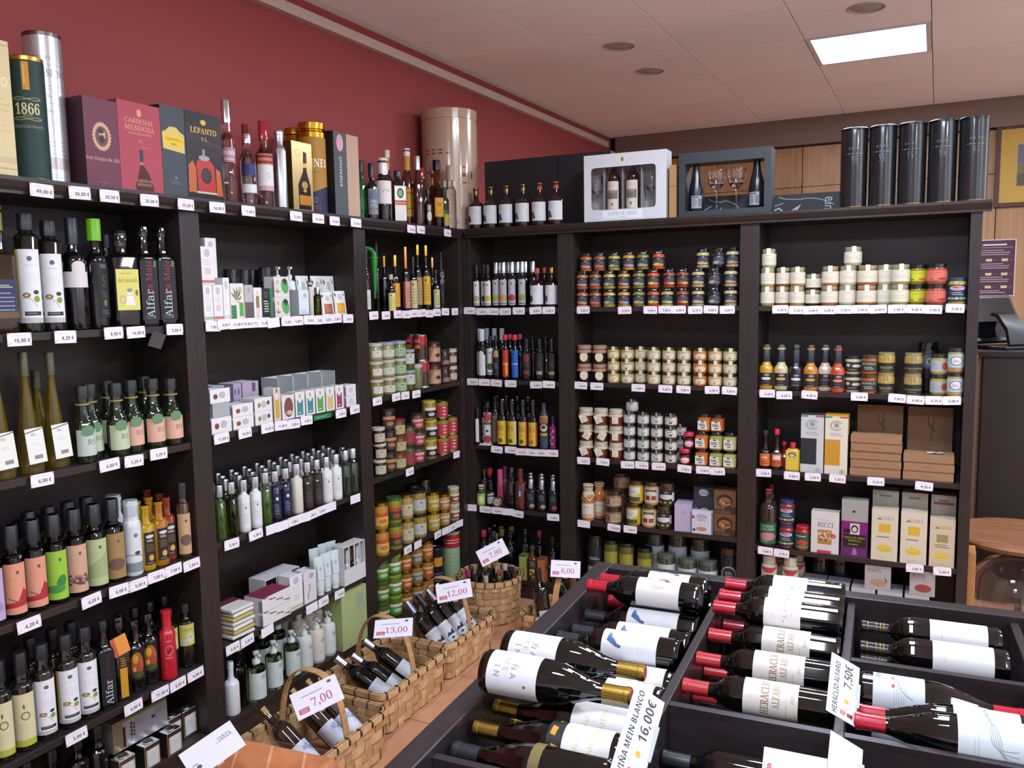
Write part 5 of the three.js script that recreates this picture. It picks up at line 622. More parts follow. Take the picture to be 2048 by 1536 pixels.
{ // ===== pickle bay =====
  const B = 'pickle';
  const lq = (px, w, py, d, desc, m, cap, lab, o = {}) => bt(B, 0, px, w, py, d, desc, (h, r) => ({ mat: m, hs: h * 0.58, hn: h * 0.7, rn: r * 0.42, cap: cap ? [h * cap[1], r * 0.52, cap[0]] : undefined, labels: lab ? [[h * lab[1], h * lab[2], r * 2, lab[0]]] : [], ...(o.more || {}) }), { turn: 0.3, group: 'bottles in the pickle bay', ...o });
  const yl = (k, c) => print('yl' + k, 60, 110, (g, w, h) => { fill(g, w, h, c); disc(g, 18, 16, 6, 6, '#7a3a24'); bars(g, 10, 34, 40, 6, 11, 'rgba(60,30,10,0.35)', 3); });
  lq(743, 15, 500, 0.04, 'dark bottle with narrow white label', BLACKGLASS, [CAPBLACK, 0.16], [yl('w', '#c9c9bc'), 0.05, 0.36]);
  lq(755, 14, 485, 0.1, 'tall plain dark bottle by left post', BLACKGLASS, [CAPBLACK, 0.2], null);
  { const o = put((o) => { part(o, 'horn_body', geo('horn', () => { const c = new THREE.CatmullRomCurve3([V(0, 0, 0), V(0, 0.16, 0), V(0, 0.2, 0), V(-0.012, 0.222, 0), V(-0.05, 0.232, 0), V(-0.068, 0.228, 0)]); const g = new THREE.TubeGeometry(c, 40, 0.012, 10), p = g.attributes.position; const n = 11; for (let i = 0; i <= 40; i++) { const t = i / 40, ctr = c.getPointAt(t), k = t < 0.6 ? 0.35 + 1.1 * (t / 0.6) * 0.9 : 1.34 - (t - 0.6) * 2.6; for (let j = 0; j < n; j++) { const q = i * n + j; p.setXYZ(q, ctr.x + (p.getX(q) - ctr.x) * k, ctr.y + (p.getY(q) - ctr.y) * k, ctr.z + (p.getZ(q) - ctr.z) * k); } } g.computeVertexNormals(); return g; }), gloss(0x2a8a34, 0.2)); part(o, 'collar', geo('hornc', () => new THREE.TorusGeometry(0.017, 0.004, 8, 20).rotateX(Math.PI / 2)), gloss(0x3aa044, 0.2), [0, 0.185, 0]); }, 'horn_bottle', 'bright green horn-shaped bottle bending at the top', 'bottle', B, 0, 763, 0.025, { dy: 0.06, group: undefined, turn: 0.7 }); }
  lq(768, 15, 512, 0.06, 'gold-capped dark bottle behind green horn', BLACKGLASS, [GOLD, 0.2], null);
  lq(779, 17, 549, 0.025, 'short bottle with pale yellow label', BLACKGLASS, [flat(0xb8a890, 0.4), 0.14], [yl('py', '#cdc77a'), 0.02, 0.5]);
  lq(792, 19, 511, 0.04, 'gold-capped bottle with yellow label', BLACKGLASS, [GOLD, 0.2], [yl('y', '#cf9c2c'), 0.08, 0.5]);
  lq(813, 18, 494, 0.045, 'copper-capped bottle with pink label', BLACKGLASS, [metal(0xa06a44, 0.35), 0.36], [print('pinkl', 60, 110, (g, w, h) => { fill(g, w, h, '#c08a72'); rect(g, 0, 0, 18, h, '#7a2430'); bars(g, 24, 30, 28, 5, 12, '#8a5a48', 3); }), 0.04, 0.46]);
  lq(828, 16, 514, 0.04, 'dark bottle with cream label', BLACKGLASS, [CAPBLACK, 0.16], [yl('c', '#c6b780'), 0.04, 0.56]);
  lq(838, 18, 490, 0.07, 'tall gold-capped bottle with beige label', BLACKGLASS, [GOLD, 0.16], [yl('be', '#a58c5c'), 0.08, 0.5]);
  lq(853, 18, 491, 0.05, 'tall gold-capped bottle with orange label', BLACKGLASS, [GOLD, 0.16], [yl('or', '#d0a234'), 0.08, 0.52]);
  lq(866, 16, 515, 0.08, 'copper-topped dark bottle behind orange label', BLACKGLASS, [metal(0x9a7a48, 0.35), 0.2], null);
  lq(873, 15, 540, 0.03, 'dark bottle with pale green label', BLACKGLASS, [CAPBLACK, 0.1], [yl('pg', '#b5b88a'), 0.04, 0.5]);
  lq(884, 14, 505, 0.05, 'slim black bottle with white script', BLACKGLASS, null, [print('orn', 40, 110, (g, w, h) => { fill(g, w, h, '#0c0c0e'); g.strokeStyle = '#9a9a9c'; g.lineWidth = 4; g.beginPath(); g.arc(22, 26, 12, 0, 5); g.arc(20, 60, 10, 2, 7); g.stroke(); }), 0.3, 0.7]);
  // jars on the lower shelves
  const J = (si, px, d, h, r, dy, desc, m, lid, lab, o = {}) => put(jar({ h, r, mat: m, lid, labels: lab ? [[h * (lab[1] ?? 0.15), h * (lab[2] ?? 0.6), r * (lab[3] ?? 2), lab[0]]] : [], sq: o.sq }), o.name || 'preserve_jar', desc, 'jar', B, si, px, d, { dy, half: r, turn: 0.55, group: 'jars in the pickle bay', layer: dy > 0.2 ? 'fourth layer' : dy > 0.13 ? 'third layer' : dy > 0.05 ? 'second layer' : 'lowest layer', ...o });
  const cl = (k, bg, c2) => print('pj' + k, 80, 60, (g, w, h) => { fill(g, w, h, bg); if (c2) { rect(g, 0, 0, w, 17, c2); disc(g, 40, 38, 20, 10, c2); bars(g, 26, 34, 28, 2, 6, bg, 2); } else { disc(g, 40, 16, 9, 6, 'rgba(70,60,40,0.5)'); bars(g, 16, 30, 48, 2, 10, 'rgba(70,60,40,0.45)', 2); } rect(g, 0, h - 5, w, 3, 'rgba(60,50,30,0.3)'); });
  const creamL = flat(0xb8b29c, 0.6), blueL = flat(0x8a9aa0, 0.4), darkL = flat(0x26221c, 0.4), redL = flat(0x8a1c20, 0.4), greenL = flat(0x2c5a26, 0.4), yelL = flat(0xa8a03c, 0.4);
  const artichoke = gloss(0x7a7434), pale = gloss(0x8a8a5e), mossy = gloss(0x6a7448), meat = gloss(0x4a2620), brownish = gloss(0x3a2a20), pepper = gloss(0x7a2a1c), olive = gloss(0x4a5020), corn = gloss(0xa88a28), beanB = gloss(0xa8854a);
  const clothJar = (o) => part(o, 'cloth_cover', geo('cloth', () => { const n = 20, g = loft([[0.026, 0], [0.031, 0.001], [0.029, 0.008], [0.026, 0.016], [0, 0.018]], n); return g; }), flat(0xbdb59c, 0.8), [0, 0.066, 0]);
  for (const [px, dy] of [[752, 0], [752, 0.082], [752, 0.164]]) J(1, px, 0.035, 0.08, 0.036, dy, 'pale artichoke jar with cream lid', dy > 0.1 ? pale : artichoke, [0.014, 0.037, creamL], [cl('w', '#c9c8b8'), 0.2, 0.6, 1.4]);
  for (const [px, dy] of [[776, 0], [776, 0.082], [776, 0.164]]) J(1, px, 0.037, 0.08, 0.036, dy, 'white bean jar with light lid', dy ? pale : artichoke, [0.014, 0.037, dy > 0.1 ? blueL : creamL], [cl('w2', '#c2c2b0'), 0.15, 0.55, 2]);
  for (const [px, dy] of [[799, 0], [799, 0.082], [799, 0.164]]) J(1, px, 0.037, 0.08, 0.036, dy, 'green asparagus jar with light lid', mossy, [0.014, 0.037, dy > 0.1 ? blueL : creamL], [cl('g', '#8fae86'), 0.1, 0.6, 2]);
  for (const [px, dy] of [[817, 0], [817, 0.1]]) J(1, px, 0.04, 0.098, 0.034, dy, 'olive jar with white label', olive, [0.014, 0.035, blueL], [cl('ww', '#b9bdb6'), 0.3, 0.8, 2]);
  J(1, 834, 0.04, 0.12, 0.03, 0, 'pale jar with cloth cover', mossy, [0.016, 0.031, creamL], null);
  const can = (p, r, h, lidM) => (o) => { part(o, 'can_body', geo(`can${r}${h}`, () => loft([[0, 0.002], [r * 0.95, 0.002], [r, 0], [r, 0.004], [r * 0.985, 0.006], [r * 0.985, h - 0.006], [r, h - 0.004], [r, h], [r * 0.95, h - 0.003], [0, h - 0.003]], 20)), lidM || SILVER); part(o, 'label', wrap(r + 0.0004, 0.007, h - 0.007, r * 6.2, p), paper(p, 'gloss')); };
  const redTop = print('redtop', 160, 110, (g, w, h) => { fill(g, w, h, '#3a241e'); rect(g, 0, 0, w, 42, '#a01c26'); for (const x of [40, 120]) { txt(g, 'Dani', x, 22, 22, '#e6d6c4', 'serif'); poly(g, [[x - 30, 46], [x + 20, 40], [x + 30, 54], [x, 62]], '#c08a3c'); bars(g, x - 24, 68, 48, 4, 10, '#7a6050', 3); } });
  for (const [px, d, dy] of [[846, 0.045, 0], [843, 0.05, 0.132], [826, 0.12, 0.132]]) put(can(redTop, 0.033, 0.13), 'food_can', 'brown food can with red top band', 'can', B, 1, px, d, { dy, half: 0.033, turn: 0.5, layer: dy ? 'in upper layer' : 'in lower layer', group: 'food cans' });
  J(1, 826, 0.12, 0.13, 0.033, 0, 'dark jar supporting a red banded can', brownish, [0.012, 0.033, darkL], null);
  for (const [px, dy] of [[868, 0], [868, 0.112]]) J(1, px, 0.035, 0.11, 0.036, dy, 'brown game pate jar with kraft label', meat, [0.014, 0.036, flat(0x3a221c, 0.4)], [print('kraft', 90, 80, (g, w, h) => { fill(g, w, h, '#8f6a50'); poly(g, [[0, h], [30, 10], [90, 4], [90, h]], '#b08e6a'); poly(g, [[34, 46], [54, 32], [78, 44], [56, 58]], '#33241c'); }), 0.1, 0.75, 2.2]);
  for (const [px, dy] of [[888, 0], [888, 0.09]]) J(1, px, 0.04, 0.088, 0.034, dy, 'dark berry jar with pinkish base', gloss(0x33201c), [0.014, 0.034, darkL], [print('berry', 80, 60, (g, w, h) => { fill(g, w, h, '#2a1e1c'); poly(g, [[10, 50], [30, 24], [66, 30], [70, 54]], '#8a6460'); }), 0.05, 0.6, 2]);
  for (const [px, dy] of [[908, 0], [908, 0.09]]) { const o = J(1, px, 0.04, 0.084, 0.03, dy, 'brown jam jar with cream cloth cover', gloss(0x5a4028), [0.01, 0.03, creamL], [cl('jam', '#b8ae94'), 0.15, 0.55, 1.5]); clothJar(o); }
  // third shelf
  const K = [['jam', 760, 3, 0.074, 0.031, gloss(0x2a1c18), creamL, ['jw', '#b3ac98'], 'dark jam jar with cream lid and label'], ['fig', 779, 3, 0.1, 0.036, gloss(0x231b19), darkL, ['fg', '#33282a', '#b07a4a'], 'dark fig jar with orange fruit label'], ['pep', 797, 3, 0.08, 0.036, olive, redL, ['py', '#a8a06a'], 'pepper jar with red lid'], ['oliv', 815, 2, 0.1, 0.036, olive, darkL, ['pk', '#8a2c34'], 'green olive jar with red label'], ['pk', 835, 3, 0.082, 0.035, gloss(0x5a3a26), darkL, ['pm', '#a03848', '#d09a9a'], 'jar with crossed magenta label'], ['yb', 860, 3, 0.098, 0.036, gloss(0x8a7c1e), yelL, ['yb', '#15151a', '#d0ccc4'], 'yellow jar with black label']];
  K.forEach(([k, px, n, h, r, m, l, lab, desc]) => { for (let i = 0; i < n; i++) J(2, px + (i % 2) * 1.5, 0.04, h, r, i * (h + 0.001), desc, m, [0.013, r, l], [cl(k, lab[1], lab[2]), 0.12, 0.65, 2]); });
  const redCan = print('redcan', 160, 80, (g, w, h) => { fill(g, w, h, '#a83a40'); rect(g, 0, 0, w, 16, '#8a7a34'); for (const x of [34, 74, 114, 154]) for (let i = 0; i < 3; i++) rect(g, x, 24 + i * 18, 12, 6, '#d9c0b4'); });
  [[884, 0, 0.045], [884, 0.092, 0.045], [884, 0.184, 0.06], [906, 0, 0.05], [906, 0.092, 0.05]].forEach(([px, dy, d]) => put(can(redCan, 0.0375, 0.091, metal(0xa89a58, 0.3)), 'food_can', 'red food can with gold rim', 'can', B, 2, px, d, { dy, half: 0.0375, turn: 0.5, layer: dy > 0.1 ? 'in top layer' : dy ? 'in second layer' : 'in lowest layer', group: 'food cans' }));
  // fourth shelf: vegetables
  const veg = [[763, 2, 0.125, 0.037, gloss(0xb07a2c), GOLD, ['v1', '#c9a648', '#b0482a'], 'mixed vegetable jar with yellow lid'], [790, 2, 0.125, 0.037, gloss(0x8a7a24), greenL, ['v2', '#2a4424', '#b0402a'], 'vegetable jar with dark green lid and label'], [814, 2, 0.12, 0.035, gloss(0x9a8848), GOLD, ['v3', '#b9b290'], 'white bean jar with gold lid'], [838, 2, 0.12, 0.04, gloss(0x8a7a34), CAPBLACK, ['v4', '#b2b4ac'], 'wide jar with black lid and white label'], [866, 2, 0.1, 0.036, corn, GOLD, ['v5', '#a88c2a', '#b8b4a0'], 'sweetcorn jar with round label'], [888, 2, 0.082, 0.032, beanB, GOLD, ['v6', '#a07048', '#c8b890'], 'chickpea jar with brown label'], [908, 2, 0.09, 0.031, gloss(0x9a9264), creamL, ['v7', '#8a3a34', '#cfc9ac'], 'asparagus jar with red and cream label']];
  veg.forEach(([px, n, h, r, m, l, lab, desc]) => { for (let i = 0; i < n; i++) J(3, px, 0.04, h, r, i * (h + 0.001), desc, m, [0.014, r, l], [cl(lab[0], lab[1], lab[2]), 0.15, 0.62, 2.1]); });
  [[800, 0.13, 0.15, 'dark tall jar behind the vegetables'], [825, 0.13, 0.24, 'tall black jar in the back row'], [850, 0.12, 0.25, 'tall black canister behind corn']].forEach(([px, d, h, desc]) => J(3, px, d, h, 0.036, 0, desc, gloss(0x15140f), [0.016, 0.037, metal(0x6a6a64, 0.3)], null, { layer: '' }));
  // bottom shelf
  const low = [[765, 0.1, 0.036, gloss(0x5a5a20), greenL, ['l1', '#4a8a3a', '#d0c8a0'], 'gherkin jar with green label', 3], [790, 0.1, 0.037, gloss(0x5a6424), flat(0x6a9a2c, 0.4), ['l2', '#4f9a3c', '#d8d8c0'], 'pickle jar with light green lid', 3], [812, 0.095, 0.034, gloss(0x8a5a20), GOLD, ['l3', '#a8482a', '#d6b070'], 'antipasti jar with red label', 3], [834, 0.095, 0.034, gloss(0x8a6a2c), GOLD, ['l4', '#6a6a64', '#a8a490'], 'antipasti jar with grey label', 3], [855, 0.095, 0.034, gloss(0x9a6a24), GOLD, ['l5', '#a8502a', '#c8a070'], 'amber preserve jar with orange label', 3]];
  low.forEach(([px, h, r, m, l, lab, desc, n]) => { for (let i = 0; i < n; i++) J(4, px, 0.045, h, r, i * (h + 0.001), desc, m, [0.014, r, l], [cl(lab[0], lab[1], lab[2]), 0.15, 0.62, 2.1]); });
  const dk = (k, f) => print(k, 100, 200, f);
  put(can(dk('navycan', (g, w, h) => { fill(g, w, h, '#191c22'); rect(g, 36, 40, 32, 46, '#c08a2c'); bars(g, 30, 120, 44, 4, 12, '#7a8a9a', 4); }), 0.033, 0.22), 'food_can', 'tall dark blue can with yellow square', 'can', B, 4, 874, 0.05, { half: 0.033, turn: 0.5, group: 'food cans' });
  put(can(dk('mintcan', (g, w, h) => { fill(g, w, h, '#8fa884'); rect(g, 0, 10, w, 56, '#a0282c'); bars(g, 26, 30, 50, 2, 12, '#d6b0a4', 4); bars(g, 26, 90, 50, 5, 16, '#7f9a74', 3); }), 0.048, 0.27), 'food_can', 'large pale green can with red band', 'can', B, 4, 905, 0.06, { half: 0.048, turn: 0.5, group: 'food cans' });
}
{ // ===== vinegar bay =====
  const B = 'vinegar', G = { group: 'bottles in the vinegar bay' };
  const v = (si, px, w, h, d, desc, m, cap, lab, o = {}) => bt(B, si, px, w, h, d, desc, (H, r) => ({ mat: m, hs: H * (o.hs || 0.64), hn: H * (o.hn || 0.74), rn: r * (o.rn || 0.45), sq: o.sq || 0, cap: cap ? [H * cap[1], r * (cap[2] || 0.55), cap[0]] : undefined, capOver: o.capOver, labels: lab ? [[H * (lab[1] ?? 0.06), H * (lab[2] ?? 0.62), r * (lab[3] ?? 2), lab[0]]] : [] }), { turn: 0.3, ...G, ...(o.name ? { name: o.name } : {}) });
  const sl = (k, bg, c, y = 100) => print('sl' + k, 50, 140, (g, w, h) => { fill(g, w, h, bg); disc(g, 24, 22, 4, 6, '#3a3c3a'); disc(g, 26, y, 20, 18, c); rect(g, 6, 128, 38, 6, '#555'); });
  v(0, 931, 14, 0.225, 0.04, 'dark bottle with white label by corner post', BLACKGLASS, [CAPBLACK, 0.2], [sl('w1', '#d2d2cc', '#a89a60')]);
  v(0, 949, 15, 0.225, 0.04, 'dark bottle with grape label', BLACKGLASS, [CAPBLACK, 0.2], [sl('gr', '#cfd0cc', '#3a363c')]); v(0, 972, 15, 0.225, 0.04, 'dark bottle with yellow fruit label', BLACKGLASS, [CAPBLACK, 0.2], [sl('yf', '#d0d0c8', '#b8a83a')]);
  [[987, 'lime', '#8f9a34'], [1006, 'orange', '#c48a3a'], [1025, 'red', '#a02c3c'], [1045, 'olive', '#84943c']].forEach(([px, n, c]) => v(0, px, 17, 0.235, 0.045, `silver-capped bottle with silver ${n} label`, BLACKGLASS, [SILVER, 0.24, 0.7], [sl('s' + n, '#a9acac', c)]));
  [1001, 1019, 1037, 1054, 1064].forEach((px) => v(0, px, 16, 0.238, 0.13, 'silver-capped bottle in back row', BLACKGLASS, [SILVER, 0.24, 0.7], null));
  const pl = (k) => print('palev' + k, 90, 100, (g, w, h) => { fill(g, w, h, '#cfd3d3'); bars(g, 12, 12, 60, 3, 10, '#b0b4b4', 2); disc(g, 8, 70, 14, 18, k ? '#3a4468' : '#3a2830'); bars(g, 50, 74, 24, 2, 8, '#b0b4b4', 2); });
  v(0, 1075, 31, 0.2, 0.05, 'squat bottle with wide pale label and red top', gloss(0x2a120c), [flat(0xa8442c, 0.4), 0.14, 0.36], [pl(0), 0.08, 0.56], { hs: 0.6, hn: 0.74, rn: 0.3 }); v(0, 1104, 29, 0.2, 0.05, 'squat bottle with wide pale label and gold top', gloss(0x2a120c), [GOLD, 0.14, 0.36], [pl(1), 0.08, 0.56], { hs: 0.6, hn: 0.74, rn: 0.3 });
  v(0, 1090, 26, 0.205, 0.13, 'squat red-topped bottle in back row', gloss(0x2a120c), [flat(0xa8442c, 0.4), 0.14, 0.36], null, { hs: 0.6, hn: 0.74, rn: 0.3 });
  const wht = flat(0xb9c0c8, 0.4), ar = print('arch', 60, 140, (g, w, h) => { fill(g, w, h, '#0d0e0f'); rect(g, 4, 30, 54, 110, '#c3c6c4'); disc(g, 26, 32, 22, 24, '#c3c6c4'); bars(g, 14, 80, 30, 2, 9, '#9a9e9c', 2); });
  v(1, 934, 15, 0.265, 0.04, 'white-capped dark bottle by corner', BLACKGLASS, [wht, 0.24, 0.62], [ar, 0.08, 0.6]); v(1, 957, 17, 0.265, 0.04, 'white-capped bottle with arched white label', BLACKGLASS, [wht, 0.24, 0.62], [ar, 0.08, 0.6]); v(1, 974, 16, 0.225, 0.045, 'dark bottle with rectangular white label', BLACKGLASS, [CAPBLACK, 0.14], [sl('rw', '#cfd2cc', '#3c5a34', 96), 0.1, 0.72]);
  [945, 968, 986].forEach((px) => v(1, px, 16, 0.265, 0.13, 'white-capped bottle in back row', BLACKGLASS, [wht, 0.24, 0.62], null));
  v(1, 993, 15, 0.23, 0.04, 'dark bottle with small beige arched label', BLACKGLASS, [CAPBLACK, 0.14], [print('bar', 50, 140, (g, w, h) => { fill(g, w, h, '#161412'); disc(g, 26, 22, 18, 20, '#a8805a'); rect(g, 8, 22, 36, 18, '#a8805a'); bars(g, 12, 74, 28, 3, 12, '#77736c', 4); }), 0.1, 0.68]);
  v(1, 1012, 15, 0.235, 0.045, 'red-capped bottle with orange label', BLACKGLASS, [flat(0xb02434, 0.35), 0.12, 0.7], [print('orl', 50, 140, (g, w, h) => { fill(g, w, h, '#b0341c'); rect(g, 26, 70, 16, 60, '#d0942c'); bars(g, 20 - 42, 70 - 2.8, 84, 2, 5, '#e6c8a0', 2); }), 0.06, 0.66]); v(1, 1031, 15, 0.235, 0.04, 'red-capped bottle with bright blue label', BLACKGLASS, [flat(0xb02434, 0.35), 0.12, 0.7], [print('bll', 50, 140, (g, w, h) => { fill(g, w, h, '#1c56a8'); bars(g, 26 - 45.5, 70 - 2.8, 91, 2, 5, '#b8d0ec', 2); }), 0.06, 0.66]);
  [1021, 1041].forEach((px) => v(1, px, 15, 0.235, 0.12, 'red-capped bottle in back row', BLACKGLASS, [flat(0xb02434, 0.35), 0.12, 0.7], null));
  [[1054, '#7a2434', 'magenta'], [1080, '#8a8a84', 'pale square'], [1104, '#8a7a3a', 'gold']].forEach(([px, c, n]) => v(1, px, 20, 0.215, 0.05, `round-shouldered black bottle with ${n} label`, BLACKGLASS, [CAPBLACK, 0.12, 0.45], [print('rs' + n, 60, 110, (g, w, h) => { fill(g, w, h, '#121012'); n === 'magenta' && disc(g, 30, 24, 20, 18, '#6a2430'); rect(g, 12, 84, 36, 16, c); bars(g, 12, 40, 36, 3, 10, '#4a4648', 3); }), 0.1, 0.66]));
  [1066, 1092].forEach((px) => v(1, px, 19, 0.22, 0.13, 'plain black bottle in back row', BLACKGLASS, [CAPBLACK, 0.12, 0.45], null));
  // third shelf
  v(2, 936, 12, 0.2, 0.035, 'slim dark bottle with narrow white label', BLACKGLASS, [CAPBLACK, 0.2], [plain('#c9c9c6'), 0.08, 0.7, 1.2]); v(2, 948, 15, 0.205, 0.04, 'dark bottle with white and red band label', BLACKGLASS, [CAPBLACK, 0.2], [print('wrb', 50, 140, (g, w, h) => { fill(g, w, h, '#cdd0ce'); rect(g, 0, 96, w, 8, '#a02c38'); bars(g, 10, 70, 30, 2, 8, '#555', 3); }), 0.06, 0.66]);
  v(2, 965, 18, 0.225, 0.04, 'bottle with red green and white berry label', BLACKGLASS, [CAPBLACK, 0.14], [print('berryv', 60, 160, (g, w, h) => { fill(g, w, h, '#c6ccca'); disc(g, 30, 26, 26, 26, '#a83a44'); rect(g, 0, 52, w, 12, '#2f6a3a'); disc(g, 32, 138, 26, 20, '#b02c3c'); disc(g, 30, 96, 10, 6, '#33363a'); }), 0.02, 0.76]);
  v(2, 984, 17, 0.26, 0.05, 'clear brown bottle with olive strip label', gloss(0x2c2418), null, [print('brs', 50, 140, (g, w, h) => { fill(g, w, h, '#6a5c40'); bars(g, 10, 20, 30, 8, 14, '#443a28', 4); }), 0.06, 0.6]);
  const bs = (k, c2) => print('bs' + k, 80, 140, (g, w, h) => { fill(g, w, h, '#c8a82a'); rect(g, 62, 0, 18, h, c2); txt(g, 'BS', 30, 42, 44, '#6a4a2c', 'serif'); disc(g, 30, 116, 16, 12, k > 2 ? '#b0642a' : '#4a5a2a'); bars(g, 10, 78, 40, 1, 5, '#9a7a1c', 3); });
  [[1004, 0, '#b89a24'], [1025, 1, '#d0ccc0'], [1047, 2, '#b8482a'], [1067, 3, '#a83a2c']].forEach(([px, k, c]) => v(2, px, 21, 0.25, 0.045, 'dark bottle with yellow lettered label', BLACKGLASS, [gloss(0x14181a), 0.12, 0.5], [bs(k, c), 0.04, 0.54, 2.1], { hs: 0.6, hn: 0.72 }));
  [996, 1014, 1036, 1057].forEach((px) => v(2, px, 20, 0.255, 0.13, 'plain dark bottle in back row', BLACKGLASS, [gloss(0x14181a), 0.12, 0.5], null));
  v(2, 1089, 19, 0.24, 0.04, 'squeeze bottle with coffee cup label', gloss(0x2c3440, 0.25), [flat(0x8a7078, 0.4), 0.12, 0.45], [print('coff', 60, 180, (g, w, h) => { fill(g, w, h, '#2e3038'); rect(g, 0, 0, w, 40, '#b08a2a'); bars(g, 8, 8, 44, 3, 11, '#7a2c5a', 7); disc(g, 30, 66, 24, 20, '#c9b8a8'); disc(g, 30, 62, 14, 10, '#4a2c24'); rect(g, 6, 96, 48, 14, '#b89a34'); rect(g, 0, 116, w, 64, '#34424e'); }), 0.02, 0.72], { rn: 0.5, hs: 0.72, hn: 0.86, capOver: false });
  v(2, 1106, 15, 0.17, 0.05, 'bottle wrapped in magenta pattern', gloss(0x6a1c4a, 0.3), [CAPBLACK, 0.14], [print('mag', 50, 120, (g, w, h) => { fill(g, w, h, '#7a1c58'); for (let i = 0; i < 14; i++) poly(g, [[(i * 23) % 50, (i * 17) % 120], [(i * 23) % 50 + 14, (i * 17) % 120 + 8], [(i * 23) % 50, (i * 17) % 120 + 18]], i % 2 ? '#a8a0a8' : '#b0386a'); }), 0.02, 0.7]);
  put((o) => part(o, 'strip_body', carton(0.058, 0.006, 0.04, plain('#d8d6d4')), paper(plain('#d8d6d4'))), 'folded_tag', 'blank white tag lying flat at shelf edge', 'price tag', B, 2, 962, 0.01, { group: undefined });
  // fourth shelf
  v(3, 939, 15, 0.19, 0.05, 'dark bottle with red strip', BLACKGLASS, [gloss(0x161214), 0.2], [print('rst', 40, 120, (g, w, h) => { fill(g, w, h, '#141012'); rect(g, 8, 10, 24, 70, '#6a2228'); rect(g, 8, 92, 24, 12, '#8a3038'); }), 0.04, 0.72, 1.6]); v(3, 956, 18, 0.185, 0.09, 'dark sauce bottle with red cap', gloss(0x1a1014), [flat(0xb02c24, 0.4), 0.2, 0.7], null);
  v(3, 958, 19, 0.11, 0.03, 'small white-capped bottle with green label', gloss(0x3a4a20), [flat(0xc9c9c0, 0.4), 0.16, 0.6], [print('gls', 60, 70, (g, w, h) => { fill(g, w, h, '#8fa850'); disc(g, 30, 36, 20, 22, '#c3cc90'); })], { rn: 0.55 }); v(3, 974, 18, 0.12, 0.035, 'small dark bottle with pale label', BLACKGLASS, [gloss(0x161214), 0.16], [print('dws', 50, 60, (g, w, h) => { fill(g, w, h, '#15161a'); rect(g, 4, 22, 42, 34, '#a8aeb0'); poly(g, [[4, 10], [46, 4], [46, 14], [4, 20]], '#a8aeb0'); })]);
  v(3, 1001, 14, 0.2, 0.05, 'bottle wrapped in bright pink paper', gloss(0x8a3050, 0.4), [flat(0xa83a68, 0.5), 0.55, 0.8], null); v(3, 1011, 13, 0.21, 0.09, 'bottle wrapped in purple paper', gloss(0x3a1430, 0.4), [flat(0x5a2048, 0.5), 0.4, 0.8], null);
  put((o) => { part(o, 'tin_body', geo('rtin', () => loft([[0, 0], [0.028, 0], [0.0285, 0.004], [0.0285, 0.02], [0.026, 0.023], [0, 0.023]], 28).rotateX(Math.PI / 2).translate(0, 0.0285, -0.012)), metal(0x8a8468, 0.35)); const p = print('rtin', 70, 70, (g, w, h) => { fill(g, w, h, '#8f8a74'); disc(g, 35, 35, 32, 32, '#6a3038'); disc(g, 35, 35, 26, 26, '#b8b0a0'); bars(g, 35 - 18, 36 - 3.6, 36, 2, 6, '#6a3a3c', 3); }); part(o, 'label', geo('rtinl', () => uvIn(new THREE.CircleGeometry(0.0255, 28).translate(0, 0.0285, 0.0118), p)), paper(p)); }, 'round_tin', 'round tin standing upright on its edge', 'tin', B, 3, 996, 0.02, { group: undefined });
  v(3, 1024, 20, 0.215, 0.06, 'tall dark bottle beside red-brown bottle', gloss(0x121014), [gloss(0x1a181c), 0.3], null); v(3, 1042, 23, 0.215, 0.04, 'red-brown square bottle with blue label', gloss(0x5a2014), [flat(0x5a2418, 0.4), 0.24, 0.5], [print('rbb', 50, 120, (g, w, h) => { fill(g, w, h, '#5a2014'); rect(g, 14, 20, 22, 60, '#3a4a78'); rect(g, 16, 50, 18, 26, '#8a98b8'); }), 0.12, 0.72, 1]);
  [[1062, '#a07868'], [1084, '#a08a50'], [1107, '#a83048']].forEach(([px, c], i) => { v(3, px, 21, 0.165, 0.04, 'dark cruet bottle with silver cap and fruit label', BLACKGLASS, [SILVER, 0.3, 0.55], [print('cru' + i, 60, 80, (g, w, h) => { fill(g, w, h, '#14161a'); bars(g, 12, 14, 36, 3, 9, '#6a7078', 3); disc(g, 40, 64, 16, 9, c); })]); for (const d of [0.1, 0.16]) v(3, px, 20, 0.17, d, 'dark cruet bottle with silver cap in back rows', BLACKGLASS, [SILVER, 0.3, 0.55], null); });
  // bottom shelf
  [[940, 0.06], [956, 0.06], [975, 0.07], [998, 0.08], [1022, 0.07], [948, 0.15], [985, 0.15], [1010, 0.15], [1052, 0.15], [1080, 0.15], [1105, 0.07]].forEach(([px, d], i) => v(4, px, 20, 0.24, d, d > 0.1 ? 'dark bottle in back row' : 'dark bottle in front row', BLACKGLASS, [gloss([0x14161a, 0x8a2030, 0x14161a, 0x6a6a20][i % 4]), 0.16], null));
  const gy = print('gyb', 50, 150, (g, w, h) => { fill(g, w, h, '#a0a054'); rect(g, 0, 0, w, 8, '#2c2a1c'); disc(g, 24, 100, 12, 26, '#8a8a3c'); }), ob = print('obx', 50, 150, (g, w, h) => { fill(g, w, h, '#b0683e'); rect(g, 0, 0, w, 8, '#5a3420'); disc(g, 26, 90, 14, 30, '#a05a34'); });
  cartonAt('gift_carton', 'tall narrow yellow green carton', 'box', B, 4, 1039, 1054, 0, 0.05, gy, plain('#8f8f48'), plain('#6a6a34'), { h: 0.135, group: undefined }); cartonAt('gift_carton', 'tall narrow orange carton', 'box', B, 4, 1077, 1091, 0, 0.05, ob, plain('#9a5a34'), plain('#7a4424'), { h: 0.13, group: undefined });
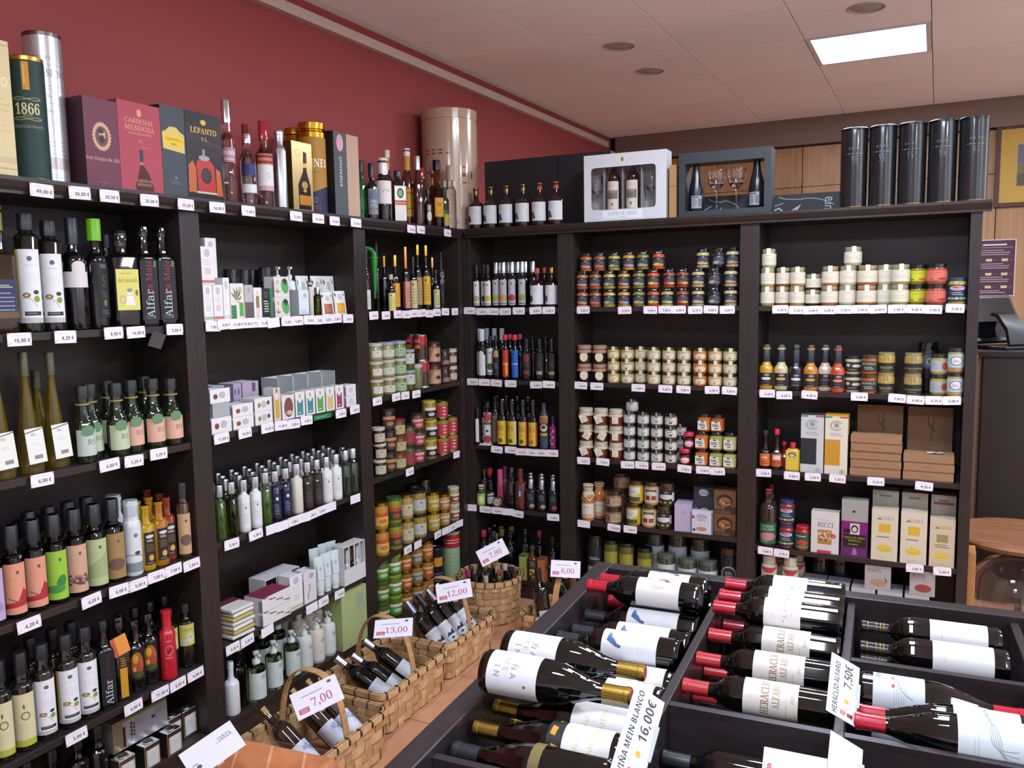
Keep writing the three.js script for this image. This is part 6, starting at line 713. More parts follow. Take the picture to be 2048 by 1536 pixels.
  v(4, 1065, 20, 0.19, 0.03, 'amber bottle with yellow flower label between cartons', gloss(0x4a2a0c), [flat(0x3a2410, 0.4), 0.12], [print('flw', 50, 120, (g, w, h) => { fill(g, w, h, '#33220e'); bars(g, 10, 10, 30, 3, 12, '#8a8470', 4); for (let i = 0; i < 14; i++) disc(g, 12 + hash(i, 4) * 26, 56 + hash(i, 5) * 50, 5, 5, '#a8962a'); })]);
}
{ // ===== spread bay =====
  const B = 'spread', G = 'jars in the spread bay', N = ['in lowest layer', 'in second layer', 'in third layer', 'in top layer'];
  const food = (k, c1, c2, dark = '#14171a') => print('food' + k, 80, 60, (g, w, h) => { fill(g, w, h, dark); g.fillStyle = '#3c4246'; g.beginPath(); g.ellipse(40, 36, 26, 30, 0, Math.PI, 0); g.fill(); disc(g, 32, 46, 16, 10, c1); disc(g, 50, 48, 14, 8, c2); disc(g, 40, 10, 4, 4, '#8a9094'); });
  const pk = [['pink', 0xa8622c, '#c46a6a', '#b08a5a', 'orange-brown'], ['pink2', 0x9a5428, '#c05c62', '#a85a4a', 'red-brown'], ['grn', 0xa8983a, '#a8a880', '#6a7048', 'yellow'], ['bac', 0xc08a2c, '#c05a5c', '#8a94b0', 'orange'], ['art', 0x7a7430, '#a8a070', '#8a8a5c', 'olive'], ['lem', 0xc0481c, '#d0b83c', '#c07a3c', 'bright orange'], ['oli', 0xa89a50, '#8a9058', '#b0a86a', 'pale yellow'], ['tom', 0x8a3c20, '#c03a44', '#c0963c', 'dark red'], ['mush', 0xb0a468, '#b09a80', '#a89078', 'cream'], ['trf', 0x1a1c20, '#9a9498', '#55525a', 'black'], ['mus2', 0xb8a878, '#a88a70', '#9a7a60', 'beige']];
  const tap = (k) => { const [n, c, a, b] = pk[k]; return jar({ h: 0.088, r: 0.031, mat: gloss(c), lid: [0.018, 0.027, gloss(0x14171a)], neck: 0.86, labels: [[0.012, 0.056, 0.1, food(n, a, b)]] }); };
  const rowsT = [[[1164, 0], [1191, 1], [1219, 2], [1248, 3], [1278, 4], [1307, 5], [1335, 6], [1365, 7], [1396, 8], [1428, 9], [1461, 10]], [[1164, 0], [1191, 1], [1219, 2], [1248, 3], [1278, 4], [1307, 5], [1339, 7], [1365, 7], [1396, 8], [1428, 9], [1461, 10]], [[1173, 0], [1200, 1], [1229, 2], [1258, 3], [1286, 4], [1317, 5], [1405, 8], [1436, 9], [1464, 10]]];
  rowsT.forEach((row, L) => row.forEach(([px, k]) => put(tap(k), 'spread_jar', `black-lidded jar of ${pk[k][4]} spread`, 'jar', B, 0, px, 0.04 + (L === 2 ? 0.01 : 0), { dy: L * 0.0885, half: 0.031, turn: 0.25, layer: N[L], group: G })));
  // second shelf
  const cloth = (h, r, m, c, p, red) => (o) => {
    jar({ h, r, mat: m, lid: [0.012, r * 0.95, flat(0x8a6a50, 0.6)] })(o);
    part(o, 'cloth_cover', geo(`clth${h}${r}`, () => { const n = 24, y = h - 0.028, g = loft([[r * 1.12, y - 0.006], [r * 1.06, y + 0.004], [r * 0.97, y + 0.01], [r * 1.0, y + 0.016], [r * 1.0, h + 0.0005], [r * 0.9, h + 0.002], [0, h + 0.002]], n), q = g.attributes.position; for (let i = 0; i < q.count; i++) if (q.getY(i) < y) { const a = Math.atan2(q.getZ(i), q.getX(i)), k = 1 + 0.05 * Math.sin(a * 9); q.setX(i, q.getX(i) * k); q.setZ(i, q.getZ(i) * k); } g.computeVertexNormals(); return g; }), flat(c, 0.85));
    part(o, 'ribbon', geo(`rib${h}${r}`, () => new THREE.TorusGeometry(r * 0.99, 0.0022, 6, 24).rotateX(Math.PI / 2).translate(0, h - 0.0175, 0)), flat(red ? 0x8a2420 : 0xb0a688, 0.6));
    if (p) hang(o, p[0], p[1], p[2], p[3], r + 0.0035, p[4] || 0, 0, -0.03);
  };
  const shield = print('shield', 60, 66, (g, w, h) => { fill(g, w, h, '#cfc8a8'); ringo(g, 30, 30, 24, '#bfb694', 2); bars(g, 16, 24, 28, 2, 9, '#b5ac8a', 2); });
  for (const L of [0, 1]) [1166, 1199].forEach((px) => { const o = put(cloth(0.088, 0.035, gloss(L ? 0x33201a : 0x241612), 0x9a7c62, null, true), 'preserve_jar', 'dark jam jar with tan cloth cover', 'jar', B, 1, px, 0.042, { dy: L * 0.092, half: 0.0395, turn: 0.25, layer: N[L], group: G }); part(o, 'label', geo('shl', () => uvIn(new THREE.CircleGeometry(0.021, 20).scale(0.95, 1.1, 1).translate(0, 0.034, 0.0365), shield)), paper(shield)); });
  const vi = (k, bg, c) => print('vi' + k, 80, 44, (g, w, h) => { fill(g, w, h, bg); g.fillStyle = '#cfc3a4'; g.beginPath(); g.ellipse(40, 22, 36, 18, 0, 0, 7); g.fill(); bars(g, 22, 14, 36, 2, 8, '#8d8468', 2); disc(g, 34, 32, 9, 4, c); });
  const vcol = [['golden', 0xb09a4c, '#b8a25a', '#7a6a3a'], ['grey green', 0xa09a70, '#a8a07a', '#3a3c34'], ['cream', 0xb4ac84, '#b8b08a', '#8a8468'], ['cream', 0xb4ac84, '#b8b08a', '#8a8468'], ['pale beige', 0xb0a47c, '#b8ac84', '#5a4a34'], ['pale green', 0xa8a47c, '#b0ac86', '#4a4c38'], ['orange', 0xb8702c, '#b87434', '#8a3a20'], ['peach', 0xbc9868, '#c0a074', '#8a7048'], ['ivory', 0xb0a880, '#b8b08c', '#5a5440']];
  [1227, 1256, 1281, 1308, 1338, 1368, 1400, 1431, 1459].forEach((px, c) => { for (let L = 0; L < 3; L++) put(jar({ h: 0.0585, r: 0.0335, mat: gloss(vcol[c][1]), lid: [0.013, 0.032, metal(0x7c744a, 0.4)], neck: 0.95, labels: [[0.006, 0.036, 0.06, vi(c, vcol[c][2], vcol[c][3])]], seal: [0.016, 0.022, plain('#c6bea6')] }), 'pate_jar', `gold-lidded jar of ${vcol[c][0]} pate`, 'jar', B, 1, px, c === 2 ? 0.075 : 0.038, { dy: L * 0.059, half: 0.0335, turn: 0.25, layer: N[L], group: G }); });
  // third shelf
  const tagC = print('tagcream', 50, 60, (g, w, h) => { fill(g, w, h, '#cfc8b4'); bars(g, 10, 26, 30, 2, 9, '#9a8a78', 3); disc(g, 14, 48, 6, 4, '#8a7468'); });
  [1173, 1203, 1233].forEach((px, c) => { for (let L = 0; L < 3; L++) put(cloth(0.08, 0.034, gloss(c === 2 ? 0x7a2c14 : 0x6a3218), 0xb8b09a, c < 2 ? [0.036, 0.042, tagC, 0.014, L % 2 ? -0.5 : 0.4] : [0.03, 0.034, tagC, 0.014, 0]), 'preserve_jar', c === 2 ? 'red-orange jam jar with cloth cover' : 'jam jar with cloth cover and paper tag', 'jar', B, 2, px, 0.042, { dy: L * 0.083, half: 0.0385, turn: 0.2, layer: N[L], group: G }); });
  const bw = (k, c) => print('bw' + k, 80, 46, (g, w, h) => { fill(g, w, h, '#b5b6b0'); disc(g, 40, 24, 34, 20, '#c6c7c0'); bars(g, 22, 14, 34, 2, 9, '#6a6c66', 3); disc(g, 40, 34, 10, 5, c); });
  [[1259, 4, '#8a8c84'], [1287, 4, '#5c5e58'], [1314, 4, '#a83a34'], [1342, 4, '#2c2a26'], [1361, 3, '#5a4034']].forEach(([px, n, c], i) => { for (let L = 0; L < n; L++) put(jar({ h: 0.0605, r: 0.031, mat: gloss(i > 2 ? 0x8a6434 : 0x8c8c7e), lid: [0.014, 0.03, gloss(0x17191a)], neck: 0.94, labels: [[0.007, 0.041, 0.07, bw(i, c)]], seal: [0.013, 0.026, print('bwseal', 20, 40, (g, w, h) => { fill(g, w, h, '#24272a'); bars(g, 4, 4, 12, 4, 9, '#c9ccc8', 4); })] }), 'spread_jar', i === 4 ? 'black-lidded cream jar in the rear column' : 'black-lidded cream jar with white label', 'jar', B, 2, px, i === 4 ? 0.12 : 0.04, { dy: L * 0.061, half: 0.031, turn: 0.2, layer: N[L], group: G }); });
  put(jar({ h: 0.06, r: 0.031, mat: flat(0xa9aaa2, 0.4), lid: [0.014, 0.03, gloss(0x17191a)], seal: [0.013, 0.026, print('bwseal', 20, 40, () => {})] }), 'spread_jar', 'single grey jar on top of the cream jars', 'jar', B, 2, 1264, 0.045, { dy: 0.244, half: 0.031, layer: '', turn: 0.2, group: G });
  const redj = print('redj', 60, 60, (g, w, h) => { fill(g, w, h, '#17181c'); disc(g, 30, 30, 28, 26, '#c8283c'); disc(g, 30, 32, 22, 18, '#d6c8c6'); bars(g, 30 - 21, 38 - 2.8, 42, 2, 5, '#b02438', 2); });
  [[1370, 0.03, 0], [1378, 0.045, 0.078]].forEach(([px, d, dy]) => put(jar({ h: 0.077, r: 0.03, mat: gloss(0x1c1418), lid: [0.02, 0.025, gloss(0xb8203a, 0.25)], neck: 0.6, labels: [[0.006, 0.046, 0.056, redj]] }), 'spread_jar', 'round black jar with red lid and red label', 'jar', B, 2, px, d, { dy, half: 0.03, turn: 0.2, layer: dy ? 'in upper layer' : 'in lower layer', group: G }));
  const sqj = (k, c) => print('sqj' + k, 70, 60, (g, w, h) => { fill(g, w, h, '#c9c8b8'); poly(g, [[50, 0], [70, 0], [70, 60], [58, 60]], c); bars(g, 6, 20, 40, 2, 9, '#3a3c34', 5); disc(g, 30, 46, 12, 5, '#8a5a40'); rect(g, 20, 2, 16, 8, '#2a2c2a'); });
  [[1404, 0, 'orange', 0xb05c1c, '#c06a24'], [1433, 0, 'green', 0x8a9444, '#98a050'], [1460, 0, 'pale green', 0xa0a468, '#a8ac70'], [1404, 1, 'orange', 0xb05c1c, '#c06a24'], [1433, 1, 'green', 0x8a9444, '#98a050'], [1460, 1, 'pale green', 0xa0a468, '#a8ac70'], [1410, 2, 'orange', 0xb05c1c, '#c06a24'], [1434, 2, 'red', 0xa04420, '#a84a24']].forEach(([px, L, n, c, c2]) => put(jar({ h: 0.081, r: 0.031, sq: 0.75, mat: gloss(c), lid: [0.014, 0.025, gloss(0x1a1c1c)], neck: 0.72, labels: [[0.008, 0.05, 0.056, sqj(n, c2)]] }), 'sauce_jar', `square ${n} sauce jar`, 'jar', B, 2, px, 0.042 + (L === 2 ? 0.02 : 0), { dy: L * 0.082, half: 0.031, turn: 0.1, layer: N[L], group: G }));
  // fourth shelf
  [[1178, 0.035], [1197, 0.09]].forEach(([px, d]) => { const o = bt(B, 3, px, 27, 0.185, d, d > 0.05 ? 'orange soup bottle with cream lid at back' : 'orange soup bottle with cloth cover', (h, r) => ({ mat: gloss(0xa8683a), hs: h * 0.68, hn: h * 0.82, rn: r * 0.7, cap: [h * 0.1, r * 0.78, flat(0xb8b4a0, 0.6)], labels: [[h * 0.1, h * 0.5, r * 2.2, print('soup', 60, 80, (g, w, h2) => { fill(g, w, h2, '#cbc6b0'); bars(g, 14, 20, 30, 1, 6, '#77736a', 3); disc(g, 30, 68, 24, 10, '#c49a80'); })]] }), { turn: 0.2, group: G }); if (d < 0.05) part(o, 'cloth_cover', geo('soupcl', () => { const g = loft([[0.036, 0.118], [0.029, 0.14], [0.024, 0.152], [0.0245, 0.16], [0.026, 0.186], [0, 0.187]], 20), q = g.attributes.position; for (let i = 0; i < q.count; i++) if (q.getY(i) < 0.13) { const a = Math.atan2(q.getZ(i), q.getX(i)); q.setY(i, q.getY(i) + 0.012 * Math.sin(a * 4)); } g.computeVertexNormals(); return g; }), flat(0xb5b19a, 0.85)); });
  const flatp = print('flatp', 90, 50, (g, w, h) => { fill(g, w, h, '#a08a68'); rect(g, 8, 6, 26, 36, '#4a3a2c'); rect(g, 14, 12, 14, 24, '#8a7450'); bars(g, 44, 16, 36, 2, 10, '#7a6448', 3); });
  [[1228, 0.045, 0], [1228, 0.045, 0.084], [1243, 0.12, 0.16]].forEach(([px, d, dy]) => put(jar({ h: 0.083, r: 0.042, mat: gloss(0x7a5c40), lid: [0.022, 0.041, gloss(0x33241a)], labels: [[0.01, 0.05, 0.11, flatp]] }), 'preserve_jar', 'wide brown jar with kraft label', 'jar', B, 3, px, d, { dy, half: 0.042, turn: 0.2, layer: dy > 0.1 ? 'at rear' : dy ? 'in upper layer' : 'in lower layer', group: G }));
  put(jar({ h: 0.159, r: 0.042, mat: gloss(0x4a3626), lid: [0.022, 0.041, gloss(0x33241a)] }), 'preserve_jar', 'tall brown jar hidden behind wide jars', 'jar', B, 3, 1243, 0.12, { half: 0.042, group: G });
  const mid = [['yellow', 0xa8882c, (g, w, h) => { fill(g, w, h, '#c9c9bc'); rect(g, 60, 0, 20, h, '#c8a424'); poly(g, [[34, 60], [60, 40], [66, 66], [48, 78]], '#a8b030'); rect(g, 0, 70, 60, 30, '#4a4430'); bars(g, 8, 26, 44, 2, 11, '#8a8a80', 3); }], ['cream', 0xa88c5c, (g, w, h) => { fill(g, w, h, '#c3b698'); rect(g, 14, 8, 50, 26, '#55504a'); disc(g, 40, 36, 24, 14, '#c9c2ac'); rect(g, 16, 52, 20, 30, '#7a3028'); rect(g, 42, 52, 20, 30, '#8a3a30'); }], ['black', 0x3a2c1c, (g, w, h) => { fill(g, w, h, '#1c1a16'); disc(g, 40, 50, 34, 18, '#c0c2be'); rect(g, 66, 20, 14, 60, '#a8b0b8'); for (const x of [16, 36, 58]) disc(g, x, 88, 7, 7, '#a89a3c'); disc(g, 40, 18, 10, 8, '#6a665c'); }]];
  mid.forEach(([n, c, f], i) => { for (let L = 0; L < 2; L++) put(jar({ h: 0.112, r: 0.037, mat: gloss(c), lid: [0.018, 0.036, metal(0x6a6048, 0.45)], labels: [[0.014, 0.084, 0.095, print('mid' + n, 80, 100, f)]] }), 'bean_jar', `bean stew jar with ${n} label`, 'jar', B, 3, [1268, 1299, 1331][i] + L * 5, 0.042 + L * 0.006, { dy: L * 0.113, half: 0.037, turn: 0.15, layer: L ? 'in upper layer' : 'in lower layer', group: G }); });
  cartonAt('food_carton', 'lilac carton turned away', 'box', B, 3, 1347, 1380, 0, 0.1, print('lilc', 90, 150, (g, w, h) => { fill(g, w, h, '#b0a4b8'); disc(g, 50, 46, 16, 14, '#9aa0b4'); bars(g, 30, 80, 40, 2, 10, '#a094ac', 3); }), plain('#a498ac'), plain('#a89cae'), { h: 0.135, turn: 0.1, group: undefined });
  const potep = print('pote', 110, 110, (g, w, h) => { fill(g, w, h, '#6a4426'); disc(g, 55, 48, 40, 32, '#221c22'); disc(g, 55, 52, 32, 22, '#8a5c30'); for (let i = 0; i < 9; i++) disc(g, 30 + hash(i, 7) * 50, 44 + hash(i, 8) * 18, 6, 5, i % 2 ? '#c08a4a' : '#4a2c1c'); rect(g, 0, 74, w, 36, '#3a2416'); txt(g, 'POTE', 30, 84, 22, '#b08858'); txt(g, 'ASTURIANO', 44, 101, 14, '#a07c50'); });
  for (const L of [0, 1]) cartonAt('food_carton', 'brown stew carton picturing a bowl', 'box', B, 3, 1427, 1471, 0, 0.1, potep, plain('#4a2e1a'), plain('#5a3a22'), { h: 0.108, dy: L * 0.1085, layer: L ? 'in upper layer' : 'in lower layer', group: 'stew cartons' });
  cartonAt('food_carton', 'navy carton with bowl picture and round logo', 'box', B, 3, 1383, 1425, 0, 0.07, print('navyc', 110, 200, (g, w, h) => { fill(g, w, h, '#2c2c34'); disc(g, 52, 24, 26, 16, '#a8b0b8'); txt(g, 'litoral', 52, 26, 16, '#3a4a78', 'serif'); rect(g, 0, 92, w, 110, '#3a5a98'); disc(g, 56, 110, 38, 36, '#23242c'); disc(g, 56, 116, 30, 24, '#b09888'); }), plain('#23232a'), plain('#2c2c34'), { h: 0.215, front: 0.06, group: undefined });
  cartonAt('food_carton', 'white carton with blue edge picturing beans', 'box', B, 3, 1381, 1424, 0, 0.04, print('wbean', 110, 110, (g, w, h) => { fill(g, w, h, '#c9c8cc'); rect(g, 104, 0, 6, h, '#3a5a98'); rect(g, 0, 0, 5, h, '#3a5a98'); disc(g, 56, 24, 30, 12, '#a8a0b4'); bars(g, 56 - 24.5, 42 - 2.8, 49, 2, 5, '#5a6a98', 2); disc(g, 54, 86, 28, 10, '#b08458'); disc(g, 16, 92, 7, 7, '#33303a'); disc(g, 10, 30, 10, 8, '#b83a4a'); }), plain('#b8b8c0'), plain('#c0c0c6'), { h: 0.108, front: 0.012, group: undefined });
  // bottom shelf
  [[1191, 0.285], [1223, 0.27], [1253, 0.265], [1290, 0.25]].forEach(([px, h], i) => put(jar({ h, r: 0.038, mat: gloss(i ? 0x55501c : 0x1a1c18), lid: [0.018, 0.037, metal(0x4a4c4a, 0.4)], labels: [[h * 0.35, h * 0.8, 0.09, print('blj' + (i ? 1 : 0), 80, 90, (g, w, h2) => { fill(g, w, h2, i ? '#8a862c' : '#17181a'); i || bars(g, 40 - 27, 40 - 3.6, 54, 2, 6, '#a8acac', 3); rect(g, 0, 70, w, 20, i ? '#4a4a1c' : '#a8a8a0'); })]] }), 'preserve_jar', i ? 'olive green jar with dark lid' : 'dark jar with white lower band', 'jar', B, 4, px, 0.05, { half: 0.038, turn: 0.2, group: G }));
  [[1332, 0.055, 0.235], [1374, 0.055, 0.225], [1310, 0.16, 0.3], [1355, 0.165, 0.31], [1400, 0.165, 0.3], [1415, 0.06, 0.225]].forEach(([px, d, h]) => put(jar({ h, r: 0.046, mat: gloss(0x3a4034), lid: [0.02, 0.045, gloss(0x4c544c)], labels: [[h * 0.2, h * 0.8, 0.16, plain('#b4bcbc')]] }), 'preserve_jar', 'wide dark jar with broad white label', 'jar', B, 4, px, d, { half: 0.046, layer: d > 0.1 ? 'at rear' : 'in front', group: G }));
  put(jar({ h: 0.3, r: 0.042, mat: gloss(0x17181a), lid: [0.03, 0.041, gloss(0x33241a)], labels: [[0.14, 0.22, 0.08, print('rnd', 80, 80, (g, w, h) => { fill(g, w, h, '#17181a'); disc(g, 40, 40, 36, 36, '#a8acac'); disc(g, 40, 40, 31, 31, '#1c1e20'); bars(g, 20, 30, 40, 3, 9, '#9a9e9e', 3); })]] }), 'preserve_jar', 'black jar with round outlined label', 'jar', B, 4, 1458, 0.06, { half: 0.042, turn: 0.1, group: G });
}
{ // ===== pasta bay =====
  const B = 'pasta', G = 'jars in the pasta bay', N = ['in lower row', 'in upper row', 'topmost'];
  const cj = (k) => print('cj' + k, 80, 56, (g, w, h) => { fill(g, w, h, '#cfcab4'); k ? ringo(g, 40, 28, 16, '#b8b29a', 2) : bars(g, 16, 26, 48, 2, 9, '#a8a28c', 2); });
  const sealC = plain('#d6d2c0');
  const cols = [[1534, 0xa08c4a, 0.031, 'olive'], [1562, 0x8a4430, 0.031, 'red'], [1592, 0x9a8438, 0.032, 'mustard'], [1624, 0x2a2622, 0.034, 'dark'], [1655, 0xa05a30, 0.035, 'terracotta'], [1688, 0xb8b298, 0.037, 'ivory'], [1725, 0xa85c2c, 0.039, 'orange'], [1761, 0xb4ae94, 0.036, 'ivory'], [1792, 0x8a8c48, 0.035, 'green']];
  const cr = (k, r, h, p) => jar({ h, r, mat: gloss(k), lid: [0.016, r * 0.96, gloss(0x8a8a6c, 0.3)], neck: 0.93, labels: [[h * 0.16, h * 0.74, r * 3, cj(p)]], seal: [0.018, 0.03, sealC] });
  cols.forEach(([px, c, r, n], i) => { for (let L = 0; L < 2; L++) put(cr(c, r, i === 3 ? 0.068 : 0.084, i === 5 && !L ? 1 : 0), 'cream_jar', `${n} spread jar with cream label`, 'jar', B, 0, px + L, 0.042, { dy: L * (i === 3 ? 0.0685 : 0.0845), half: r, turn: 0.1, layer: N[L], group: G }); });
  put(cr(0x9a9a58, 0.031, 0.084, 0), 'cream_jar', 'single olive jar with cream label', 'jar', B, 0, 1537, 0.045, { dy: 0.169, half: 0.031, layer: N[2], group: G, turn: 0.1 }); put(cr(0x9aa084, 0.036, 0.08, 0), 'cream_jar', 'single tilted-looking jar with cream label', 'jar', B, 0, 1697, 0.05, { dy: 0.169, half: 0.036, layer: N[2], group: G, turn: 0.2 });
  [[1829, '#b9bc1e', 0x7a7a20, 'lime yellow', '#b85a4a'], [1867, '#c8665a', 0x9a4a34, 'coral pink', '#8a2c2c']].forEach(([px, bg, c, n, f]) => { for (let L = 0; L < 2; L++) put(jar({ h: 0.084, r: 0.039, mat: gloss(c), lid: [0.018, 0.036, gloss(0x1a1c1e)], neck: 0.92, labels: [[0.014, 0.056, 0.12, print('lp' + n, 100, 54, (g, w, h) => { fill(g, w, h, bg); bars(g, 30, 12, 40, 1, 6, 'rgba(60,50,20,0.3)', 3); disc(g, 66, 44, 16, 6, f); disc(g, 30, 46, 8, 4, '#5a6a2a'); })]] }), 'cream_jar', `black-lidded jar with ${n} label`, 'jar', B, 0, px, 0.045, { dy: L * 0.0845, half: 0.039, turn: 0.1, layer: N[L], group: G }); });
  const blueS = print('blueS', 90, 90, (g, w, h) => { fill(g, w, h, '#1c2c4a'); disc(g, 44, 18, 26, 12, '#c9ccd0'); disc(g, 44, 18, 22, 9, '#a83040'); txt(g, 'Barilla', 44, 19, 13, '#eee', 'serif'); bars(g, 24, 40, 40, 2, 10, '#b0bccc', 3); for (let i = 0; i < 5; i++) disc(g, 14 + i * 14, 72, 7, 6, i % 2 ? '#8aa84a' : '#c0b870'); });
  const sauce = (m, lidc, p) => jar({ h: 0.11, r: 0.034, mat: gloss(m), lid: [0.014, 0.03, flat(lidc, 0.4)], neck: 0.85, labels: [[0.012, 0.08, 0.11, p]] });
  put(sauce(0x9a9438, 0x24406a, blueS), 'sauce_jar', 'green pesto jar with dark blue label', 'jar', B, 0, 1906, 0.042, { half: 0.036, turn: 0.05, group: G });
  // second shelf: squeeze sauces and mustards
  const sq = [[1535, 0xb88a14, 'mustard yellow', '#c9c4c0'], [1565, 0xb8a878, 'pale cream', '#b89a48'], [1595, 0x14161a, 'black', '#c9ccc8'], [1625, 0xb8741c, 'orange', '#b8923c'], [1655, 0xc0aa94, 'beige', '#4a4a48'], [1686, 0xb04420, 'red', '#c87a60']];
  sq.forEach(([px, c, n, c2]) => bt(B, 1, px, 27.5, 0.205, 0.04, `${n} sauce bottle with tall black cap`, (h, r) => ({ mat: gloss(c, 0.25), hs: h * 0.46, hn: h * 0.62, rn: r * 0.55, cap: [h * 0.38, r * 0.6, flat(0x24282c, 0.35)], labels: [[h * 0.1, h * 0.38, r * 2.2, print('sqz' + n, 80, 90, (g, w, h2) => { fill(g, w, h2, '#1d1e20'); disc(g, 44, 14, 14, 7, '#8a9094'); disc(g, 40, 40, 26, 10, c2); bars(g, 24, 62, 34, 1, 6, '#5a5c5c', 3); bars(g, 20, 80, 44, 1, 6, '#8a8c8a', 4); })]] }), { turn: 0.1, name: 'sauce_bottle', group: 'sauce bottles' }));
  const two = (px, h, r, m, lid, p, n, o = {}) => { for (let L = 0; L < 2; L++) put((q) => { jar({ h, r, mat: m, lid, neck: o.neck || 0.93, sq: o.sq, labels: [[h * (o.y0 || 0.14), h * (o.y1 || 0.68), r * (o.w || 2.6), p]] })(q); o.extra && o.extra(q, h, r); }, 'condiment_jar', n, 'jar', B, 1, px + (o.dx || 0) * L, 0.042, { dy: L * (h + 0.0008), half: r, turn: 0.08, layer: N[L], group: G }); };
  two(1720, 0.079, 0.034, gloss(0xb8b098), [0.012, 0.033, flat(0x23262a, 0.4)], print('cowj', 90, 60, (g, w, h) => { fill(g, w, h, '#2a2622'); disc(g, 22, 20, 10, 10, '#b8b4a4'); disc(g, 60, 24, 20, 9, '#c6c2b2'); bars(g, 20, 44, 50, 1, 5, '#8a7a5c', 4); }), 'cream dip jar with dark label');
  two(1768, 0.083, 0.033, gloss(0xa8521c), [0.014, 0.034, gloss(0x3a2c20)], print('novj', 90, 56, (g, w, h) => { fill(g, w, h, '#26302c'); txt(g, 'NOVALES', 45, 14, 16, '#c9c4a8'); bars(g, 22, 30, 44, 2, 9, '#a8a48c', 4); }), 'orange jar with dark banner label');
  const bail = (o, h, r) => { part(o, 'clasp_wire', geo('bailw', () => mergeGeometries([-1, 1].map((s) => new THREE.TubeGeometry(new THREE.CatmullRomCurve3([V(s * 0.006, h * 0.62, r + 0.001), V(s * 0.006, h * 0.92, r * 0.9), V(s * 0.006, h + 0.006, r * 0.3)]), 8, 0.001, 5)))), metal(0x9a9a94, 0.3)); };
  two(1803, 0.088, 0.036, gloss(0xa89044), [0.012, 0.034, gloss(0x8a8058, 0.2)], print('must', 90, 56, (g, w, h) => { fill(g, w, h, '#1e1d1a'); txt(g, 'Maille', 45, 28, 18, '#c9b878', 'serif'); bars(g, 24, 44, 44, 1, 5, '#8a7c50', 3); }), 'mustard jar with wire clasp', { extra: bail, y0: 0.06, y1: 0.5 }); two(1839, 0.088, 0.036, gloss(0xa0884c), [0.012, 0.034, gloss(0x8a8058, 0.2)], print('must2', 90, 56, (g, w, h) => { fill(g, w, h, '#201e1a'); txt(g, "à l'Ancienne", 45, 30, 14, '#c9b878', 'serif'); bars(g, 24, 44, 44, 1, 5, '#8a7c50', 3); }), 'grainy mustard jar with wire clasp', { extra: bail, y0: 0.06, y1: 0.5 });
  two(1876, 0.086, 0.035, gloss(0xa09848), [0.016, 0.034, gloss(0x2a2c2a)], print('gryj', 90, 60, (g, w, h) => { fill(g, w, h, '#a8aaac'); disc(g, 60, 30, 10, 22, '#a84834'); bars(g, 10, 16, 34, 3, 12, '#8a8c90', 3); }), 'yellow jar with grey label', { w: 3 });
  two(1909, 0.1, 0.031, gloss(0xa88c54), [0.016, 0.031, gloss(0x262a2c)], print('hcj', 80, 70, (g, w, h) => { fill(g, w, h, '#8fb0b8'); for (let i = 0; i < 6; i++) rect(g, 0, 4 + i * 12, w, 4, '#b8ccd0'); disc(g, 40, 34, 22, 22, '#cfd0cc'); ringo(g, 40, 34, 22, '#5a3034', 3); bars(g, 40 - 12, 36 - 3.2, 24, 2, 6, '#8a3034', 2); }), 'small jar with pale blue round label', { y0: 0.2, y1: 0.74 });
  put(jar({ h: 0.215, r: 0.038, mat: flat(0x1a1c1e, 0.4), lid: [0.03, 0.039, gloss(0x141618)], labels: [[0.1, 0.17, 0.07, print('odark', 70, 70, (g, w, h) => { fill(g, w, h, '#24272a'); disc(g, 35, 35, 30, 30, '#4a5054'); ringo(g, 40, 36, 12, '#8a9094', 6); })]] }), 'tea_caddy', 'black canister with grey ring logo behind jars', 'canister', B, 1, 1853, 0.16, { half: 0.038, turn: 0.1, group: undefined });
  // third shelf
  const sm = (px, w, h, d, desc, m, capM, lp) => bt(B, 2, px, w, h, d, desc, (H, r) => ({ mat: m, hs: H * 0.44, hn: H * 0.58, rn: r * 0.4, cap: [H * 0.14, r * 0.5, capM], labels: [[H * 0.08, H * 0.4, r * 2.4, lp]] }), { turn: 0.1, group: 'small sauce bottles' });
  sm(1530, 22, 0.175, 0.04, 'small dark bottle with orange label', gloss(0x1c1210), CAPBLACK, print('ol1', 60, 60, (g, w, h) => { fill(g, w, h, '#c4662a'); bars(g, 10, 16, 40, 1, 5, '#e0c0a0', 5); bars(g, 14, 36, 32, 2, 9, '#8a3c1c', 4); })); sm(1553, 21, 0.185, 0.035, 'small red-capped bottle with orange label', gloss(0x1c1210), flat(0xb82432, 0.35), print('ol2', 60, 60, (g, w, h) => { fill(g, w, h, '#b8542c'); rect(g, 10, 8, 40, 20, '#cfc4b0'); bars(g, 14, 36, 32, 2, 9, '#8a3c1c', 4); })); sm(1568, 16, 0.12, 0.08, 'slim red bottle', gloss(0x8a1c2c), flat(0xb82432, 0.35), plain('#8a1c2c'));
  put((o) => { part(o, 'pack_body', geo('lemon', () => loft([[0, 0], [0.03, 0, 0.6, 0.7], [0.032, 0.01, 0.6, 0.7], [0.031, 0.09, 0.6, 0.7], [0.02, 0.1, 0.3, 0.8], [0, 0.102]], 20)), flat(0xc0a428, 0.4)); const p = print('yelp', 60, 90, (g, w, h) => { fill(g, w, h, '#cdb23a'); disc(g, 30, 18, 20, 12, '#5a4a3a'); disc(g, 30, 20, 14, 8, '#b8b0a0'); }); part(o, 'label', sheet(0.05, 0.085, p), paper(p), [0, 0.006, 0.0232]); part(o, 'cap', capGeo(0.028, 0.013), gloss(0xb02430, 0.3), [0, 0.1, 0]); }, 'sauce_pack', 'small yellow pack with red cap', 'bottle', B, 2, 1585, 0.03, { group: undefined });
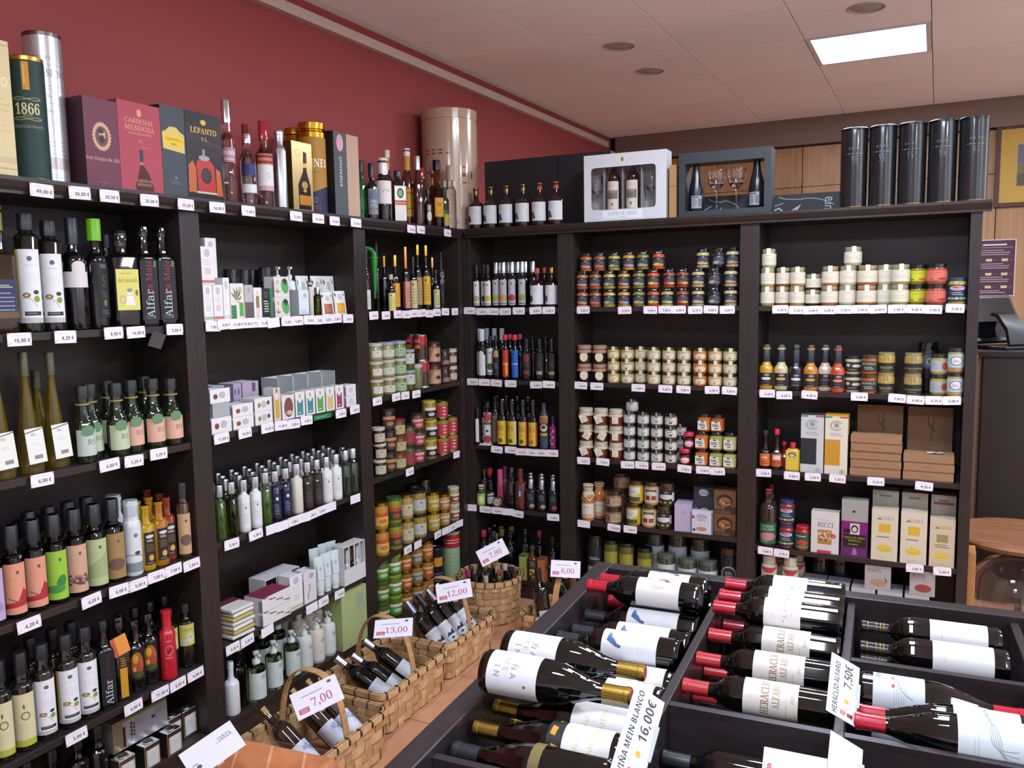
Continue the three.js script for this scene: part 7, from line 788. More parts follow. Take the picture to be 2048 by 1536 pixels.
  const spag = (dark) => print('spag' + dark, 110, 300, (g, w, h) => { fill(g, w, h, dark ? '#bcbfb8' : '#cfc9b4'); rect(g, 0, 0, w, 8, dark ? '#2c2c2c' : '#c08a1c'); rect(g, 0, 10, 34, 7, '#2a7a44'); rect(g, 70, 10, 40, 7, '#a83038'); g.strokeStyle = '#5a5c58'; g.lineWidth = 2; for (const r of [18, 24]) { g.beginPath(); g.ellipse(55, 56, r + 6, r, 0, 0.6, 5.7); g.stroke(); } disc(g, 55, 54, 12, 12, '#8a8c84'); bars(g, 22, 94, 66, 2, 9, '#8a8c86', 3); if (dark) { rect(g, 0, 126, 76, 132, '#1d2328'); } else { rect(g, 0, 126, 74, 130, '#b8801c'); for (let i = 0; i < 12; i++) rect(g, 3 + i * 6, 126, 2, 130, '#c8942c'); } disc(g, 84, 286, 12, 12, '#a8a49a'); });
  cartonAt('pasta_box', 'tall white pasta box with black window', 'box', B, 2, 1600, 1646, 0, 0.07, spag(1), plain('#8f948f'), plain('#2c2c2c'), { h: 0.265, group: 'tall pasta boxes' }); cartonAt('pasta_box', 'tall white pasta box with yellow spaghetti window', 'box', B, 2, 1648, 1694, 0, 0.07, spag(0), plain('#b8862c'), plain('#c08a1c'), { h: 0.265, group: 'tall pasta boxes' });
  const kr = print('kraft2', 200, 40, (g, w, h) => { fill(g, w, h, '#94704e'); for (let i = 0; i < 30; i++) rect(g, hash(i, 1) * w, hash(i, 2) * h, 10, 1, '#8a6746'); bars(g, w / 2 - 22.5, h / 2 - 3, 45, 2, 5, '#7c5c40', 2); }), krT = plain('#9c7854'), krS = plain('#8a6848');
  const kbox = (pl, pr, n, h, d, bay, desc) => { for (let i = 0; i < n; i++) cartonAt('cardboard_box', desc, 'box', B, 2, pl + (i % 2), pr - ((i + 1) % 2), 0, d, kr, krS, krT, { h, dy: i * (h + 0.0006), front: 0.012 + (i % 3) * 0.002, lid: true, layer: '', where: `, ${['lowest', 'second', 'third', 'fourth', 'topmost'][n === 3 && i === 2 ? 4 : i]} in stack of ${n === 5 ? 'five' : 'three'}`, group: 'flat cardboard boxes' }); };
  kbox(1699, 1802, 5, 0.0355, 0.11, B, 'flat kraft cardboard box'); kbox(1805, 1908, 3, 0.0365, 0.11, B, 'flat kraft cardboard box');
  const bigk = print('bigk', 160, 120, (g, w, h) => { fill(g, w, h, '#6f5238'); g.strokeStyle = '#4a3626'; g.lineWidth = 4; g.beginPath(); g.arc(84, 24, 10, 0, 4); g.moveTo(94, 14); g.lineTo(84, 60); g.moveTo(86, 30); g.lineTo(98, 44); g.stroke(); });
  cartonAt('cardboard_box', 'big brown cardboard box standing behind stack of five', 'box', B, 2, 1712, 1803, 0, 0.1, bigk, plain('#664a32'), plain('#664a32'), { h: 0.3, front: 0.135, where: '', group: 'big brown boxes' }); cartonAt('cardboard_box', 'big brown cardboard box standing behind stack of three', 'box', B, 2, 1812, 1902, 0, 0.1, bigk, plain('#664a32'), plain('#664a32'), { h: 0.3, front: 0.135, where: '', group: 'big brown boxes' });
  put((o) => part(o, 'film_scrap', sheetBox(), mat('scrap', { color: 0xd8dad6, roughness: 0.3 })), 'film_scrap', 'crumpled clear film on the stack of three boxes', 'film', B, 2, 1868, 0.06, { dy: 0.1112, where: '', group: undefined });
  // fourth shelf
  const ham = print('ham', 90, 130, (g, w, h) => { fill(g, w, h, '#1c5a38'); txt(g, 'CHIMI', 44, 18, 20, '#c3c8b8'); txt(g, 'CHURRI', 44, 38, 18, '#c3c8b8'); disc(g, 46, 84, 36, 26, '#b06a6c'); for (let i = 0; i < 6; i++) rect(g, 22 + i * 8, 62, 3, 44, '#c89090'); disc(g, 30, 116, 20, 8, '#4a8a44'); });
  bt(B, 3, 1536, 34, 0.265, 0.045, 'brown sauce bottle with green ham label', (h, r) => ({ mat: gloss(0x33261c), hs: h * 0.66, hn: h * 0.84, rn: r * 0.4, cap: [h * 0.07, r * 0.42, flat(0xb82a28, 0.35)], labels: [[h * 0.06, h * 0.42, r * 2.4, ham]] }), { turn: 0.08, group: undefined }); bt(B, 3, 1541, 30, 0.27, 0.13, 'brown sauce bottle behind the ham label bottle', (h, r) => ({ mat: gloss(0x33261c), hs: h * 0.66, hn: h * 0.84, rn: r * 0.4, cap: [h * 0.07, r * 0.42, flat(0x6a1c1c, 0.4)] }), { group: undefined });
  for (let L = 0; L < 2; L++) put(sauce(0x8a2c1c, 0x24386a, blueS), 'sauce_jar', 'red pasta sauce jar with dark blue label', 'jar', B, 3, 1573, 0.045, { dy: L * 0.111, half: 0.034, turn: 0.05, layer: N[L], group: G });
  put(sauce(0x8a2418, 0xa8202c, print('grnS', 90, 90, (g, w, h) => { fill(g, w, h, '#1f4a30'); bars(g, 20, 14, 50, 1, 6, '#c9ccb8', 5); disc(g, 46, 56, 22, 18, '#a83a34'); disc(g, 46, 82, 26, 6, '#5a8a4a'); })), 'sauce_jar', 'tomato sauce jar with red lid and green label', 'jar', B, 3, 1604, 0.042, { half: 0.034, turn: 0.05, group: G });
  const ricci = print('ricci', 140, 220, (g, w, h) => { fill(g, w, h, '#c9c6c0'); txt(g, 'RICCI', 72, 70, 32, '#4c4a48', 'sans-serif'); bars(g, 30, 44, 80, 1, 5, '#a8a49c', 3); rect(g, 34, 96, 70, 76, '#a8743c'); for (let i = 0; i < 16; i++) disc(g, 40 + hash(i, 11) * 60, 104 + hash(i, 12) * 60, 7, 6, ['#c9a24a', '#8a3c24', '#c9bca0', '#a8b0b8'][i % 4]); disc(g, 112, 126, 12, 12, '#b03040'); txt(g, '3', 112, 127, 14, '#eee'); rect(g, 32, 204, 70, 16, '#b83a54'); });
  cartonAt('pasta_box', 'white pasta packet lettered ricci', 'packet', B, 3, 1621, 1677, 0, 0.05, ricci, plain('#b8b6b0'), plain('#a9a8a2'), { h: 0.19, where: 'beside the purple noodle bag', group: undefined });
  const noodle = print('noodle', 150, 290, (g, w, h) => { fill(g, w, h, '#9a9a92'); rect(g, 0, 110, w, 180, '#7a1c6a'); poly(g, [[0, 200], [w, 160], [w, 290], [0, 290]], '#5a1c60'); disc(g, 70, 60, 10, 6, '#33332e'); rect(g, 50, 120, 54, 60, '#c3c0b8'); disc(g, 76, 148, 20, 20, '#2c2a2a'); disc(g, 76, 150, 13, 13, '#c3c0b8'); rect(g, 16, 150, 36, 20, '#1a141a'); rect(g, 12, 176, 128, 66, '#17141a'); txt(g, 'FIDEOS DE ARROZ', 76, 192, 15, '#b8b43a'); txt(g, 'VERMICELLI', 76, 208, 14, '#b8b43a'); bars(g, 40, 224, 70, 1, 5, '#6a7a34', 6); poly(g, [[70, 246], [86, 246], [94, 280], [62, 280]], '#8a6a94'); });
  cartonAt('noodle_bag', 'purple and clear bag of rice noodles', 'bag', B, 3, 1681, 1734, 0, 0.06, noodle, plain('#6a1c60'), plain('#8f8f88'), { h: 0.255, where: 'beside white pasta packet', group: undefined, kind: 'gloss' });
  const tag = (k, w2) => print('taglia' + k, 110, 220, (g, w, h) => { fill(g, w, h, k ? '#c2b294' : '#c9bfa6'); poly(g, [[20, 44], [34, 34], [44, 44]], '#6a6454'); txt(g, 'SERRA', 62, 36, 20, '#8a8270', 'serif'); rect(g, 30, k ? 70 : 62, 50, 36, k ? '#8f8450' : '#c8a42a'); bars(g, 22, 116, 66, k ? 2 : 1, 10, '#6a6454', 4); disc(g, 55, 168, 32, 14, '#c8ac34'); poly(g, [[24, 170], [48, 146], [70, 158], [88, 170]], '#cdb644'); bars(g, 40, 204, 30, 1, 4, '#a89c80', 3); });
  [[1741, 1794, 0], [1799, 1852, 0], [1857, 1908, 1]].forEach(([a, b, k], i) => { cartonAt('pasta_box', k ? 'narrower cream pasta carton with beige window' : 'cream pasta carton with yellow window', 'box', B, 3, a, b, 0, 0.075, tag(k), plain('#b5a68a'), plain('#c0b49a'), { h: k ? 0.205 : 0.225, group: 'pasta cartons', front: 0.01 }); cartonAt('pasta_box', 'pale pasta carton in back row', 'box', B, 3, a + 1, b, 0, 0.08, print('tagb' + k, 110, 220, (g, w, h) => { fill(g, w, h, '#a8a698'); bars(g, 30, 16, 60, 1, 5, '#6a685c', 5); if (k) { rect(g, 10, 24, 90, 8, '#8a4a38'); rect(g, 10, 70, 90, 8, '#8a4a38'); } }), plain('#a09e90'), plain('#a8a698'), { h: 0.29, front: 0.1, group: 'pasta cartons' }); });
  // bottom shelf
  const wj = print('wj', 80, 100, (g, w, h) => { fill(g, w, h, '#bdb6a4'); poly(g, [[10, 0], [70, 0], [50, 20], [30, 20]], '#a83438'); poly(g, [[40, 100], [80, 80], [80, 100]], '#a83438'); });
  [[1537, 0.045], [1579, 0.045], [1549, 0.14], [1592, 0.14]].forEach(([px, d]) => put(jar({ h: 0.295, r: 0.036, mat: flat(0xb5ae9c, 0.5), lid: [0.04, 0.03, flat(0xb8b09c, 0.5)], neck: 0.75, labels: [[0.11, 0.24, 0.12, wj]] }), 'milk_jar', 'cream jar with red trim', 'jar', B, 4, px, d, { half: 0.036, layer: d > 0.1 ? 'at rear' : 'in front', turn: 0.1, group: G }));
  const por = (k) => print('por' + k, 110, 100, (g, w, h) => { fill(g, w, h, '#a09c98'); txt(g, 'PORTO', 40, 20, 18, '#33302e'); disc(g, 58, 70, 36, 16, k ? '#8a3c30' : '#a08468'); if (!k) poly(g, [[80, 40], [96, 60], [90, 64]], '#2c3a4a'); });
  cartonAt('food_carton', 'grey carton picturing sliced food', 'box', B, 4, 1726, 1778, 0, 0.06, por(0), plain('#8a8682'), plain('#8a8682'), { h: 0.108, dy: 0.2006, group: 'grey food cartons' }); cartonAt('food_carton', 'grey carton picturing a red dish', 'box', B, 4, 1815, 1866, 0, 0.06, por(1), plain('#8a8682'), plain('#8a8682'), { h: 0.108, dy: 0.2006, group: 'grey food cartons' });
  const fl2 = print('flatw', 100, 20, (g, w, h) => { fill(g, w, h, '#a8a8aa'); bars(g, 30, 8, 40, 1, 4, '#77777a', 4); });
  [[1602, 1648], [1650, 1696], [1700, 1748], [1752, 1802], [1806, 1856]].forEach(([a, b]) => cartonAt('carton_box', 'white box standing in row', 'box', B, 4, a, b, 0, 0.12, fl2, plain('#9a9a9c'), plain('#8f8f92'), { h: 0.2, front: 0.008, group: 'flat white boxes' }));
  [[1640], [1680]].forEach(([px]) => put(jar({ h: 0.28, r: 0.044, mat: gloss(0x1c1e20), lid: [0.02, 0.044, gloss(0x24272a)] }), 'tea_caddy', 'dark round canister in shadow', 'canister', B, 4, px, 0.19, { half: 0.044, group: undefined }));
}
function sheetBox() { return geo('scrap', () => { const g = new THREE.PlaneGeometry(0.06, 0.03, 6, 4), q = g.attributes.position; for (let i = 0; i < q.count; i++) q.setZ(i, 0.002 + 0.006 * hash(i, 3)); g.rotateX(-Math.PI / 2); g.computeVertexNormals(); return g; }); }

// ---------- wine table ----------
const RIM = 0.88, LIE = 0.85;
{
  const O = onLevel(1196, 1122, RIM), th = rad(3), e1 = V(Math.cos(th), 0, -Math.sin(th)), e2 = V(Math.sin(th), 0, Math.cos(th));
  const o = thing('wine_table', 'dark wooden display table divided into bins of wine', 'display table', '', undefined);
  o.position.set(O.x, 0, O.z); o.rotation.y = th;   // local x along the far edge, local z towards the camera
  const tw = 1.34, tl = 1.72, H = 0.2, w = 0.045, m = new THREE.MeshPhysicalMaterial({ map: grain([46, 39, 39], 0.25, 3, 30), roughness: 0.35 }), inner = new THREE.MeshPhysicalMaterial({ map: grain([15, 14, 15], 0.15, 3, 30), roughness: 0.3 });
  part(o, 'rim_board', box(w, H + 0.02, tl, 0.003), m, [w / 2, RIM - H - 0.02, tl / 2]); part(o, 'rim_board', box(w, H + 0.02, tl, 0.003), m, [tw - w / 2, RIM - H - 0.02, tl / 2]);
  part(o, 'rim_board', box(tw - 2 * w, H + 0.02, w, 0.003), m, [tw / 2, RIM - H - 0.02, w / 2]); part(o, 'rim_board', box(tw - 2 * w, H + 0.02, w, 0.003), m, [tw / 2, RIM - H - 0.02, tl - w / 2]);
  part(o, 'bin_floor', box(tw - 2 * w, 0.012, tl - 2 * w), inner, [tw / 2, RIM - H - 0.018, tl / 2]);
  for (const x of [0.352, 0.652, 0.99]) part(o, 'long_divider', box(0.018, H - 0.01, tl - 2 * w, 0.002), m, [x, RIM - H - 0.004, tl / 2]);
  const xs = [0.045, 0.343, 0.361, 0.643, 0.661, 0.981, 0.999, tw - 0.045];
  for (const z of [0.37, 0.69, 1.01, 1.33]) for (let c = 0; c < 4; c++) { if ((z < 0.7 && c === 0) || (z < 0.4 && c === 1)) continue; const a = xs[c * 2], b = xs[c * 2 + 1]; part(o, 'cross_divider', box(b - a, H - 0.012, 0.016, 0.001), m, [(a + b) / 2, RIM - H - 0.004, z]); }
  for (const x of [0.06, tw - 0.06]) for (const z of [0.06, tl - 0.06]) part(o, 'leg', box(0.07, RIM - H - 0.018, 0.07, 0.002), m, [x, 0, z]);
  part(o, 'lower_panel', box(tw - 0.19, 0.3, 0.02), m, [tw / 2, 0.36, 0.06]);
}
const wineGlass = gloss(0x050706, 0.05);
const bordeaux = geo('bordeaux', () => loft([[0, 0.004], [0.026, 0.001], [0.0345, 0.001], [0.037, 0.005], [0.0375, 0.012], [0.0375, 0.186], [0.0368, 0.196], [0.033, 0.208], [0.026, 0.219], [0.0185, 0.228], [0.015, 0.237], [0.0143, 0.255], [0.0138, 0.29], [0.0152, 0.291], [0.0152, 0.297], [0.012, 0.299], [0, 0.299]], 40, 0.6));
const burgundy = geo('burgundy', () => loft([[0, 0.004], [0.03, 0.001], [0.039, 0.001], [0.0415, 0.006], [0.042, 0.014], [0.042, 0.14], [0.0405, 0.155], [0.036, 0.175], [0.0295, 0.196], [0.0225, 0.217], [0.0175, 0.235], [0.015, 0.25], [0.0143, 0.29], [0.0155, 0.291], [0.0155, 0.297], [0.012, 0.299], [0, 0.299]], 40, 0.6));
function capsule(len) { return geo('capsule' + len, () => loft([[0.0152, 0], [0.0156, 0.0005], [0.0158, len - 0.012], [0.0168, len - 0.011], [0.0168, len - 0.002], [0.0155, len], [0, len]], 28, 0.5)); }
// a bottle lying with its capsule end over one point and its foot over another
function lying(capEnd, foot, kind, desc, where, spec, up = V(0.05, 0.75, 1)) {
  const o = thing('wine_bottle', desc, 'wine bottle', where, spec.group || 'bottles in the wine table');
  const dir = capEnd.clone().sub(foot).normalize(), mid = capEnd.clone().add(foot).multiplyScalar(0.5), Z = up.clone().addScaledVector(dir, -up.dot(dir)).normalize(), X = dir.clone().cross(Z);
  const k = spec.scale || 1;
  o.position.copy(mid).addScaledVector(dir, -0.15 * k); o.quaternion.setFromRotationMatrix(new THREE.Matrix4().makeBasis(X, dir, Z)); o.scale.setScalar(k);
  part(o, 'glass_body', kind === 'burgundy' ? burgundy : bordeaux, spec.glass || wineGlass);
  if (spec.capsule) part(o, 'capsule', capsule(spec.capLen || 0.055), spec.capsule, [0, 0.3 - (spec.capLen || 0.055), 0]);
  if (spec.rings) for (const y of [0.25, 0.257, 0.266, 0.285]) part(o, 'capsule_ring', geo('capring', () => new THREE.TorusGeometry(0.0153, 0.0013, 6, 24).rotateX(Math.PI / 2)), GOLD, [0, y, 0]);
  if (spec.capDisc) part(o, 'capsule_top', geo('capdisc', () => loft([[0.0135, 0], [0.0135, 0.0012], [0, 0.0013]], 20)), spec.capDisc, [0, 0.3, 0]);
  const r = kind === 'burgundy' ? 0.042 : 0.0375;
  (spec.labels || []).forEach(([y0, y1, w, p, turn]) => part(o, 'label', wrap(r + 0.0006, y0, y1, w, p, turn || 0), paper(p)));
  return o;
}
const tableO = onLevel(1196, 1122, RIM), E1 = V(Math.cos(rad(3)), 0, -Math.sin(rad(3))), E2 = V(Math.sin(rad(3)), 0, Math.cos(rad(3))), COLS = [0.194, 0.502, 0.815], heap = [];
// every bottle of a column lies along the far edge's direction; t and y settle below so that none touches another or a divider
function lie(a, b, kind, desc, where, spec, y = LIE, free = false) {
  const p = onLevel(a[0], a[1], y), q = onLevel(b[0], b[1], y), mid = p.clone().add(q).multiplyScalar(0.5).sub(tableO), col = where.includes('left') ? 0 : where.includes('middle') ? 1 : 2, out = b[0] > 2048 || a[0] > 2048;
  heap.push({ col, s: free ? mid.dot(E1) : COLS[col], t: mid.dot(E2), y, flip: q.x < p.x, kind, desc, where, spec, free, ang: Math.max(-0.06, Math.min(0.06, Math.atan2(-(q.z - p.z), q.x - p.x) * (q.x < p.x ? 0 : 1) - rad(3))), r: (kind === 'burgundy' ? 0.042 : 0.0375) * 0.925 + 0.0012 });
}
function settleHeap() {
  const bins = [[[0.045, 1.002], [1.018, 1.322]], [[0.045, 0.682], [0.698, 1.002], [1.018, 1.322]], [[0.045, 0.362], [0.378, 0.682], [0.698, 1.002], [1.018, 1.322]]], lo = RIM - 0.2 - 0.006;
  for (let it = 0; it < 400; it++) {
    for (const h of heap) { const i = bins[h.col].find(([, b]) => h.t < b + 0.008); if (h.y < lo + h.r) h.y = lo + h.r; const lift = RIM + 0.0015 + h.r; if (h.free) { if (h.y < lift) h.y = lift; } else if (i && h.y < lift) { if (h.t - h.r < i[0]) h.t = i[0] + h.r; if (h.t + h.r > i[1]) h.t = i[1] - h.r; } }
    for (let i = 0; i < heap.length; i++) for (let j = i + 1; j < heap.length; j++) { const a = heap[i], b = heap[j]; if (a.col !== b.col) continue; const dt = b.t - a.t, dy = b.y - a.y, d = Math.hypot(dt, dy) || 1e-4, need = a.r + b.r; if (d < need) { const k = (need - d) / d / 2; a.t -= dt * k; b.t += dt * k; a.y -= dy * k; b.y += dy * k; } }
  }
  for (const h of heap) { const c = tableO.clone().addScaledVector(E1, h.s).addScaledVector(E2, h.t); c.y = h.y; const half = E1.clone().multiplyScalar(0.1388 * (h.flip ? 1 : -1)); lying(c.clone().add(half), c.clone().sub(half), h.kind, h.desc, h.where, { ...h.spec, scale: 0.925 }); }
}
{
  const red = gloss(0xb0162c, 0.25), red2 = gloss(0xb02a2c, 0.25), gold = metal(0x9a8038, 0.35), black = flat(0x1d2226, 0.4);
  const her = print('heraclio', 300, 300, (g, w, h) => { fill(g, w, h, '#d9d3c6'); g.save(); g.scale(0.62, 1); txt(g, 'HERACLIO', w / 1.24, 120, 60, '#7d6946', 'bold serif'); txt(g, 'ALFARO', w / 1.24 + 14, 182, 52, '#97825a', 'bold serif'); g.restore(); txt(g, 'RIOJA', 150, 40, 18, '#d0c4ae', 'serif'); ringo(g, 60, 70, 26, '#cfc6b4', 3); txt(g, '2015', w * 0.5, 270, 24, '#8a7a60', 'serif'); rect(g, 30, 236, 90, 3, '#b0a286'); bars(g, 180, 230, 80, 2, 8, '#bdb096', 3); });
  const lan = print('lanlab', 260, 260, (g, w, h) => { fill(g, w, h, '#e2dfd9'); txt(g, 'L A N', w / 2, 150, 30, '#8a8a8a', 'serif'); rect(g, 66, 138, 14, 4, '#a82438'); rect(g, 178, 138, 14, 4, '#a82438'); bars(g, w / 2 - 28, 196 - 3.2, 56, 2, 6, '#a8a4a0', 2); bars(g, 90, 60, 80, 2, 12, '#d4d0ca', 3); });
  const mein = print('meinlab', 320, 300, (g, w, h) => { fill(g, w, h, '#dedfe0'); txt(g, 'V I', 130, 90, 46, '#c9cacb', 'sans-serif'); txt(g, 'Ñ A', 160, 140, 48, '#7c7e80', 'sans-serif'); txt(g, 'M E', 130, 190, 48, '#9a9c9e', 'sans-serif'); txt(g, 'I N', 170, 238, 48, '#85878a', 'sans-serif'); disc(g, 230, 70, 8, 8, '#b8323a'); bars(g, 90 - 26, 278 - 3, 52, 2, 5, '#a8aaac', 2); });
  const tamTe = print('yellab', 320, 300, (g, w, h) => { fill(g, w, h, '#e0dfda'); txt(g, 'VIÑA', 150, 90, 40, '#cbbf98', 'sans-serif'); txt(g, 'MEIN', 190, 180, 44, '#d0c08c', 'sans-serif'); disc(g, 90, 60, 7, 7, '#b8323a'); bars(g, 200, 240, 70, 2, 10, '#cac6b8', 3); });
  const bird = print('birdlab', 280, 280, (g, w, h) => { fill(g, w, h, '#dcdedf'); g.save(); g.translate(150, 70); g.rotate(1.57); poly(g, [[-40, -30], [-8, -14], [10, 14], [34, 26], [26, 40], [4, 34], [-16, 20], [-44, 2]], '#3c6290'); poly(g, [[-40, -30], [-30, -60], [-14, -20]], '#4a74a4'); g.restore(); bars(g, 80, 190, 120, 3, 14, '#c9cbcd', 3); });
  const crowd = print('crowd', 280, 280, (g, w, h) => { fill(g, w, h, '#dddbd9'); for (let i = 0; i < 10; i++) { const x = 150 + hash(i, 1) * 110, y = 60 + hash(i, 2) * 160; poly(g, [[x, y], [x + 12, y - 26], [x + 20, y + 4], [x + 10, y + 20]], '#3a3838'); } disc(g, 180, 140, 40, 50, '#d6b8ac'); });
  const B1 = { capsule: red, labels: [[0.05, 0.16, 0.1, crowd]] }, W1 = 'in the left table column';
  lie([1217, 1158], [1432, 1188], 'bordeaux', 'red-capped bottle with illustrated label, farthest', W1, B1, 0.885); lie([1217, 1186], [1418, 1222], 'bordeaux', 'red-capped bottle with figures on label', W1, B1, 0.885);
  lie([1188, 1192], [1425, 1236], 'bordeaux', 'red-capped bottle mostly covered', W1, { capsule: red }, LIE - 0.065); lie([1175, 1180], [1400, 1215], 'bordeaux', 'red-capped bottle at bin bottom', W1, { capsule: red }, LIE - 0.1);
  const BB = { capsule: black, labels: [[0.05, 0.18, 0.11, bird]] };
  lie([1152, 1212], [1400, 1247], 'bordeaux', 'dark-capped bottle with blue bird label, farthest', W1, BB); lie([1140, 1266], [1392, 1290], 'bordeaux', 'dark-capped bottle with blue bird label, middle', W1, BB, LIE - 0.02); lie([1102, 1277], [1375, 1316], 'bordeaux', 'dark-capped bottle with blue bird label, nearest', W1, BB);
  const MEIN = { capsule: gold, capLen: 0.06, capDisc: flat(0xa8503c, 0.5), labels: [[0.02, 0.125, 0.125, mein]] };
  lie([1290, 1345], [1012, 1300], 'burgundy', 'white-labelled bottle pointing its gold capsule right, farther', W1, MEIN, 0.925, true); lie([1262, 1390], [970, 1345], 'burgundy', 'white-labelled bottle pointing its gold capsule right, nearer', W1, MEIN, 0.925, true);
  const G2 = { capsule: gold, capLen: 0.06, labels: [[0.02, 0.125, 0.125, tamTe]] };
  lie([1068, 1330], [1330, 1375], 'burgundy', 'white-labelled bottle lying beneath the gold-capped pair', W1, G2, LIE - 0.045); lie([1052, 1372], [1310, 1408], 'burgundy', 'second white-labelled bottle beneath the gold-capped pair', W1, G2, LIE - 0.04);
  lie([985, 1402], [1275, 1478], 'burgundy', 'gold-capped bottle with pale text label', W1, G2); lie([942, 1447], [1245, 1534], 'burgundy', 'gold-capped bottle with orange neck label', W1, { ...G2, labels: [[0.02, 0.11, 0.125, tamTe], [0.11, 0.14, 0.16, print('swirl', 240, 60, (g, w, h) => { fill(g, w, h, '#121210'); for (const x of [40, 140]) { poly(g, [[x, 10], [x + 30, 14], [x + 24, 36], [x - 4, 30]], '#c08a1c'); poly(g, [[x + 50, 30], [x + 76, 20], [x + 70, 48]], '#c99a24'); } })]] });
  lie([866, 1500], [1170, 1580], 'burgundy', 'black-capped bottle with gold neck writing at lower edge', W1, { capsule: flat(0x1d2024, 0.4), capLen: 0.07, labels: [[0.12, 0.14, 0.13, plain('#6a5c2c')]] });
  lie([1000, 1440], [1290, 1512], 'burgundy', 'white-labelled bottle under the gold-capped ones', W1, { ...MEIN, labels: [[0.06, 0.14, 0.125, mein]] }, LIE - 0.075);
  const W2 = 'in the middle table column', LAN = { capsule: red, labels: [[0.092, 0.176, 0.11, lan]] }, HER = { capsule: red2, labels: [[0.066, 0.172, 0.115, her]] };
  lie([1466, 1175], [1718, 1194], 'bordeaux', 'red-capped bottle with plain white label, farthest', W2, LAN, 0.895); lie([1456, 1199], [1713, 1218], 'bordeaux', 'red-capped bottle with plain white label, second', W2, LAN, 0.895); lie([1444, 1223], [1708, 1241], 'bordeaux', 'red-capped bottle with plain white label, third', W2, LAN, 0.895);
  lie([1449, 1253], [1700, 1280], 'bordeaux', 'red-capped bottle tucked low beside first cross divider', W2, { capsule: red }, LIE - 0.05);
  lie([1430, 1273], [1703, 1306], 'bordeaux', 'bottle with beige lettered label and red capsule, farthest', W2, HER); lie([1387, 1317], [1686, 1361], 'bordeaux', 'bottle with beige lettered label and red capsule, middle', W2, HER); lie([1378, 1372], [1691, 1427], 'bordeaux', 'bottle with beige lettered label and red capsule, nearest', W2, HER);
  lie([1407, 1342], [1690, 1385], 'bordeaux', 'red-capped bottle beneath the lettered labels, farther', W2, { capsule: red2 }, LIE - 0.065); lie([1402, 1392], [1690, 1440], 'bordeaux', 'red-capped bottle beneath the lettered labels, nearer', W2, { capsule: red2 }, LIE - 0.065);
  lie([1375, 1528], [1690, 1590], 'bordeaux', 'dark-capped bottle at lower picture edge', W2, { capsule: black }, LIE - 0.06);
  const W3 = 'in the right table column', bandcap = flat(0x101010, 0.3);
  const plainW = print('plainw', 200, 200, (g, w, h) => { fill(g, w, h, '#e0e0dc'); bars(g, 60, 40, 80, 1, 6, '#c9c9c4', 3); txt(g, '12', 110, 110, 20, '#a8a8a2', 'serif'); }), greyW = print('greyw', 260, 260, (g, w, h) => { fill(g, w, h, '#c3cdcf'); g.strokeStyle = '#6a7476'; g.lineWidth = 3; g.beginPath(); g.moveTo(40, 200); g.bezierCurveTo(70, 90, 110, 180, 150, 60); g.stroke(); bars(g, 60, 90, 120, 6, 12, '#9aa6a8', 3); disc(g, 70, 160, 6, 6, '#b03a40'); rect(g, 100, 150, 14, 16, '#b8484a'); for (let i = 0; i < 16; i++) rect(g, 30 + i * 3, 220, i % 2 ? 1 : 2, 26, '#4a5254'); }), landW = print('landw', 260, 260, (g, w, h) => { fill(g, w, h, '#c9d3d4'); g.strokeStyle = '#8a9496'; g.lineWidth = 3; for (let i = 0; i < 5; i++) { g.beginPath(); g.moveTo(20 + i * 20, 220); g.bezierCurveTo(80, 120 - i * 8, 140, 200 - i * 20, 240, 90 + i * 10); g.stroke(); } bars(g, 40, 60, 100, 2, 14, '#a8b2b4', 3); });
  const GB = { capsule: bandcap, capLen: 0.06, rings: true, labels: [[0.03, 0.15, 0.09, plainW]] };
  lie([1762, 1267], [2040, 1290], 'bordeaux', 'gold-ringed black capsule bottle with white label, farther', W3, GB); lie([1757, 1298], [2035, 1340], 'bordeaux', 'gold-ringed black capsule bottle with white label, nearer', W3, GB); lie([1772, 1318], [2040, 1366], 'bordeaux', 'bottle with white label low in the far bin', W3, GB, LIE - 0.055);
  const RW = { capsule: red, capDisc: red, labels: [[0.03, 0.125, 0.14, greyW]] };
  lie([2050, 1432], [1732, 1388], 'burgundy', 'bottle with pale blue back label facing up', W3, RW, LIE);
  lie([1762, 1448], [2075, 1490], 'burgundy', 'red-capped bottle with pale landscape label, farther', W3, { ...RW, labels: [[0.02, 0.13, 0.13, landW]] }); lie([1790, 1500], [2100, 1530], 'burgundy', 'red-capped bottle with pale landscape label, nearer', W3, { ...RW, labels: [[0.02, 0.13, 0.13, landW]] }, LIE); lie([2020, 1478], [1742, 1462], 'burgundy', 'bottle with white label under the red-capped ones', W3, RW, LIE - 0.075);
  lie([1768, 1502], [2060, 1580], 'bordeaux', 'clear-capped dark bottle with green neck ring', W3, { glass: gloss(0x0c1a14, 0.06), capsule: mat('clrcap', { color: 0x5a6462, roughness: 0.15, metalness: 0.3 }), capLen: 0.03, labels: [[0.04, 0.15, 0.1, plainW]] }, LIE - 0.04);
  settleHeap();
  // price cards on the dividers
  const card = (px, py, w, h, tilt, turn, p, desc, lift = 0, y = RIM + 0.012) => { const o = thing('price_card', desc, 'price card', '', 'price cards on the wine table'); const q = onLevel(px, py, y); o.position.copy(q); o.rotation.set(0, turn, lift, 'YZX'); const pl = plain('#dcdcd8'); const b = part(o, 'card', carton(w, h, 0.0015, p, p.s === pl.s ? pl : p), paper(p)); b.rotation.x = tilt; b.rotation.order = 'YXZ'; part(o, 'holder_foot', box(w * 0.4, 0.004, 0.012, 0.001), flat(0xaab0b0, 0.2), [0, -0.001, -0.002]); return o; };
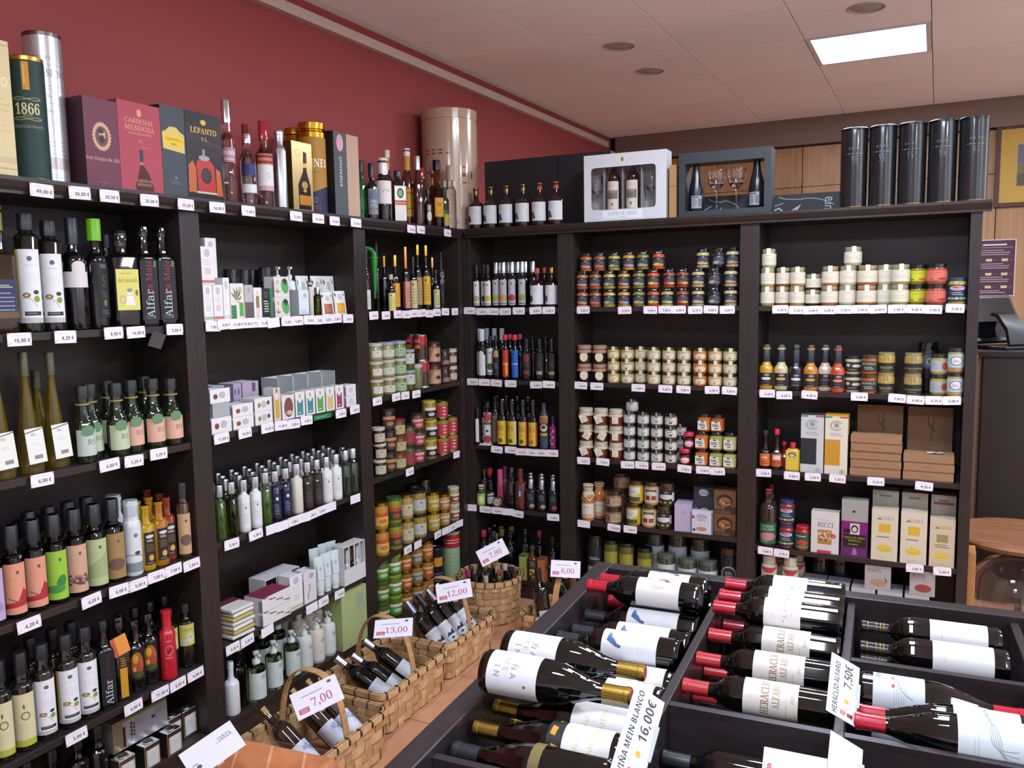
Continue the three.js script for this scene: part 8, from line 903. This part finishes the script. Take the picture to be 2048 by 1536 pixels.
  const redlogo = (g, x, y, k) => { rect(g, x - 14 * k, y - 18 * k, 28 * k, 36 * k, '#8a2428'); g.save(); g.translate(x, y - 44 * k); rect(g, -15 * k, -15 * k, 30 * k, 30 * k, '#b83a40'); rect(g, -10 * k, -6 * k, 20 * k, 3 * k, '#e6d0d0'); rect(g, -10 * k, 3 * k, 20 * k, 3 * k, '#e6d0d0'); g.restore(); };
  const cardP = (k, name, price, yellow) => print('card' + k, 360, 150, (g, w, h) => { fill(g, w, h, '#d6d8d8'); txt(g, name, 14, 38, 35, '#232326', 'bold sans-serif', 0, 'left'); txt(g, price, 336, 96, 58, '#2c2e30', 'bold sans-serif', 0, 'right'); g.save(); g.translate(40, 108); g.rotate(0); redlogo(g, 0, 8, 0.8); g.restore(); disc(g, 112, 96, 13, 13, yellow || '#c89a2c'); bars(g, 170, 128, 90, 2, 9, '#9a9c9c', 3); });
  // both cards stand across their divider, their long side running away from the camera
  card(1306, 1490, 0.16, 0.058, -0.85, 1.6, cardP('mein', 'VIÑA MEIN BLANCO', '16,00€'), 'white price card standing before the gold-capped bottles', 0.5);
  card(1715, 1394, 0.125, 0.058, -0.95, 1.6, cardP('her', 'HERACLIO ALFARO', '7,50€'), 'white price card beside bottle with pale blue label', 0.5);
  card(1722, 1552, 0.09, 0.056, -0.95, 1.6, cardP('y3', '', '', '#d0a02a'), 'white price card at the lower edge with yellow mark', 0.45);
  card(1585, 1575, 0.09, 0.05, -0.8, 0.05, cardP('y4', '', '', '#b0b2b2'), 'plain white price card at lower edge of picture');
}

// ---------- woven baskets on the floor ----------
const strip = [[188, 148, 102], [176, 135, 90], [200, 161, 115]].map((c) => new THREE.MeshStandardMaterial({ map: grain(c, 0.22, 24, 3), roughness: 0.6 }));
const binding = flat(0x3a281c, 0.7), handleMat = new THREE.MeshStandardMaterial({ map: grain([178, 136, 90], 0.22, 30, 2), roughness: 0.55 });
// ribbon with rectangular section along a path of { p, n (outward), up }
function ribbon(path, wd, th, closed) {
  const pos = [], uv = [], idx = [], N = path.length;
  path.forEach(({ p, n, up }, i) => [[-1, -1], [1, -1], [1, 1], [-1, 1]].forEach(([a, b], c) => { pos.push(p.x + (n.x * a * th) / 2 + (up.x * b * wd) / 2, p.y + (n.y * a * th) / 2 + (up.y * b * wd) / 2, p.z + (n.z * a * th) / 2 + (up.z * b * wd) / 2); uv.push(i * 0.08, b * 0.25 + c * 0.03); }));
  const M2 = closed ? N : N - 1;
  for (let i = 0; i < M2; i++) { const j = (i + 1) % N; for (let c = 0; c < 4; c++) { const d = (c + 1) % 4, a = i * 4 + c, b = i * 4 + d, e = j * 4 + c, f = j * 4 + d; idx.push(a, e, b, b, e, f); } }
  if (!closed) { idx.push(0, 1, 2, 0, 2, 3); const k = (N - 1) * 4; idx.push(k, k + 2, k + 1, k, k + 3, k + 2); }
  const g = new THREE.BufferGeometry(); g.setAttribute('position', new THREE.Float32BufferAttribute(pos, 3)); g.setAttribute('uv', new THREE.Float32BufferAttribute(uv, 2)); g.setIndex(idx); return toCreasedNormals(g, 0.6);
}
function basket(x, z, a, b, H, round, desc, stakes, rows, handleAlong = 'x', arch = 0.2) {
  const o = thing('woven_basket', desc, 'basket', '', 'woven wood strip baskets'); o.position.set(x, 0, z);
  const cr = round ? Math.min(a, b) : 0.035;
  const loop = (u, y, off) => {   // rounded rectangle, wider at the top
    const k = 1 + 0.1 * (y / H) - 0.05, A = a * k, B = b * k, R = round ? Math.min(A, B) : cr, sx = A - R, sz = B - R, P = 4 * sx + 4 * sz + 2 * Math.PI * R; let d = (((u % 1) + 1) % 1) * P;
    const seg = [[2 * sz, (t) => [A, -sz + t, 1, 0]], [(Math.PI * R) / 2, (t) => { const q = t / R; return [sx + R * Math.cos(q), sz + R * Math.sin(q), Math.cos(q), Math.sin(q)]; }], [2 * sx, (t) => [sx - t, B, 0, 1]], [(Math.PI * R) / 2, (t) => { const q = Math.PI / 2 + t / R; return [-sx + R * Math.cos(q), sz + R * Math.sin(q), Math.cos(q), Math.sin(q)]; }], [2 * sz, (t) => [-A, sz - t, -1, 0]], [(Math.PI * R) / 2, (t) => { const q = Math.PI + t / R; return [-sx + R * Math.cos(q), -sz + R * Math.sin(q), Math.cos(q), Math.sin(q)]; }], [2 * sx, (t) => [-sx + t, -B, 0, -1]], [(Math.PI * R) / 2, (t) => { const q = Math.PI * 1.5 + t / R; return [sx + R * Math.cos(q), -sz + R * Math.sin(q), Math.cos(q), Math.sin(q)]; }]];
    for (const [len, f] of seg) { if (d <= len) { const [px, pz, nx, nz] = f(d); return { p: V(px + nx * off, y, pz + nz * off), n: V(nx, 0, nz), up: V(0, 1, 0) }; } d -= len; }
    const [px, pz, nx, nz] = seg[0][1](0); return { p: V(px + nx * off, y, pz + nz * off), n: V(nx, 0, nz), up: V(0, 1, 0) };
  };
  const rh = (H - 0.012) / rows;
  for (let j = 0; j < rows; j++) { const path = [], N = stakes * 4; for (let i = 0; i < N; i++) path.push(loop(i / N, 0.006 + rh * (j + 0.5), 0.0035 * Math.sin((i / N) * Math.PI * stakes + j * Math.PI))); part(o, 'weaver', ribbon(path, rh * 0.93, 0.0022, true), strip[j % 3]); }
  for (let i = 0; i < stakes; i++) { const path = []; for (let j = 0; j <= rows * 2; j++) { const y = 0.002 + ((H - 0.006) * j) / (rows * 2), q = loop((i + 0.5) / stakes, y, -0.0038 * Math.sin((j / 2 - 0.15) * Math.PI + ((i % 2) ? Math.PI : 0) + Math.PI / 2)); q.up = V(-q.n.z, 0, q.n.x); path.push(q); } part(o, 'stake', ribbon(path, ((4 * (a + b)) / stakes) * (round ? 0.5 : 0.6), 0.0022, false), strip[(i * 2 + 1) % 3]); }
  const rim = (off, t) => { const path = []; for (let i = 0; i < 96; i++) path.push(loop(i / 96, H - 0.004, off)); return ribbon(path, 0.022, t, true); };
  part(o, 'rim_band', rim(0.006, 0.005), strip[2]); part(o, 'rim_band', rim(-0.006, 0.005), strip[0]);
  const nb = Math.round(stakes * 0.9), bg = geo('bind', () => new THREE.TorusGeometry(0.0125, 0.0032, 5, 12)); for (let i = 0; i < nb; i++) { const q = loop((i + 0.25) / nb, H - 0.004, 0); part(o, 'rim_binding', bg, binding, [q.p.x, q.p.y, q.p.z], [0, -Math.atan2(q.n.z, q.n.x), 0.12]); }
  part(o, 'basket_base', geo(`bb${a}${b}`, () => loft([[0, 0.002], [a * 0.93, 0.002, round ? 0 : 1, b / a], [a * 0.93, 0.006, round ? 0 : 1, b / a], [0, 0.006]], 24)), strip[1]);
  if (arch) { const path = [], s = handleAlong === 'x' ? a : b; for (let i = 0; i <= 28; i++) { const t = (i / 28) * Math.PI, c = Math.cos(t), y = H - 0.07 + Math.sin(t) * (arch + 0.07), h = (s - 0.012) * (Math.sign(c) * Math.pow(Math.abs(c), 0.75)) * (i === 0 || i === 28 ? 0.99 : 1); const n = handleAlong === 'x' ? V(c, Math.sin(t), 0) : V(0, Math.sin(t), c), p = handleAlong === 'x' ? V(h, y, 0) : V(0, y, h); path.push({ p, n, up: handleAlong === 'x' ? V(0, 0, 1) : V(1, 0, 0) }); } part(o, 'handle', ribbon(path, 0.028, 0.004, false), handleMat); }
  return o;
}
basket(0.335, 1.265, 0.15, 0.215, 0.165, false, 'rectangular woven basket with two silver-capped bottles', 26, 4, 'x', 0.2);
basket(0.325, 0.795, 0.145, 0.195, 0.16, false, 'rectangular woven basket with white-labelled bottles', 24, 4, 'x', 0.21);
basket(0.275, 0.275, 0.15, 0.15, 0.215, true, 'round woven basket full of small bottles in corner', 24, 6, 'x', 0.0);
basket(0.4, 1.77, 0.155, 0.2, 0.17, false, 'rectangular woven basket holding brown wine bottles', 26, 4, 'x', 0.2);
basket(0.73, 0.38, 0.16, 0.14, 0.135, false, 'woven basket half hidden by the wine table', 22, 3, 'z', 0.2);
basket(0.56, 2.245, 0.18, 0.21, 0.17, false, 'woven basket under the bread in foreground', 26, 4, 'x', 0);
{
  const sign = (x, y, z, w, h, rot, p, desc) => { const o = thing('price_sign', desc, 'price sign', '', 'price signs on the baskets'); o.position.set(x, y, z); o.rotation.set(rot[0], rot[1], rot[2], 'YXZ'); const pl = plain('#d8d4da'); part(o, 'card', carton(w, h, 0.0015, p, p.s === pl.s ? pl : p), paper(p), [0, -h / 2, 0]); part(o, 'clip', box(0.02, 0.014, 0.012, 0.002), flat(0xc4c8c8, 0.2), [0, -h / 2 - 0.002, -0.007]); return o; };
  const sp = (k, price) => print('sign' + k, 260, 150, (g, w, h) => { fill(g, w, h, '#dbd8de'); txt(g, price, 150, 92, 62, '#a83048', 'serif'); bars(g, 50, 40, 150, 1, 6, '#77737c', 4); disc(g, 216, 22, 12, 8, '#5a4a56'); rect(g, 18, 100, 56, 28, '#b04858'); rect(g, 26, 108, 40, 4, '#e0b8c0'); rect(g, 26, 118, 40, 4, '#e0b8c0'); });
  // on the handles, tilted towards the shop
  const P = (px, py, y) => onLevel(px, py, y);
  const put3 = (px, py, y, w, rot, p, desc) => { const q = P(px, py, y); sign(q.x, q.y, q.z, w, w * 0.58, rot, p, desc); };
  put3(634, 1394, 0.372, 0.15, [-0.75, 0.55, 0.42], sp('700', '7,00'), 'white sign reading 7,00 on foreground basket handle');
  put3(787, 1256, 0.368, 0.145, [-1.05, 0.4, 0.1], sp('1000', '13,00'), 'white sign reading 13,00 over silver-capped bottles');
  put3(908, 1182, 0.372, 0.15, [-0.85, 0.35, 0.25], sp('1200', '12,00'), 'white sign reading 12,00 over white-labelled bottles');
  put3(985, 1105, 0.45, 0.135, [-0.5, 0.35, 0.5], sp('790', '7,90'), 'white sign reading 7,90 on stick in round basket');
  put3(1131, 1138, 0.36, 0.135, [-0.6, 0.42, -0.06], sp('600', '6,00'), 'white sign reading 6,00 beside the wine table');
  put3(425, 1500, 0.41, 0.15, [-0.9, 0.7, 0.55], print('signianza', 320, 120, (g, w, h) => { fill(g, w, h, '#d8d8dc'); txt(g, '...IANZA', 240, 40, 26, '#33323a', 'serif'); disc(g, 60, 86, 14, 8, '#4a4a55'); bars(g, 30, 70, 40, 1, 5, '#77777f', 4); }), 'white sign with dark lettering above the bread');
  // stick for the round basket sign
  const st = thing('sign_stick', 'thin wooden stick with clip holding the corner sign', 'stick', '', undefined); const q = P(1012, 1150, 0.3); st.position.set(0.275 + 0.08 * Math.cos(0.55), 0.0066, 0.275 + 0.08 * Math.sin(0.55)); part(st, 'stick', geo('stick', () => new THREE.CylinderGeometry(0.003, 0.003, 0.42, 8).translate(0, 0.21, 0)), flat(0x9a7448, 0.6)); part(st, 'clip', box(0.012, 0.03, 0.01, 0.002), metal(0xa8acb0, 0.3), [0, 0.41, 0]);
  // bottles in baskets
  const W = (px, py, y) => P(px, py, y), cap = metal(0xb8bcbe, 0.25);
  const wl = print('bwl', 160, 160, (g, w, h) => { fill(g, w, h, '#d0d3d6'); bars(g, 20, 20, 110, 2, 12, '#a8acb0', 3); poly(g, [[40, 110], [60, 84], [80, 96], [110, 70], [120, 116]], '#26282c'); rect(g, 60, 126, 26, 18, '#3a3c40'); disc(g, 104, 140, 8, 5, '#8a9a5a'); }), bl = print('bluefl', 200, 160, (g, w, h) => { fill(g, w, h, '#cfd2d8'); for (let i = 0; i < 18; i++) poly(g, [[130, 60], [130 + 44 * Math.cos(i), 60 + 40 * Math.sin(i)], [136 + 40 * Math.cos(i + 0.2), 64 + 36 * Math.sin(i + 0.2)]], i % 2 ? '#8fa4c4' : '#6a84b0'); disc(g, 60, 130, 16, 10, '#c89a84'); bars(g, 20, 30, 50, 3, 12, '#a8acb4', 3); }), stripL = print('stripl', 160, 120, (g, w, h) => { fill(g, w, h, '#c4c8cc'); bars(g, 16, 16, 120, 6, 15, '#9aa0a6', 3); });
  const gb = (where, cap3, foot3, desc, spec) => lying(V(...cap3), V(...foot3), 'bordeaux', desc, where, { group: 'bottles in the baskets', scale: 0.95, ...spec }, V(0.5, 1, 0.45));
  const sM = { capsule: cap, capLen: 0.05, labels: [[0.03, 0.12, 0.08, stripL]] };
  [[1.165, 'farther one'], [1.345, 'nearer one'], [1.255, 'between the others']].forEach(([z, d], i) => gb('in the third basket from the corner', [0.21 + (i === 2 ? 0.02 : 0), 0.225 - (i === 2 ? 0.03 : 0), z + 0.06], [0.43, 0.066 - (i === 2 ? 0.012 : 0), z], 'silver-capped dark bottle, ' + d, sM));
  const sN = { capsule: cap, capLen: 0.07, labels: [[0.03, 0.13, 0.1, wl]] };
  [['blue-ringed silver capsule bottle', 0.9, { ...sN, capsule: metal(0x9aa4c8, 0.25) }], ['silver-capped bottle with white label, middle', 0.735, sN], ['silver-capped bottle with white label, right', 0.655, sN], ['dark-capped bottle with white label', 0.815, { ...sN, capsule: flat(0x1c2024, 0.4) }]].forEach(([d, z, s]) => gb('in the basket next to round one', [0.215, 0.285, z + 0.025], [0.395, 0.075, z], d, s));
  const brownG = gloss(0x2a1a10, 0.08), sQ = { glass: brownG, capsule: metal(0x6a5a3c, 0.4), capLen: 0.03, labels: [[0.02, 0.12, 0.11, bl]] };
  [[1.625, 'farthest'], [1.705, 'middle'], [1.85, 'nearest']].forEach(([z, d]) => gb('in the foreground basket', [0.265, 0.25, z + 0.02], [0.485, 0.07, z], 'brown bottle with blue flower label, ' + d, sQ));
  for (let i = 0; i < 16; i++) { const ring = i < 10 ? 0.108 : i < 15 ? 0.054 : 0, an = i < 10 ? (i / 10) * 6.283 : (i / 5) * 6.283, x = 0.275 + ring * Math.cos(an), z = 0.275 + ring * Math.sin(an); const c = [flat(0x16181a, 0.4), metal(0xa8965a, 0.4), flat(0xb8a890, 0.5), flat(0x14161a, 0.4), flat(0xb02848, 0.4), metal(0x8a8c8e, 0.3)][i % 6]; put(bottle({ h: 0.235, r: 0.0245, mat: BLACKGLASS, hs: 0.13, hn: 0.175, cap: [0.032, 0.0125, c] }), 'small_bottle', 'small dark bottle standing', 'bottle', 'pickle', 4, 0, 0, { p: V(x, 0.0065, z), where: i < 10 ? 'in outer ring of round basket' : 'in middle of round basket', group: 'bottles in the round basket', turn: i }); }
  gb('in basket beside wine table', [0.63, 0.325, 0.34], [0.77, 0.085, 0.3], 'dark bottle leaning', { capsule: flat(0x1c2024, 0.4) }); gb('in basket beside wine table', [0.62, 0.335, 0.44], [0.66, 0.07, 0.45], 'upright dark bottle with white collar', { capsule: flat(0x17191c, 0.4), labels: [[0.04, 0.1, 0.08, stripL]] });
  // bread in a plastic bag
  const br = thing('bread_loaf', 'orange-brown bread slab in clear plastic at lower edge', 'bread', '', undefined), c = P(560, 1536, 0.24); br.position.set(0.6, 0.186, 2.245); br.rotation.y = 0.12;
  const crust = new THREE.MeshStandardMaterial({ map: srgb(noiseTex(256, 256, (u, v) => { const n = vnoise(u * 8, v * 8, 8, 8) * 0.6 + vnoise(u * 26, v * 20, 26, 20) * 0.4, s = Math.abs(((u * 3 + v * 1.5) % 1) - 0.5) < 0.035 ? 40 : 0; return [176 + n * 34 + s * 0.8, 104 + n * 30 + s, 58 + n * 24 + s]; })), roughness: 0.55 });
  part(br, 'crust', geo('loaf', () => { const g = new RoundedBoxGeometry(0.35, 0.11, 0.33, 5, 0.028), q = g.attributes.position; for (let i = 0; i < q.count; i++) { const x = q.getX(i), z = q.getZ(i); if (q.getY(i) > 0) q.setY(i, q.getY(i) + 0.008 * Math.sin(x * 26 + z * 9) + 0.02 * (1 - (x / 0.16) ** 2) * (1 - (z / 0.17) ** 2)); } g.translate(0, 0.057, 0); g.computeVertexNormals(); return g; }), crust);
  part(br, 'plastic_bag', geo('bag', () => { const g = new RoundedBoxGeometry(0.37, 0.13, 0.35, 6, 0.03), q = g.attributes.position; for (let i = 0; i < q.count; i++) { const x = q.getX(i), y = q.getY(i), z = q.getZ(i), n = 0.004 * Math.sin(x * 70 + z * 40) * Math.sin(z * 63 - x * 21); q.setXYZ(i, x + (x > 0.15 ? n * 2 : 0), y + (y > 0 ? n + 0.016 * (1 - (x / 0.17) ** 2) * (1 - (z / 0.18) ** 2) : 0), z); } g.translate(0, 0.065, 0); g.computeVertexNormals(); return g; }), mat('bag', { color: 0xffffff, roughness: 0.12, transmission: 1, thickness: 0, ior: 1.2 }));
}

// ---------- beyond the shelving: till counter, table, wall pictures ----------
{
  const z = -0.95, x0 = xAlong(1956, z, 1.2), H = yAt(702, x0, z);
  const o = thing('till_counter', 'tall dark counter behind the end of shelving', 'counter', '', undefined); o.position.set(x0 + 0.55, 0, z - 0.3);
  part(o, 'counter_body', box(1.08, H - 0.03, 0.58, 0.004), flat(0x2a2320, 0.5), [0.01, 0, 0]); part(o, 'counter_top', box(1.12, 0.03, 0.62, 0.004), flat(0x241d1a, 0.4), [0.01, H - 0.03, 0]); part(o, 'edge_strip', box(0.022, H - 0.032, 0.5, 0.002), flat(0x8a745c, 0.6), [-0.542, 0, 0.02]);
  const m = thing('till_screen', 'black tilted touch screen on the till counter', 'monitor', '', undefined), mx = xAlong(2010, z - 0.2, H); m.position.set(mx, H + 0.0006, z - 0.2); m.rotation.y = 0.75;
  part(m, 'stand_foot', box(0.2, 0.018, 0.2, 0.006), flat(0x121314, 0.4)); part(m, 'stand_arm', geo('arm', () => ribbon([[0, 0.02, 0.08], [0, 0.1, 0.06], [0, 0.17, 0.0], [0, 0.18, -0.04]].map(([x, y, zz]) => ({ p: V(x, y, zz), n: V(0, 0.7, 0.7), up: V(1, 0, 0) })), 0.12, 0.02, false)), flat(0x141516, 0.35));
  part(m, 'screen_housing', box(0.34, 0.27, 0.03, 0.008), flat(0x0f1011, 0.3), [0, 0.03, -0.03], [-0.5, 0, 0]); part(m, 'screen_glass', box(0.31, 0.23, 0.002), gloss(0x0a0b0c), [0, 0.058, -0.028], [-0.5, 0, 0]);
  const tz = -0.45, tx = xAlong(2030, tz, 0.45), ty = yAt(1072, tx, tz);
  const t = thing('round_table', 'round wooden board resting over glass demijohn', 'table', '', undefined); t.position.set(tx + 0.03, 0, tz - 0.05);
  const wd = new THREE.MeshStandardMaterial({ map: grain([128, 84, 52], 0.3, 4, 30), roughness: 0.4 });
  part(t, 'table_top', geo('rtop', () => { const g = loft([[0, ty - 0.035], [0.26, ty - 0.035], [0.285, ty - 0.025], [0.29, ty - 0.01], [0.28, ty], [0, ty]], 48); const q = g.attributes.position, uv = []; for (let i = 0; i < q.count; i++) uv.push(q.getX(i) * 2, q.getZ(i) * 2); g.setAttribute('uv', new THREE.Float32BufferAttribute(uv, 2)); return g; }), wd); for (const [a, b] of [[0.2, -0.16], [-0.2, -0.16], [0.02, -0.25]]) part(t, 'leg', box(0.03, ty - 0.035, 0.03, 0.003), flat(0x241a14, 0.5), [a, 0, b]);
  const d = thing('demijohn', 'big clear glass demijohn with black neck', 'demijohn', 'below round wooden board', undefined); d.position.set(tx + 0.02, 0.0006, tz - 0.02);
  const dh = ty - 0.037; part(d, 'glass_body', geo('demi', () => loft([[0, 0.003], [0.15, 0], [0.19, 0.02], [0.205, 0.08], [0.205, dh * 0.5], [0.18, dh * 0.68], [0.12, dh * 0.82], [0.05, dh * 0.88], [0.04, dh * 0.9], [0.034, dh * 0.9], [0.11, dh * 0.81], [0.175, dh * 0.67], [0.2, dh * 0.5], [0.2, 0.082], [0.185, 0.025], [0, 0.01]], 40)), glass(0xe6ece8, 1.5)); part(d, 'neck_collar', geo('demin', () => loft([[0.036, dh * 0.885], [0.05, dh * 0.89], [0.05, dh - 0.002], [0, dh - 0.002]], 24)), flat(0x17181a, 0.4));
  const pl = thing('wooden_post', 'light wooden board standing beside the shelving end', 'board', '', undefined), pz = -0.2, px = 2.411; pl.position.set(px, 0, pz); part(pl, 'plank', box(0.03, yAt(1098, px, pz), 0.12, 0.002), new THREE.MeshStandardMaterial({ map: grain([188, 136, 80], 0.2, 3, 20), roughness: 0.5 }));
  // poster and picture on the wood wall
  const wz = WALLZ + 0.0005, a = xAlong(1940, wz, 1.75), b = xAlong(2031, wz, 1.75), y0 = yAt(592, b, wz), y1 = yAt(481, a, wz), pp = print('poster', 260, 380, (g, w, h) => { fill(g, w, h, '#cfcaca'); rect(g, 6, 6, w - 12, h - 12, '#472434'); bars(g, 70, 30, 170, 1, 8, '#d6c8cc', 10); rect(g, 30, 52, 210, 3, '#b8a0a8'); for (const y of [70, 160, 250]) bars(g, 30, y, 200, 3, 14, '#b49aa4', 5); for (const y of [128, 222, 308]) for (const x of [90, 180]) { rect(g, x, y, 36, 18, '#c9b48c'); rect(g, x + 44, y + 7, 20, 4, '#a83a4a'); } bars(g, 30, 340, 180, 2, 12, '#b49aa4', 5); });
  const po = thing('poster', 'maroon printed poster pinned on the wood wall', 'poster', '', undefined); po.position.set((a + b) / 2, y0, wz); part(po, 'sheet', carton(b - a, y1 - y0, 0.002, pp, plain('#c8c2c2').s === pp.s ? plain('#c8c2c2') : pp), paper(pp));
  const fx = xAlong(1990, wz, 2.45), fy0 = yAt(416, fx, wz), fy1 = yAt(252, fx, wz), fw = 0.62, fh = fy1 - fy0;
  const f = thing('picture_frame', 'framed picture with yellow mat on wood wall', 'picture', '', undefined); f.position.set(fx + fw / 2, fy0, wz + 0.012);
  const fm = flat(0x4a2418, 0.4); for (const s of [-1, 1]) { part(f, 'frame_rail', box(0.03, fh, 0.024, 0.003), fm, [s * (fw / 2 - 0.015), 0, 0]); part(f, 'frame_rail', box(fw - 0.06, 0.03, 0.024, 0.003), fm, [0, s > 0 ? fh - 0.03 : 0, 0]); }
  const art = print('pict', 200, 180, (g, w, h) => { fill(g, w, h, '#c09a34'); rect(g, 38, 40, 124, 100, '#5a6478'); poly(g, [[38, 90], [80, 70], [120, 84], [162, 66], [162, 140], [38, 140]], '#7a6a34'); poly(g, [[38, 110], [162, 104], [162, 140], [38, 140]], '#4a4434'); for (let i = 0; i < 12; i++) disc(g, 50 + i * 9, 98 + (i % 3) * 6, 5, 3, i % 2 ? '#a8903c' : '#5a5a3c'); });
  part(f, 'picture', carton(fw - 0.06, fh - 0.06, 0.004, art), paper(art), [0, 0.03, -0.004]); part(f, 'picture_glass', box(fw - 0.06, fh - 0.06, 0.001), pane, [0, 0.03, 0.002]);
}

// neighbours on a shelf are nudged until none touches another, a side panel or the back
function settleShelves() {
  const by = {};
  for (const e of shelved) { const b = new THREE.Box3().setFromObject(e.g), c = e.g.position; e.y0 = b.min.y; e.y1 = b.max.y; const hx = Math.max(b.max.x - c.x, c.x - b.min.x), hz = Math.max(b.max.z - c.z, c.z - b.min.z); e.u = e.L ? c.z : c.x; e.v = e.L ? c.x : c.z; e.hu = e.r || (e.L ? hz : hx); e.hv = e.r || (e.L ? hx : hz); if (e.g.position.y > 0.05) (by[e.key] ||= []).push(e); }
  for (const list of Object.values(by)) {
   const sorted = [...list].sort((a, b) => a.y0 - b.y0), cols = [];   // things stacked on one another move as one
   for (const e of sorted) { e.iu = e.u; e.iv = e.v; const under = sorted.find((q) => q !== e && q.col && Math.abs(q.y1 - e.y0) < 0.014 && Math.hypot(q.u - e.u, q.v - e.v) < 0.6 * Math.max(e.hu, 0.02)); if (under) { e.col = under.col; e.col.push(e); } else { e.col = [e]; cols.push(e.col); } }
   for (let it = 0; it < 200; it++) {
    let moved = false;
    for (let i = 0; i < list.length; i++) for (let j = i + 1; j < list.length; j++) {
      const a = list[i], b = list[j]; if (Math.min(a.y1, b.y1) - Math.max(a.y0, b.y0) < 0.003) continue;
      const du = b.u - a.u, dv = b.v - a.v;
      if (a.r && b.r) { const d = Math.hypot(du, dv) || 1e-4, need = a.r + b.r + 0.0022; if (d < need) { const k = (need - d) / d / 2; a.u -= du * k; b.u += du * k; a.v -= dv * k; b.v += dv * k; moved = true; } }
      else { const ou = a.hu + b.hu + 0.001 - Math.abs(du), ov = a.hv + b.hv + 0.001 - Math.abs(dv); if (ou > 0 && ov > 0) { moved = true; if (ou < ov) { const s = (du < 0 ? -1 : 1) * ou * 0.5; a.u -= s; b.u += s; } else { const s = (dv < 0 ? -1 : 1) * ov * 0.5; a.v -= s; b.v += s; } } }
    }
    for (const e of list) { const B = BAYS[e.bay]; if (e.si >= 0) { e.u = Math.min(B.b - 0.0435 - e.hu, Math.max(B.a + 0.0435 + e.hu, e.u)); } e.v = Math.max(-(e.si < 0 && e.L ? 0.297 : 0.268) + e.hv, Math.min(e.v, (e.si < 0 ? 0.02 : 0.002) - e.hv)); }
    for (const c of cols) if (c.length > 1) { const mu = c.reduce((q, e) => q + e.u - e.iu, 0) / c.length, mv = c.reduce((q, e) => q + e.v - e.iv, 0) / c.length; for (const e of c) { e.u = e.iu + mu; e.v = e.iv + mv; } }
    if (!moved) break;
   }
  }
  for (const e of shelved) if (e.g.position.y > 0.05) { if (e.L) { e.g.position.z = e.u; e.g.position.x = e.v; } else { e.g.position.x = e.u; e.g.position.z = e.v; } }
}
settleShelves();

finishLabels();
for (const s of sheets) s.t.needsUpdate = true;
renderer.render(scene, camera);
